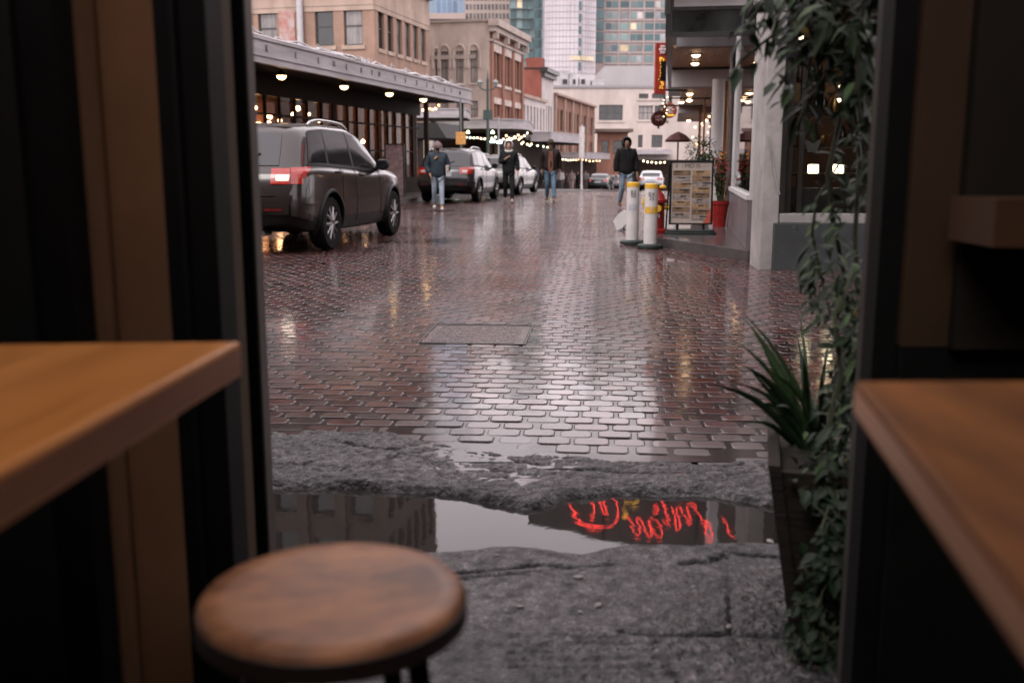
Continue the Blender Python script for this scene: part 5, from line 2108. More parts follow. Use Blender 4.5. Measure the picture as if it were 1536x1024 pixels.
def person(label, px, Y, head, H, jacket, trousers, shoes, hat, hatcol, stride=.22, arms=('down', 'down'), shirt=None, skin=None, bulk=1., group=None, far=False, hem=.84, shoe_h=.0):
    skin = skin or M_skin
    p = at(px, 242, Y)
    z0 = zs(Y)
    t = thing('person', label, 'person', (p.x, p.y, z0), R(head), group)
    k = H / 1.75
    t.scale = (k, k, k)
    L_ = [(.09, 0, .92), (.095, -stride * .55, .50), (.10, -stride, .085), (.105, -stride - .13, .035)]
    Rr = [(-.09, 0, .92), (-.095, stride * .15, .50), (-.10, stride * .95, .13), (-.105, stride * .95 - .11, .05)]
    sh = [(.185, .01, 1.42), (-.185, .01, 1.42)]
    A = []
    for s, mode in zip((1, -1), arms):
        if mode == 'down':
            A.append([(s * .25, .03, 1.14), (s * .265, -.05 - .03 * s, .90), (s * .262, -.08 - .03 * s, .81)])
        elif mode == 'back':
            A.append([(s * .25, .10, 1.15), (s * .25, .10, .92), (s * .245, .08, .83)])
        elif mode == 'chest':
            A.append([(s * .24, .0, 1.13), (s * .10, -.22, 1.24), (s * .04, -.26, 1.29)])
        elif mode == 'cup':
            A.append([(s * .27, .02, 1.13), (s * .26, -.22, 1.05), (s * .25, -.29, 1.06)])
        else:                                     # pocket
            A.append([(s * .29, .05, 1.14), (s * .21, -.06, .95), (s * .19, -.08, .90)])
    b = SK()
    pv = b.p((0, 0, .95), (.13, .10))
    sp = b.p((0, 0, 1.15), (.12, .09), pv)
    ch = b.p((0, .01, 1.36), (.13, .095), sp)
    nk = b.p((0, .015, 1.49), .052, ch)
    jw = b.p((0, -.015, 1.555), (.062, .078), nk)
    md = b.p((0, -.01, 1.63), (.072, .09), jw)
    b.p((0, .0, 1.71), (.055, .07), md)
    b.p((0, -.108, 1.605), .013, md)
    for Lg in (L_, Rr):
        i = b.p(Lg[0], .085, pv)
        i = b.p(Lg[1], .055, i)
        i = b.p(Lg[2], .038, i)
        b.p(Lg[3], .034, i)
    hands = []
    for s, q, sd in zip((1, -1), A, sh):
        i = b.p(sd, .05, ch)
        i = b.p(q[0], .038, i)
        i = b.p(q[1], .028, i)
        w = Vector(q[1])
        h = Vector(q[2])
        d_ = (h - w).normalized()
        side = Vector((0, -1, 0)) if abs(d_.y) < .7 else Vector((-s, 0, 0))
        side = (side - d_ * side.dot(d_)).normalized()
        nrm = d_.cross(side) * s
        i = b.p(h, (.034, .022), i)
        if far:
            b.p(h + d_ * .08, .016, i)
            continue
        for f in range(4):
            o_ = side * (.026 - .0175 * f)
            ln = (.072, .082, .076, .058)[f]
            k1 = b.p(h + d_ * .04 + o_, .0095, i)
            k2 = b.p(h + d_ * (.04 + ln * .55) + o_ - nrm * .006, .0088, k1)
            b.p(h + d_ * (.035 + ln * .9) + o_ - nrm * .026, .0075, k2)
        k1 = b.p(h + side * .038 + d_ * .0, .0105, i)
        b.p(h + side * .05 + d_ * .045 - nrm * .015, .009, k1)
    body = link('body', b.mesh('body', skin), t)
    # jacket
    j = SK()
    B = bulk * 1.18
    i0 = j.p((0, .0, hem), (.172 * B, .125 * B))
    i1 = j.p((0, .0, 1.0), (.175 * B, .125 * B), i0)
    i2 = j.p((0, .0, 1.18), (.165 * B, .122 * B), i1)
    i3 = j.p((0, .01, 1.36), (.185 * B, .122 * B), i2)
    j.p((0, .02, 1.475), (.085, .08), i3)
    for q, sd in zip(A, sh):
        i = j.p((sd[0] * 1.0, sd[1], sd[2] - .005), .085 * B, i3)
        i = j.p(q[0], .066 * B, i)
        w = Vector(q[0]).lerp(Vector(q[1]), .5)
        i = j.p(w, .062 * B, i)
        w = Vector(q[0]).lerp(Vector(q[1]), 1.0)
        j.p(w, .056 * B, i)
    jk = link('jacket', j.mesh('jacket', jacket, 2), t)
    # trousers
    tr = SK()
    c = tr.p((0, 0, .93), (.15, .11))
    for Lg in (L_, Rr):
        i = tr.p((Lg[0][0], Lg[0][1], .84), .098, c)
        a_, k_ = Vector(Lg[0]), Vector(Lg[1])
        i = tr.p(k_, .072, i)
        an = Vector(Lg[2])
        i = tr.p(k_.lerp(an, .55), .066, i)
        tr.p(k_.lerp(an, .93), .062, i)
    link('trousers', tr.mesh('trousers', trousers, 2), t)
    for Lg in (L_, Rr):
        s_ = SK()
        an, to = Vector(Lg[2]), Vector(Lg[3])
        i = s_.p(an + Vector((0, .045, -.03)), (.045, .045))
        i = s_.p(an + Vector((0, -.05, -.04)), (.05, .042), i)
        s_.p(to + Vector((0, -.03, .005)), (.042, .032), i)
        link('shoe', s_.mesh('shoe', shoes), t)
    # headwear / hair
    hc = Vector((0, .005, 1.635))
    m = MB()
    n, rows = 18, 11
    vs, keepf = [], []
    ext = {'hood': (1.7, 1.5, 1.36), 'beanie': (1.7, 1.45, 1.3), 'cap': (1.3, 1.2, 1.15), 'hair': (1.3, 1.25, 1.18)}[hat]
    for r_ in range(rows + 1):
        th = math.pi * (.5 - r_ / rows * (.78 if hat in ('hood', 'hair') else .56))
        for q in range(n):
            ph = 2 * math.pi * q / n
            vs.append(hc + Vector((.078 * ext[0] * math.cos(th) * math.cos(ph), .098 * ext[1] * math.cos(th) * math.sin(ph), .112 * ext[2] * math.sin(th) + (.005))))
    fs = []
    for r_ in range(rows):
        for q in range(n):
            ph = 2 * math.pi * (q + .5) / n
            front = math.cos(ph + math.pi / 2)           # 1 when facing -y
            lim = {'hood': (.70, .24), 'beanie': (2, 9), 'cap': (2, 9), 'hair': (.35, .38)}[hat]
            if front > lim[0] and r_ / rows > lim[1]:
                continue
            fs.append((r_ * n + q, (r_ + 1) * n + q, (r_ + 1) * n + (q + 1) % n, r_ * n + (q + 1) % n))
    m.add(vs, fs)
    if hat == 'cap':
        m.prism([(-.07, -.08), (.07, -.08), (.055, -.17), (-.055, -.17)], 1.655, 1.665)
    if hat == 'hood':
        m.tube([(-.10, .0, 1.49), (-.075, -.075, 1.47), (0, -.095, 1.455), (.075, -.075, 1.47), (.10, 0, 1.49), (.06, .09, 1.5), (-.06, .09, 1.5), (-.10, 0, 1.49)], .032, 8)
    if hat == 'beanie':
        m.ball((0, .0, 1.775), .035, (1, 1, 1), 10)
    m.build({'hood': 'hood', 'beanie': 'beanie', 'cap': 'cap', 'hair': 'hair'}[hat], hatcol, t, smooth=80)
    if not far:
        for s in (1, -1):
            MB().ball((s * .030, -.098, 1.64), .011, n=8).build('eye', M_black, t, smooth=80)
            link('ear', MB().ball((s * .078, .01, 1.625), .022, (.4, .8, 1.3), 8).mesh('ear', skin, 80), t)
        MB().box((0, -.092, 1.572), (.042, .012, .009)).build('mouth', pm('lips', (.25, .10, .08), .5), t)
        if shirt:
            m = MB()
            m.add([(-.05, -.128, 1.43), (.05, -.128, 1.43), (.068, -.142, 1.15), (.06, -.140, .86), (-.06, -.140, .86), (-.068, -.142, 1.15), (-.05, -.10, 1.43), (.05, -.10, 1.43), (.068, -.10, 1.15), (.06, -.10, .86), (-.06, -.10, .86), (-.068, -.10, 1.15)],
                  [(0, 1, 2, 3, 4, 5), (6, 11, 10, 9, 8, 7), (0, 6, 7, 1), (1, 7, 8, 2), (2, 8, 9, 3), (3, 9, 10, 4), (4, 10, 11, 5), (5, 11, 6, 0)])
            m.build('shirt', shirt, t)
        else:
            MB().tube([(0, -.125, 1.44), (0, -.138, 1.36), (0, -.136, 1.2), (0, -.138, 1.05), (0, -.137, hem + .02)], .006, 5).build('zip', M_chrome if 0 else M_dark, t)
    return t


M_jeans_l = cloth('light_denim', (.26, .31, .37), .25)
M_jeans = cloth('blue_denim', (.10, .16, .22), .3)
M_blk = cloth('black_cloth', (.014, .014, .015))
M_wshoe = pm('white_trainers', (.5, .48, .46), .6)
M_bshoe = pm('brown_boots', (.10, .05, .025), .5)
gp = 'people walking up the brick street'
w1 = person('woman in puffy blue jacket and pale jeans walking beside the mid grey car', 656.5, 24.0, 4, 1.58, cloth('blue_padded_nylon', (.030, .042, .054), .3, .5), M_jeans_l, M_wshoe, 'beanie', cloth('dusty_purple_knit', (.16, .115, .115), .5), .24, ('cup', 'pocket'), bulk=1.16, group=gp, hem=.80)
MB().bx(-.04, .04, -.110, -.07, 1.545, 1.61).build('face_mask', M_blk, w1, bevel=.008)
MB().tube([(.0, -.15, 1.40), (-.05, -.155, 1.36), (-.09, -.15, 1.33)], .02, 6).build('scarf', pm('yellow_scarf', (.4, .26, .10), .8), w1)
p = w1.matrix_world
cp = MB().lathe([(.033, -.06), (.042, .06), (.044, .062), (.044, .072), (.036, .08)], n=14).build('paper_cup', pm('paper_cup_card', (.45, .40, .36), .6), smooth=40)
kk = 1.58 / 1.75
ra = R(4)
q = Vector((.25, -.36, 1.08)) * kk
g_ = at(656.5, 242, 24.0)
cp.location = (g_.x + q.x * math.cos(ra) - q.y * math.sin(ra), g_.y + q.x * math.sin(ra) + q.y * math.cos(ra), q.z)
tag(cp, 'paper cup held by the woman in the blue jacket', 'cup')
person('person all in black with a white hood and one hand at the chest', 763, 28.2, 0, 1.70, cloth('black_shell', (.016, .018, .019)), M_blk, pm('grey_trainers', (.12, .12, .12), .6), 'hood', cloth('white_fleece', (.52, .51, .51), .2), .22, ('down', 'chest'), group=gp, hem=.80)
person('man in dark open jacket over a rust shirt, jeans and brown boots', 826, 28.9, -3, 1.76, cloth('dark_brown_leather', (.022, .017, .015), .3, .5), M_jeans, M_bshoe, 'cap', cloth('brown_cap_cloth', (.05, .035, .025)), .26, ('back', 'back'), shirt=cloth('rust_shirt', (.16, .07, .055)), skin=M_skin2, group=gp, bulk=1.06)
person('hooded man in black jacket and faded jeans behind the white posts', 939.5, 25.0, 6, 1.71, cloth('black_hooded_coat', (.012, .011, .012)), cloth('faded_denim', (.20, .27, .33)), M_bshoe, 'hood', cloth('dark_green_hood', (.016, .024, .024)), .27, ('down', 'down'), skin=M_skin2, group=gp, bulk=1.1, hem=.82)
gp = 'people far down the street'
for px, Y, jc, tc_, lb in ((802, 66, (.05, .07, .11), (.04, .045, .05), 'distant figure in blue beside the silver car'), (811, 78, (.02, .02, .02), (.03, .03, .03), 'distant dark figure behind the one in blue'),
                           (841, 82, (.55, .52, .50), (.10, .10, .11), 'distant figure in a white top right of the man in brown boots'), (858, 84, (.30, .24, .22), (.45, .33, .32), 'distant figure in pale pink trousers'),
                           (867, 88, (.02, .02, .02), (.02, .02, .022), 'distant figure in black left of the far saloon car'), (879, 86, (.22, .20, .20), (.2, .19, .19), 'distant figure in grey close to the far saloon car'),
                           (850, 90, (.06, .05, .05), (.05, .05, .05), 'distant dark figure between the white and pink clad ones'), (872, 92, (.05, .04, .04), (.03, .03, .03), 'farthest dark figure near the white post')):
    nm_ = lb.replace(' ', '_')[:30]
    person(lb, px, Y, random.uniform(-20, 20), random.uniform(1.62, 1.78), cloth('c_' + nm_, jc), cloth('t_' + nm_, tc_), M_blk, 'hair', cloth('dark_hair', (.03, .02, .015)), .15, ('down', 'down'), group=gp, far=True)

# ------------------------------------------------------------------ bollards, menu board, pot, hydrant
M_wplas = pm('white_post_plastic', (.55, .525, .515), .45, var=.12, scale=6)
M_ypl = pm('yellow_band', (.62, .36, .03), .45, var=.15, scale=8)
M_rub = pm('black_rubber_base', (.014, .022, .020), .5)


def post(px, py, hpx, wpx, label, kind):
    b_ = atz(px, py, 0)
    d_ = b_.y * 1.01
    k = d_ / F
    H, r = hpx * k, wpx * k / 2
    t = thing('marker_post', label, 'marker post', (b_.x, b_.y, 0), R(-4), 'white street marker posts')
    MB().lathe([(r * 1.95, 0.004), (r * 1.95, .04), (r * 1.7, .058), (r * 1.1, .06)], n=28).build('base', M_rub, t, smooth=40)
    MB().lathe([(r, .061), (r * .99, H * .93), ], n=28).build('post', M_wplas, t, smooth=40)
    MB().lathe([(r * 1.02, H * .931), (r * 1.02, H * .995), (r * .9, H * 1.005)], n=28).build('cap', M_ypl, t, smooth=40)
    ms = []
    D = lambda x, z: Matrix.Translation((x, -r - .0, z))
    # marks bent round the front of the post
    def bent(me):
        for v in me.vertices:
            a = v.co.x / r
            rad = r + .002 + (-(v.co.y) if 0 else 0)
            v.co = Vector((math.sin(a) * rad, -math.cos(a) * rad, v.co.z))
        return me
    def sheet(w, z0, z1, mat, name):
        m = MB()
        n = 8
        for off_ in (.002,):
            vs = []
            for i in range(n + 1):
                a = -w / r / 2 + w / r * i / n
                vs += [(math.sin(a) * (r + off_), -math.cos(a) * (r + off_), z0), (math.sin(a) * (r + off_), -math.cos(a) * (r + off_), z1)]
            m.add(vs, [(2 * i, 2 * i + 2, 2 * i + 3, 2 * i + 1) for i in range(n)])
        return m.build(name, mat, t)
    if kind == 0:
        ms = [bent(text_mesh(s, r * .85, M_black, .0, M=Matrix.Translation((dx, 0, z)) @ UP)) for s, dx, z in (('83', 0, H * .845), ('00', 0, H * .785))]
        link('marking', join_mesh('marking', ms, M_black), t)
        sheet(r * 1.5, H * .55, H * .66, pm('grey_sticker', (.42, .42, .45), .5), 'sticker')
    else:
        ms = [bent(text_mesh(s, r * .8, M_black, .0, M=Matrix.Translation((dx, 0, z)) @ UP)) for s, dx, z in (('BX', 0, H * .84), ('25', 0, H * .775))]
        link('marking', join_mesh('marking', ms, M_black), t)
        o = sheet(r * 2.2, H * .545, H * .645, M_ypl, 'band')
        me = text_mesh('0', r * .9, M_wplas, 0, M=Matrix.Translation((-.0, 0, H * .595)) @ UP)
        me = bent(me)
        for v in me.vertices:
            v.co.x *= 1.02
            v.co.y *= 1.04
        link('marking', me, t)
    return t


post(948, 366, 90, 18.5, 'white marker post with yellow cap, the left one, grey sticker half way up', 0)
post(975, 372, 94, 19.5, 'white marker post with yellow cap and yellow band, in front of the menu board kerb', 1)

# red and yellow hydrant-like standpipe behind the posts
b_ = atz(970, 352, 0)
t = thing('street_hydrant', 'red hydrant with yellow caps and ribbons, behind the two white posts', 'hydrant', (KA.x + .12, KA.y + .75, .125), 0)
M_rp = pm('red_gloss_paint', (.20, .012, .010), .3, var=.2, scale=6)
MB().lathe([(.17, 0), (.17, .05), (.12, .07), (.115, .42), (.15, .44), (.15, .48), (.12, .50), (.10, .56), (.05, .61), (.03, .66), (.0, .665)], n=20).build('barrel', M_rp, t, smooth=40)
m = MB()
MB().cyl((.10, -.02, .38), (.19, -.04, .37), .04, n=12).build('outlet_cap', M_ypl, t, smooth=40)
MB().cyl((-.10, -.02, .40), (-.18, -.04, .40), .036, n=12).build('outlet_cap', M_ypl, t, smooth=40)
MB().cyl((0, -.10, .36), (0, -.16, .36), .05, n=14).build('outlet_cap', M_ypl, t, smooth=40)
m = MB()
for k in range(9):
    x = .19 + random.uniform(-.02, .06)
    m.tube([(x, -.04, .42), (x + random.uniform(-.03, .05), -.06, .34), (x + random.uniform(-.02, .06), -.06, .22 + random.uniform(0, .08))], .014, 5)
for k in range(4):
    x = -.16 + random.uniform(-.03, .03)
    m.tube([(x, -.04, .52), (x + random.uniform(-.03, .03), -.05, .44), (x, -.05, .38)], .016, 5)
m.ball((.08, -.02, .66), .05, (1, .6, .6), 8)
m.build('ribbon', M_ypl, t)
ms = text_mesh('M', .09, M_wplas, .004, M=Matrix.Translation((.0, -.122, .25)) @ UP)
link('lettering', ms, t)

# white cut-out panel leaning by the left post
b0 = atz(930, 346, .01)
t = thing('leaning_panel', 'white pointed panel leaning behind the left marker post', 'panel', (b0.x, b0.y + .25, 0), R(-12))
k = b0.y / F
pts = [(-2 * k, 0), (-8 * k, 14 * k), (-2 * k, 23 * k), (8 * k, 31 * k), (13 * k, 30 * k), (13 * k, 12 * k), (6 * k, 4 * k)]
m = MB().prism(pts, 0, .02, M=Matrix.Rotation(R(8), 4, 'X') @ XZ @ Matrix.Translation((0, 0, 0)))
m.build('panel', pm('white_board', (.72, .70, .69), .5, var=.05), t)
m = MB()
m.tube([(8 * k, .02, .02), (10 * k, .09, 24 * k)], .012, 6)
m.tube([(8 * k, .02, .012), (8 * k, .22, .012)], .012, 6)
m.build('stay', M_dark, t)

# menu board on its weighted base
bb = atz(1035, 351, .125)
k = bb.y / F
t = thing('menu_board', 'black framed pavement menu board with rows of small pictures on a weighted base', 'menu board', (bb.x, bb.y, .125), R(-5))
W, zb_, zt_ = 32 * k, 14 * k, 108 * k
BK = -.07
m = MB()
f_ = .022
T = Matrix.Rotation(R(-3), 4, 'X')
m.bx(-W, -W + f_ * 1.2, -.025, .025, zb_, zt_, T)
m.bx(W - f_ * 1.2, W, -.025, .025, zb_, zt_, T)
m.bx(-W + f_ * 1.2, W - f_ * 1.2, -.025, .025, zb_, zb_ + f_, T)
m.bx(-W + f_ * 1.2, W - f_ * 1.2, -.025, .025, zt_ - f_, zt_, T)
m.build('frame', M_black, t, bevel=.003)
MB().bx(-W + f_, W - f_, -.010, .010, zb_ + f_ * .9, zt_ - f_ * .9, T).build('sheet', pm('menu_card', (.36, .30, .27), .35, var=.12, scale=5), t)
cols = [pm('menu_photo', (.26, .17, .10), .4, scale=14, col2=(.05, .03, .02), detail=9), pm('menu_photo_tan', (.38, .26, .15), .4, scale=20, col2=(.14, .075, .04), detail=9), pm('menu_photo_grey', (.36, .30, .27), .4, scale=22, col2=(.07, .055, .05), detail=9)]
iw = W - f_ * 2
hh = zt_ - zb_ - 2 * f_
for c_ in range(2):
    x0 = -iw + c_ * (iw + .01)
    x1 = x0 + iw - .015
    for r_ in range(9 if c_ else 8):
        z1_ = zt_ - f_ - hh * (.135 + r_ * (.092 if c_ else .10))
        m = MB().bx(x0, x1, -.0145, -.0105, z1_ - hh * .082, z1_, T)
        m.build('menu_picture', cols[(r_ * 2 + c_) % 3], t)
for c_ in range(2):
    for r_ in range(9 if c_ else 8):
        m = MB()
        z1_ = zt_ - f_ - hh * (.135 + r_ * (.092 if c_ else .10))
        a = random.uniform(.02, .15)
        m.bx(-iw + c_ * (iw + .01) + a, -iw + c_ * (iw + .01) + a + random.uniform(.07, .15), -.0175, -.015, z1_ - hh * .03, z1_ - hh * .012, T)
        m.build('menu_text', M_dark, t)
ms = [text_mesh(s, sz_, M_dark, .001, M=T @ Matrix.Translation((x, -.0125, zt_ - f_ - hh * .065)) @ UP) for s, x, sz_ in (('E', -.21, .07), ('I', -.13, .06), ('MO', -.03, .085), ('O', .09, .07), ('——', .2, .04))]
link('lettering', join_mesh('lettering', ms, M_dark), t)
m = MB()
m.add([(W * .55, -.016, zb_ + f_), (W * .9, -.016, zb_ + f_), (W * .92, -.016, zb_ + hh * .28), (W * .8, -.016, zb_ + hh * .22), (W * .7, -.016, zb_ + hh * .12)], [(0, 1, 2, 3, 4)])
m.build('red_corner_print', pm('red_print', (.38, .08, .05), .5, var=.3, scale=20), t)
m = MB()
for s in (-1, 1):
    m.cyl((s * W * .6, 0, .05), (s * W * .6, 0, zb_ + .005), .02, n=10)
    m.tube([(-W + .0, .02, zt_ - .05), (-W - .03, .15, .0)], .012, 6)
m.build('spring_leg', M_black, t)
m = MB()
pts = [(38 * k * math.copysign(abs(math.cos(a)) ** .45, math.cos(a)), .20 * math.copysign(abs(math.sin(a)) ** .6, math.sin(a))) for a in [i * math.pi / 16 for i in range(32)]]
m.prism(pts, .0, .035)
m.prism([(x * .93, y * .85) for x, y in pts], .0352, .062)
m.build('base', M_rub, t, bevel=.006)


# ------------------------------------------------------------------ plants
def leaf(m, base, d_, up, ln, wd, droop=.3, mi=None, fold=.25):
    d_ = d_.normalized()
    sd = d_.cross(up)
    sd = sd.normalized() if sd.length > 1e-4 else Vector((1, 0, 0))
    nn = sd.cross(d_)
    p = [Vector(base)]
    for f, w, dr in ((.28, .8, .05), (.6, .95, .2), (1., 0, .6)):
        p.append((Vector(base) + d_ * ln * f - Vector((0, 0, 1)) * droop * ln * dr * 1.2, w * wd / 2))
    c1, w1 = p[1]
    c2, w2 = p[2]
    tip = p[3][0]
    u = nn * fold * wd * .5
    vs = [p[0], c1 + sd * w1 + u, c1, c1 - sd * w1 + u, c2 + sd * w2 + u, c2, c2 - sd * w2 + u, tip]
    m.add(vs, [(0, 2, 1), (0, 3, 2), (1, 2, 5, 4), (2, 3, 6, 5), (4, 5, 7), (5, 6, 7)], mi)


def rv(s=1.):
    return Vector((random.gauss(0, s), random.gauss(0, s), random.gauss(0, s)))


def leafmat(name, c, c2):
    return pm(name, c, .55, scale=14, col2=c2, rvar=.1, vary=.1, spec=.28)


M_lf = [leafmat('leaf_green', (.028, .056, .017), (.014, .030, .010)), leafmat('leaf_dark', (.011, .025, .010), (.006, .015, .006)), leafmat('leaf_light', (.06, .10, .032), (.03, .06, .02))]
M_stem = pm('plant_stem', (.05, .045, .02), .7)

# red pot with berry shrub
b_ = atz(1079, 340, .125)
k = b_.y / F
t = thing('potted_shrub', 'leafy shrub with red and orange blooms in a red pot beside the menu board', 'potted plant', (b_.x, b_.y, .125))
r = 13.5 * k
MB().lathe([(r * .72, 0), (r * .74, .02), (r * .97, 33 * k), (r * 1.06, 33.2 * k), (r * 1.08, 38 * k), (r * .98, 38 * k), (r * .95, 34 * k)], n=28).build('pot', M_rp, t, smooth=40)
m, st_, fl_ = MB(), MB(), MB()
hT = 116 * k
fln = 0
blm = [MB().ball((0, 0, 0), .016, (1, 1, .8), 6).mesh('bloom', q) for q in (pm('red_bloom', (.30, .025, .018), .5, vary=.2), pm('orange_bloom', (.5, .18, .03), .5))]
for s in range(34):
    a = random.uniform(0, 6.28)
    e = random.uniform(.3, 1) ** .6
    top = Vector((math.cos(a) * r * 1.2 * random.random() ** .5, math.sin(a) * r * 1.2 * random.random() ** .5, 38 * k + (hT - 38 * k) * e))
    bs = Vector((math.cos(a) * r * .3, math.sin(a) * r * .3, 34 * k))
    md = bs.lerp(top, .5) + rv(.02)
    st_.tube([bs, md, top], [.006, .005, .003], 5)
    for q in range(16):
        f = random.uniform(.25, 1)
        p = bs.lerp(md, f * 2) if f < .5 else md.lerp(top, f * 2 - 1)
        leaf(m, p, rv() + Vector((0, 0, .3)), Vector((0, 0, 1)), random.uniform(.045, .085), random.uniform(.02, .035), .3, random.choice((0, 0, 1, 1, 2)))
    for q in range(3):
        p = md.lerp(top, random.uniform(.2, 1.05)) + rv(.025)
        if fln < 96:
            link('bloom', blm[1 if p.z > hT * .86 else 0], t, p)
            fln += 1
m.build('foliage', M_lf, t)
st_.build('stem', M_stem, t)
# bushy green plant behind the board
b_ = at(1053, 242, 16.4)
t = thing('potted_bush', 'bushy green plant with hanging blooms showing above the menu board', 'potted plant', (b_.x, b_.y, .125))
MB().lathe([(.14, 0), (.19, .34), (.2, .36), (.18, .36)], n=20).build('pot', pm('dark_pot', (.06, .04, .035), .5), t, smooth=40)
m = MB()
for q in range(420):
    d_ = rv().normalized()
    p = Vector((0, 0, 1.18)) + Vector((d_.x * .28, d_.y * .28, d_.z * .24)) * random.uniform(.4, 1)
    leaf(m, p, d_ + rv(.5), Vector((0, 0, 1)), .07, .03, .4, random.choice((0, 1, 1, 2)))
m.build('foliage', M_lf, t)
m = MB()
for q in range(5):
    m.tube([(0, 0, .36), rv(.02) + Vector((0, 0, .7)), rv(.06) + Vector((0, 0, 1.15))], .008, 5)
m.build('stem', M_stem, t)
dbl = MB().ball((0, 0, 0), .018, n=6).mesh('bloom', pm('dusky_bloom', (.24, .06, .04), .6))
for q in range(26):
    link('bloom', dbl, t, (random.uniform(.02, .3), random.uniform(-.25, .1), random.uniform(.85, 1.12)))
# hanging greenery on the sign corner
t = thing('hanging_ivy', 'string of lights and greenery hanging below the tall red banner', 'hanging greenery', at(997, 142, 19.4))
m, b2 = MB(), MB()
for q in range(80):
    p = Vector((random.gauss(0, .07), random.gauss(0, .06), -random.uniform(0, .5)))
    leaf(m, p, rv(), Vector((0, 0, 1)), .06, .03, .5, random.choice((0, 1)))
for q in range(7):
    b2.ball((random.uniform(-.08, .08), -.1, -.05 - q * .06), .010, n=6)
m.tube([(0, 0, .05), (.02, 0, -.25), (0, 0, -.5)], .01, 5, 1)
m.build('foliage', M_lf, t)
b2.build('fairy_light', M_bulb2, t)

# ------------------------------------------------------------------ lamp posts, string lights
def simple_post(name, label, cat, px, Y, ptop, r, mat, parts=None, z=None):
    p = at(px, 242, Y)
    z0 = zs(Y) + (.12 if z is None else z)
    H = zpx(ptop, Y) - z0
    t = thing(name, label, cat, (p.x, p.y, z0))
    MB().tube([(0, 0, 0), (0, 0, .3), (0, 0, .31), (0, 0, H)], [r * 1.6, r * 1.5, r, r * .8], 12).build('pole', mat, t, smooth=40)
    return t, H


M_gpost = pm('dark_green_post', (.03, .055, .045), .4)
t, H = simple_post('lamp_post', 'dark green lamp post with twin lanterns before the arched-window building', 'lamp post', 732, 55, 124, .09, M_gpost)
m = MB()
m.tube([(-.42, 0, H - .42), (-.3, 0, H - .55), (0, 0, H - .62), (.3, 0, H - .55), (.42, 0, H - .42)], .035, 6)
MB().tube([(0, 0, H), (0, 0, H + .45)], [.05, .012], 6).build('finial', M_gpost, t)
m.build('bracket', M_gpost, t)
MB().box((0, 0, H - 1.9 + .02), (.5, .12, .5)).build('control_box', M_gpost, t)
for s in (-1, 1):
    MB().lathe([(.08, 0), (.16, .22), (.17, .24), (.05, .34), (.01, .40)], (s * .42, 0, H - .41), 10).build('lantern', pm('lantern_glass', (.22, .24, .22), .3), t, smooth=40)
t, H = simple_post('sign_post', 'thin grey post with a small amber sign beyond the lettered canopy', 'sign post', 691.5, 33.6, 153, .045, pm('post_grey', (.22, .24, .23), .5))
MB().bx(-.16, .16, -.075, -.05, zpx(217, 33.6) - .12, zpx(199, 33.6) - .12).build('sign_plate', pm('amber_sign', (.55, .27, .09), .5, var=.5, scale=14, emit=.12, ecol=(1, .5, .15)), t)
t, H = simple_post('flag_pole', 'white slim post standing far down the left kerb', 'post', 872.5, 70, 190, .06, pm('white_post_paint', (.62, .58, .57), .5))
m = MB()
m.bx(-.18, .18, -.02, .02, H - 2.2, H - .1)
m.build('banner', pm('pale_banner', (.58, .54, .53), .7), t)
t, H = simple_post('street_post', 'pale post by the arched-window shop canopy', 'post', 748, 57, 178, .05, pm('pale_post', (.35, .33, .32), .5))


def string(label, pts, n, r, mats, sag=.15, group='strings of lights under the far canopies'):
    p0 = Vector(pts[0])
    t = thing('string_lights', label, 'string lights', p0, 0, group)
    path = []
    for a, b_ in zip(pts[:-1], pts[1:]):
        for k in range(8):
            f = k / 8
            q = Vector(a).lerp(Vector(b_), f)
            q.z -= sag * 4 * f * (1 - f)
            path.append(q - p0)
    path.append(Vector(pts[-1]) - p0)
    MB().tube(path, .012, 4).build('cable', M_black, t)
    me = [MB().ball((0, 0, -.05), r, n=8).mesh('bulb', m_, 80) for m_ in mats]
    for i in range(n):
        f = (i + .5) / n * (len(path) - 1)
        k = int(f)
        q = path[k].lerp(path[min(len(path) - 1, k + 1)], f - k)
        link('bulb', random.choice(me), t, q + Vector((0, 0, random.uniform(-.05, .03))))


A_ = lambda px, py, Y: at(px, py, Y)
M_gbulb = glow('greenish_bulb', (.85, 1, .62), 3.5)
string('row of pale green bulbs along the front of the round-cornered canopy', [A_(697, 205, 57), A_(746, 205, 57.5)], 9, .05, [M_gbulb, M_bulb2], .05)
string('warm bulbs looping under the right end of the round-cornered canopy', [A_(752, 205, 59), A_(775, 200, 59.5), A_(793, 195, 60.5)], 8, .055, [M_bulb, M_bulb2], .25)
string('warm bulbs dipping from the round-cornered canopy towards the stepped one', [A_(757, 198, 62), A_(775, 203, 64), A_(800, 214, 68)], 8, .055, [M_bulb, M_bulb2], .25)
string('few scattered bulbs under the stepped canopy', [A_(776, 213, 66), A_(812, 217, 72), A_(830, 219, 76)], 6, .055, [M_bulb2, M_gbulb], .1)
string('far row of warm bulbs under the lowest canopy', [A_(842, 238, 90), A_(868, 238, 94), A_(902, 240, 104)], 13, .06, [M_bulb, M_bulb2], .1)
string('warm bulbs strung across the cream block ground floor', [A_(905, 246, 120), A_(935, 244, 120)], 7, .075, [M_bulb], .1)
string('pale bulbs strung behind the hooded man', [A_(962, 240, 110), A_(1000, 243, 110)], 6, .09, [M_bulb2], .1)
string('amber lamps clustered at the far end of the lettered canopy', [A_(614, 158, 38), A_(640, 157, 38.5), A_(660, 155, 39)], 9, .045, [M_bulb, M_dim], .15)
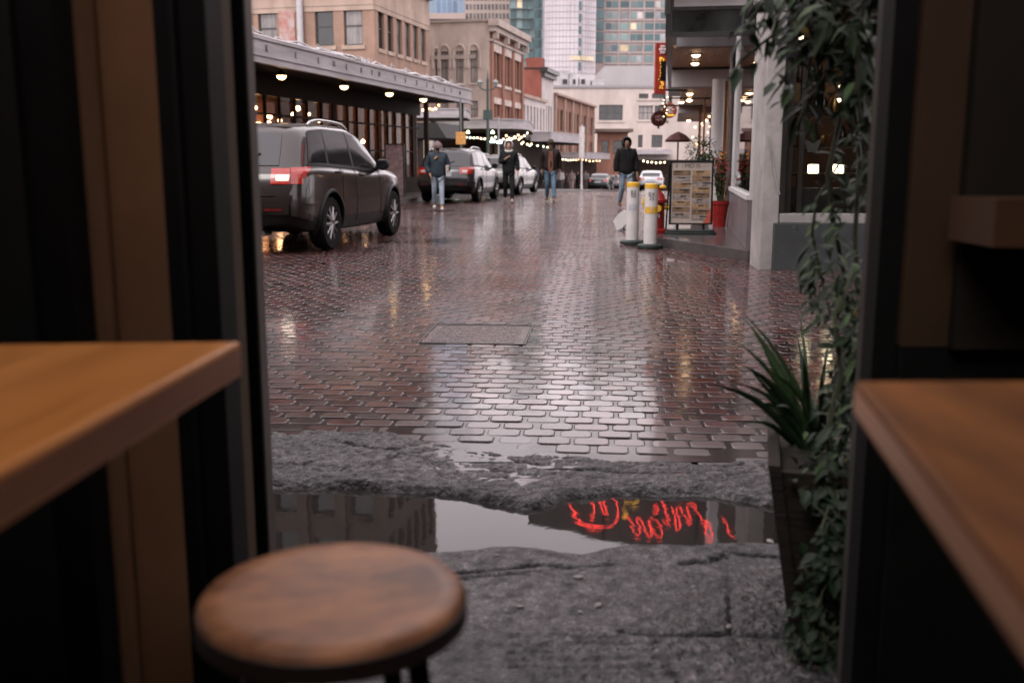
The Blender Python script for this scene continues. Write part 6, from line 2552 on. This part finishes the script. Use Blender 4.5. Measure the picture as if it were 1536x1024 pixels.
for i, (px, py, Y, rr_) in enumerate([(658, 206, 56, .12), (684, 206, 56, .12), (660, 198, 57, .09), (684, 198, 57, .09), (702, 199, 58, .09), (739, 199, 58, .10), (739, 212, 58, .14), (749, 213, 58, .16)]):
    p = at(px, py, Y)
    o = MB().lathe([(.02, .12), (rr_, .02), (rr_ * .9, -rr_ * .5), (.01, -rr_ * .55)], n=10).build('shade_lamp', M_gbulb if i not in (6, 7) else glow('cool_lamp', (.75, .9, 1), 4), loc=p, smooth=50)
    tag(o, ['lower lamp left of the amber sign, under the far canopy', 'lower lamp just behind the amber sign', 'upper small lamp left of the amber sign', 'upper small lamp above the amber sign', 'small lamp right of the amber sign', 'lamp above the white-hooded person', 'cool white lamp left of the white-hooded person', 'cool white lamp nearest the white-hooded person'][i], 'lamp', 'lamps under the round-cornered canopy')
# ------------------------------------------------------------------ the cafe doorway we look out of
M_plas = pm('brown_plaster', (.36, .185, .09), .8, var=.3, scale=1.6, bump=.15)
M_plas_d = pm('dark_brown_panel', (.032, .016, .008), .7, var=.3, scale=2, spec=.2)
M_jamb = pm('black_door_metal', (.0035, .0035, .0033), .6, spec=.12)
M_strip = pm('grey_door_edge', (.05, .033, .02), .6, var=.2, spec=.2)
M_strip2 = pm('worn_frame_edge', (.040, .032, .027), .5)


def X_(px, Y):
    return at(px, 250, Y).x


ZT = 3.1
t = thing('door_frame', 'black steel door frame with grey edge strips on the left of the opening', 'door frame', (X_(350, 1.9), 1.9, 0))
ox, oy = t.location.x, t.location.y
B = lambda m, x0, x1, y0, y1, z0=-.05, z1=ZT: m.bx(x0 - ox, x1 - ox, y0 - oy, y1 - oy, z0, z1)
B(MB(), X_(243, 1.75), X_(320, 1.75), 1.75, 1.85).build('door_leaf', M_jamb, t)
B(MB(), X_(243, 1.75) + .03, X_(320, 1.75) - .05, 1.738, 1.7495, .3, 2.4).build('leaf_moulding', pm('black_gloss_panel', (.005, .006, .006), .5, spec=.2), t)
B(MB(), X_(316, 1.88), X_(344, 1.88), 1.88, 1.94).build('edge_strip', M_strip, t)
B(MB(), X_(334, 1.98), X_(374, 1.98), 1.98, 2.04).build('jamb', M_jamb, t)
B(MB(), X_(374, 1.98) + .0005, X_(381, 2.0), 1.985, 2.04).build('jamb_edge', M_strip2, t)
t = thing('wall_pier', 'brown plastered wall pier left of the door with a slightly darker projecting side', 'wall', (X_(160, 1.95), 1.95, 0))
ox, oy = t.location.x, t.location.y
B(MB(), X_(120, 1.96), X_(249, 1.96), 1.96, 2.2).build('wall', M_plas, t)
B(MB(), X_(86, 1.86), X_(131, 1.86), 1.86, 1.955).build('return_panel', pm('shaded_plaster', (.24, .125, .06), .8, var=.3, scale=2), t)  # shade on the projecting side put into a darker plaster colour
t = thing('wall_panel', 'near black window shutter at the far left', 'shutter', (X_(30, 1.7), 1.7, 0))
ox, oy = t.location.x, t.location.y
B(MB(), X_(-330, 1.7), X_(95, 1.7), 1.7, 1.78).build('panel', M_jamb, t)
B(MB(), X_(-330, 1.7), X_(40, 1.7), 1.685, 1.6995).build('slat', pm('near_black_green', (.006, .0065, .0055), .7, spec=.2), t)
t = thing('door_frame', 'black steel door frame with pale outer edge on the right of the opening', 'door frame', (X_(1340, 1.9), 1.9, 0))
ox, oy = t.location.x, t.location.y
B(MB(), X_(1313, 2.02), X_(1331, 2.02), 1.98, 2.06).build('jamb_edge', pm('right_frame_edge', (.028, .025, .022), .5, spec=.3), t)
B(MB(), X_(1327, 1.9), X_(1376, 1.9), 1.9, 1.96).build('jamb', M_jamb, t)
t = thing('wall_pier', 'dark brown wall right of the door above the counter', 'wall', (X_(1450, 1.9), 1.85, 0))
ox, oy = t.location.x, t.location.y
B(MB(), X_(1372, 1.87), X_(1900, 1.87), 1.869, 2.1, -.05, .80).build('under_counter_dark', M_jamb, t)  # darkness under the counter put in as a black sheet
B(MB(), X_(1372, 1.87), X_(1470, 1.87), 1.87, 2.1, .802).build('wall', M_plas_d, t)
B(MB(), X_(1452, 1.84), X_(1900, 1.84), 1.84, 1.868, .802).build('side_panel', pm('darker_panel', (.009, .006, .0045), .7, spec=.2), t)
t = thing('wall_shelf', 'short blurred wooden shelf on the dark wall at the right edge', 'shelf', (X_(1520, 1.7), 1.72, 0))
ox, oy = t.location.x, t.location.y
a_, b_ = at(1520, 298, 1.70), at(1520, 368, 1.70)
B(MB(), X_(1482, 1.7), X_(1800, 1.7), 1.66, 1.835, b_.z, a_.z).build('shelf', pm('shelf_wood', (.038, .017, .007), .7, var=.3, spec=.2), t)
# room shell
t = thing('cafe_room', 'dark cafe interior walls, floor and ceiling round the doorway', 'room', (0, 0, 0))
m = MB()
m.bx(-2.5, -2.4, -3, 2.2, -.05, 3.2)
m.bx(2.4, 2.5, -3, 2.2, -.05, 3.2)
m.bx(-2.4, 2.4, -3.1, -3, -.05, 3.2)
m.build('wall', pm('cafe_wall', (.16, .11, .08), .8), t)
m = MB()
m.bx(-2.4, 2.4, -3, -.75, 3.1, 3.2)
m.bx(-2.4, 2.4, .95, 2.2, 3.11, 3.2)
m.bx(-2.4, -1.45, -.749, .949, 3.1, 3.2)  # opening over the counters, out of view, added to let sky light in
m.bx(1.25, 2.4, -.749, .949, 3.1, 3.2)
m.build('ceiling', pm('cafe_ceiling', (.12, .08, .06), .8), t)
m = MB()
m.bx(-2.4, 2.4, -3, 1.77, -.05, -.005)
m.build('floorboard', pm('cafe_floor', (.06, .045, .035), .6), t)
m = MB()
m.bx(-3.5, 3.5, 2.05, 2.35, 3.21, 6.5)
m.bx(-2.4, 2.4, 2.05, 2.2, 2.55, 3.108)
m.build('front_lintel', M_plas_d, t)
for x0, x1 in ((-16, -3.501), (3.501, 16)):  # unseen frontage either side, added to keep sky out of the shop window
    MB().bx(x0, x1, 2.05, 2.35, 3.21, 8).build('unseen_front_wall', M_plas_d, t)
for x0, x1 in ((-16, -2.501), (2.501, 16)):
    MB().bx(x0, x1, 2.02, 2.3, -.05, 3.2).build('unseen_front_wall', M_plas_d, t)

# counters
M_oak = pm('oiled_counter_wood', (.50, .205, .055), .32, scale=2.2, stretch=(7, .6, 7), col2=(.34, .12, .028), detail=7, rvar=.1)
M_oake = pm('counter_edge_wood', (.27, .125, .07), .35, scale=2.5, stretch=(6, .6, 6), col2=(.19, .08, .042), rvar=.08)
TZ = .90


def counter(label, cs, thick, sgn, mats):
    t = thing('bar_counter', label, 'counter', (cs[0][0], cs[0][1], 0), 0, 'wooden bar counters beside the door')
    ox, oy = cs[0]
    P = [(x - ox, y - oy) for x, y in cs]
    m = MB().prism(P, TZ - thick, TZ)
    for i in range(len(m.f)):
        m.m[i] = 0 if i == 1 else 1
    m.build('counter_top', mats, t, bevel=.007)
    cx = sum(p[0] for p in P) / len(P)
    m = MB()
    m.bx(cx - .04 + sgn * .25, cx + .04 + sgn * .25, -.10 + .02, -.04 + .02, 0, TZ - thick - .001)
    m.build('leg', M_jamb, t)
    m = MB()
    m.bx(cx - .04 + sgn * .25, cx + .04 + sgn * .25, -1.2, -1.14, 0, TZ - thick - .001)
    m.build('leg', M_jamb, t)
    return t


a_, b_ = atz(362, 511, TZ), atz(0, 706, TZ)
e_ = (b_ - a_).normalized()
l2 = a_ + e_ * 1.9
wd = atz(0, 515, TZ)
dirw = (wd - a_).normalized()
counter('orange wood bar counter on the left running towards the viewer', [(a_.x, a_.y), (a_.x + dirw.x * 1.7, a_.y + dirw.y * 1.7), (l2.x - 1.7, l2.y), (l2.x, l2.y)], .05, -1, [M_oak, M_oake])
a_, b_ = atz(1281, 570, TZ), atz(1536, 889, TZ)
e_ = (b_ - a_).normalized()
l2 = a_ + e_ * 1.4
M_oak2 = pm('dark_counter_wood', (.24, .085, .018), .6, scale=1.6, stretch=(4, .8, 7), spec=.12, col2=(.045, .017, .007), detail=7)
M_oak2e = pm('pale_counter_edge', (.46, .22, .11), .4, scale=3, stretch=(1, .5, 5), var=.2)
counter('dark brown wood bar counter on the right with pale front edge', [(a_.x, a_.y), (l2.x, l2.y), (l2.x + 1.6, l2.y), (a_.x + 1.6, a_.y + .02)], .042, 1, [M_oak2, M_oak2e])

# stool
SZ = .655
sc_ = atz(499, 884, SZ)
t = thing('bar_stool', 'round wooden bar stool with worn seat and black legs in the doorway', 'stool', (sc_.x, sc_.y, 0), R(20))
M_seat = pm('worn_seat_wood', (.40, .18, .085), .40, scale=7, col2=(.075, .032, .018), spec=.3, detail=5, stretch=(1, 1.8, 1), rvar=.12)
r = .156
MB().lathe([(.0005, SZ - .036), (r * .93, SZ - .036), (r * .985, SZ - .03), (r, SZ - .018), (r * .985, SZ - .006), (r * .95, SZ - .0005), (r * .8, SZ - .001), (r * .4, SZ - .005), (.0005, SZ - .006)], n=56).build('seat', M_seat, t, smooth=60)
MB().lathe([(r * .80, SZ - .05), (r * .80, SZ - .0365), (r * .62, SZ - .0365), (r * .62, SZ - .05)], n=40).build('seat_plate', M_jamb, t, smooth=40)
MB().lathe([(r * 1.012, SZ - .0345), (r * 1.012, SZ - .0125), (r * 1.0005, SZ - .0115), (r * 1.0005, SZ - .0355)], n=56).build('seat_rim', pm('dark_seat_edge', (.02, .012, .009), .5), t, smooth=40)
for k in range(4):
    a = k * math.pi / 2 + math.pi / 4
    MB().tube([(math.cos(a) * r * .72, math.sin(a) * r * .72, SZ - .05), (math.cos(a) * r * .9, math.sin(a) * r * .9, .35), (math.cos(a) * r * 1.12, math.sin(a) * r * 1.12, 0)], .013, 10).build('leg', M_jamb, t, smooth=60)
rr_ = r * 1.0
MB().tube([(rr_ * math.cos(a * math.pi / 12), rr_ * math.sin(a * math.pi / 12), .22) for a in range(25)], .008, 8).build('foot_ring', M_jamb, t, smooth=60)

# planter trough
t0 = atz(1154, 702, .44)
b0 = atz(1186, 962, 0)
t = thing('planter_trough', 'dark weathered wooden planter trough outside the door on the right', 'planter', (b0.x, b0.y, 0), -R(14))
ox, oy = b0.x, b0.y
M_plw = pm('weathered_planter_wood', (.014, .010, .008), .75, var=.5, scale=5, stretch=(1, 1, 5), bump=.3, spec=.25)
Lp, Wp = .42, .62
tx_ = t0.x - ox
m = MB()
th = .028
m.add([(0, 0, 0), (th, 0, 0), (th + tx_, 0, .44), (tx_, 0, .44), (0, Lp, 0), (th, Lp, 0), (th + tx_, Lp + .05, .44), (tx_, Lp + .05, .44)], [(0, 1, 2, 3), (7, 6, 5, 4), (0, 3, 7, 4), (1, 5, 6, 2), (3, 2, 6, 7), (0, 4, 5, 1)])
m.build('side_board', M_plw, t)
m = MB()
m.add([(Wp, 0, 0), (Wp + th, 0, 0), (Wp + th - tx_, 0, .44), (Wp - tx_, 0, .44), (Wp, Lp, 0), (Wp + th, Lp, 0), (Wp + th - tx_, Lp, .44), (Wp - tx_, Lp, .44)], [(0, 1, 2, 3), (7, 6, 5, 4), (0, 3, 7, 4), (1, 5, 6, 2), (3, 2, 6, 7), (0, 4, 5, 1)])
m.build('side_board', M_plw, t)
m = MB()
m.add([(th + .001, .02, 0), (Wp - .001, .02, 0), (Wp - tx_ - .001, .02, .42), (th + tx_ + .001, .02, .42), (th + .001, .045, 0), (Wp - .001, .045, 0), (Wp - tx_ - .001, .045, .42), (th + tx_ + .001, .045, .42)], [(0, 1, 2, 3), (7, 6, 5, 4), (0, 3, 7, 4), (1, 5, 6, 2), (3, 2, 6, 7), (0, 4, 5, 1)])
m.build('end_board', M_plw, t)
MB().add([(th + .002, .047, .0), (Wp - .002, .047, .0), (Wp - tx_ * .9 - .002, .047, .40), (th + tx_ * .9 + .002, .047, .40), (th + .002, Lp, .0), (Wp - .002, Lp, .0), (Wp - tx_ * .9 - .002, Lp, .40), (th + tx_ * .9 + .002, Lp, .40)], [(0, 1, 2, 3), (7, 6, 5, 4), (0, 3, 7, 4), (1, 5, 6, 2), (3, 2, 6, 7), (0, 4, 5, 1)]).build('soil', pm('potting_soil', (.02, .015, .012), .9, bump=.5), t)

# spiky plant
pb = Vector((b0.x + .13, b0.y + .32, .36))
t = thing('spiky_plant', 'spiky grass-leaved plant fanning out of the wooden planter', 'plant', pb)
m = MB()
random.seed(21)


def blade(m, p0, tip, wd, bend, mi):
    pts = []
    for k in range(8):
        f = k / 7
        q = p0.lerp(tip, f)
        q = q + Vector((0, 0, 1)) * bend * math.sin(math.pi * f)
        pts.append(q)
    vs = []
    d_ = (tip - p0).normalized()
    sd = d_.cross(Vector((0, 1, .2))).normalized()
    nn = sd.cross(d_)
    for k, q in enumerate(pts):
        w = wd * (1 - (k / 7) ** 1.8) * (.6 + .4 * min(1, k / 2))
        vs += [q + sd * w + nn * w * .4, q, q - sd * w + nn * w * .4]
    fs = []
    for k in range(7):
        fs += [(k * 3, k * 3 + 1, k * 3 + 4, k * 3 + 3), (k * 3 + 1, k * 3 + 2, k * 3 + 5, k * 3 + 4)]
    m.add(vs, fs, mi)


for px, py in ((1060, 575), (1085, 572), (1108, 545), (1122, 550), (1131, 575), (1146, 528), (1158, 560), (1170, 575), (1182, 545), (1196, 590), (1206, 560), (1222, 585), (1238, 600), (1120, 610), (1150, 605), (1255, 640), (1100, 640)):
    tip = at(px, py, pb.y + random.uniform(-.15, .15)) - pb
    blade(m, rv(.018) * 1.0 + Vector((0, 0, .02)), tip, random.uniform(.008, .014), random.uniform(.0, .06), random.choice((0, 1, 1)))
for k in range(16):
    a = random.uniform(0, 6.28)
    tip = Vector((math.cos(a) * .22, math.sin(a) * .2, random.uniform(.12, .4)))
    blade(m, rv(.02), tip, random.uniform(.008, .013), .05, random.choice((0, 1, 1)))
m.build('leaf_blades', [M_lf[0], M_lf[1]], t)

# climbing plant beside the door
t = thing('climbing_plant', 'tall leafy climbing plant trailing down beside the right door frame', 'plant', (b0.x + .28, b0.y + .1, .36))
O_ = Vector(t.location)
M_stem2 = pm('vine_stem', (.035, .04, .018), .7)
lf, sm_ = MB(), MB()
paths = [
    [(1262, 760), (1268, 640), (1275, 520), (1268, 420), (1250, 330), (1242, 260), (1262, 170), (1270, 90), (1255, 10), (1240, -80)],
    [(1285, 760), (1292, 600), (1290, 480), (1282, 360), (1290, 240), (1278, 130), (1300, 40), (1310, -60)],
    [(1250, 740), (1240, 650), (1262, 560), (1252, 470), (1285, 400)],
    [(1270, -70), (1220, -10), (1180, 40), (1150, 60), (1112, 90), (1094, 118)],
    [(1290, -60), (1250, 20), (1210, 60), (1190, 100), (1170, 125)],
    [(1310, -30), (1280, 60), (1240, 110), (1215, 150), (1195, 190)],
    [(1262, 240), (1225, 300), (1218, 350), (1228, 400), (1245, 470)],
    [(1292, 200), (1300, 300), (1305, 400), (1300, 520)],
    [(1300, -40), (1290, 60), (1285, 140), (1295, 200)],
    [(1230, -60), (1170, -20), (1140, 10), (1120, 40)],
]
dens = [17, 14, 14, 12, 14, 12, 8, 5, 12, 8]
size = [.042, .042, .042, .055, .065, .06, .045, .04, .06, .055]
for pi_, (pa_, nd, sz) in enumerate(zip(paths, dens, size)):
    Yv = 2.32 + random.uniform(-.1, .25)
    P3 = [at(x, y, Yv + random.uniform(-.06, .06)) - O_ for x, y in pa_]
    sm_.tube(P3, [.006] * len(P3) if pi_ < 3 else [.004] * len(P3), 6)
    for q in range(nd):
        f = random.uniform(0, len(P3) - 1.001)
        k = int(f)
        p = P3[k].lerp(P3[k + 1], f - k)
        for z in range(random.choice((2, 3, 4))):
            d_ = Vector((random.gauss(-.25, .7), random.gauss(-.1, .6), random.gauss(-.15, .5)))
            base_ = p + rv(.025)
            if (O_ + base_).x / (O_ + base_).y > (1300 - 768) / F:
                base_.x -= .03
            ln = sz * random.uniform(.65, 1.35)
            leaf(lf, base_, d_, Vector((random.gauss(0, .3), random.gauss(-.3, .3), 1)), ln, ln * random.uniform(.30, .46), random.uniform(.2, .8), random.choice((0, 0, 1, 1, 1, 2)))
clumps = [(1252, 15, 60, 48, 230), (1294, 90, 16, 60, 120), (1200, 25, 40, 40, 50), (1300, 250, 8, 80, 40), (1245, 300, 22, 40, 14), (1235, 385, 20, 30, 30), (1272, 470, 26, 60, 200), (1278, 580, 22, 70, 260), (1262, 690, 32, 50, 260), (1225, 440, 14, 30, 40)]
for cx_, cy_, sx_, sy_, nl in clumps:                   # leafy masses along the vine
    for k in range(nl):
        p = at(random.gauss(cx_, sx_ * .75), random.gauss(cy_, sy_ * .75), 2.42 + random.gauss(0, .09)) - O_
        if (O_ + p).x / (O_ + p).y > (1314 - 768) / F:
            continue
        big = cy_ < 200
        ln = random.uniform(.03, .085) if big else random.uniform(.014, .05)
        leaf(lf, p, Vector((random.gauss(-.25, .7), random.gauss(-.2, .6), random.gauss(-.2, .5))), Vector((random.gauss(0, .3), -.25, 1)), ln, ln * random.uniform(.32, .5), random.uniform(.2, .9), random.choice((0, 0, 1, 1, 1, 1, 2)) if random.random() > .025 else 3)
lf.build('foliage', M_lf + [leafmat('leaf_yellowed', (.16, .13, .03), (.09, .055, .02))], t)
sm_.build('stem', M_stem2, t, smooth=60)
# low creeping plant over and in front of the planter
t = thing('trailing_plant', 'low trailing greenery spilling over the front of the planter', 'plant', (b0.x + .2, b0.y - .02, .30))
O_ = Vector(t.location)
lf, sm_ = MB(), MB()
for k in range(24):
    st_ = [(random.uniform(1195, 1300), random.uniform(720, 790)), (random.uniform(1190, 1300), random.uniform(830, 890)), (random.uniform(1185, 1305), random.uniform(900, 980)), (random.uniform(1165, 1305), random.uniform(985, 1080))]
    Yv = [b0.y + .2, b0.y - .02, b0.y - .09, b0.y - .14]
    P3 = [at(x, y, v) - O_ for (x, y), v in zip(st_, Yv)]
    if k % 3 == 0:
        P3 = [at(random.uniform(1195, 1300), y, v) - O_ for y, v in zip((700, 735, 790, 860), Yv)]
    P3 = [Vector((p.x, p.y, max(p.z, .02 - O_.z))) for p in P3]
    sm_.tube(P3, .0035, 5)
    for q in range(24):
        f = random.uniform(0, 2.999)
        i = int(f)
        p = P3[i].lerp(P3[i + 1], f - i) + rv(.012)
        ln = random.uniform(.014, .052)
        leaf(lf, p, Vector((random.gauss(-.1, .7), random.gauss(-.3, .5), random.gauss(0, .5))), Vector((0, -.5, 1)), ln, ln * .62, .4, random.choice((2, 1, 2, 2)))
for k in range(260):
    p = at(random.uniform(1195, 1300), random.uniform(690, 800), b0.y + random.uniform(.1, .45)) - O_
    ln = random.uniform(.03, .06)
    leaf(lf, p, rv() + Vector((0, -.3, .3)), Vector((0, 0, 1)), ln, ln * .55, .4, random.choice((0, 1, 1)))
lf.build('foliage', [M_lf[1], M_lf[1], leafmat('leaf_deep', (.009, .019, .008), (.005, .011, .005))], t)
sm_.build('stem', M_stem2, t)
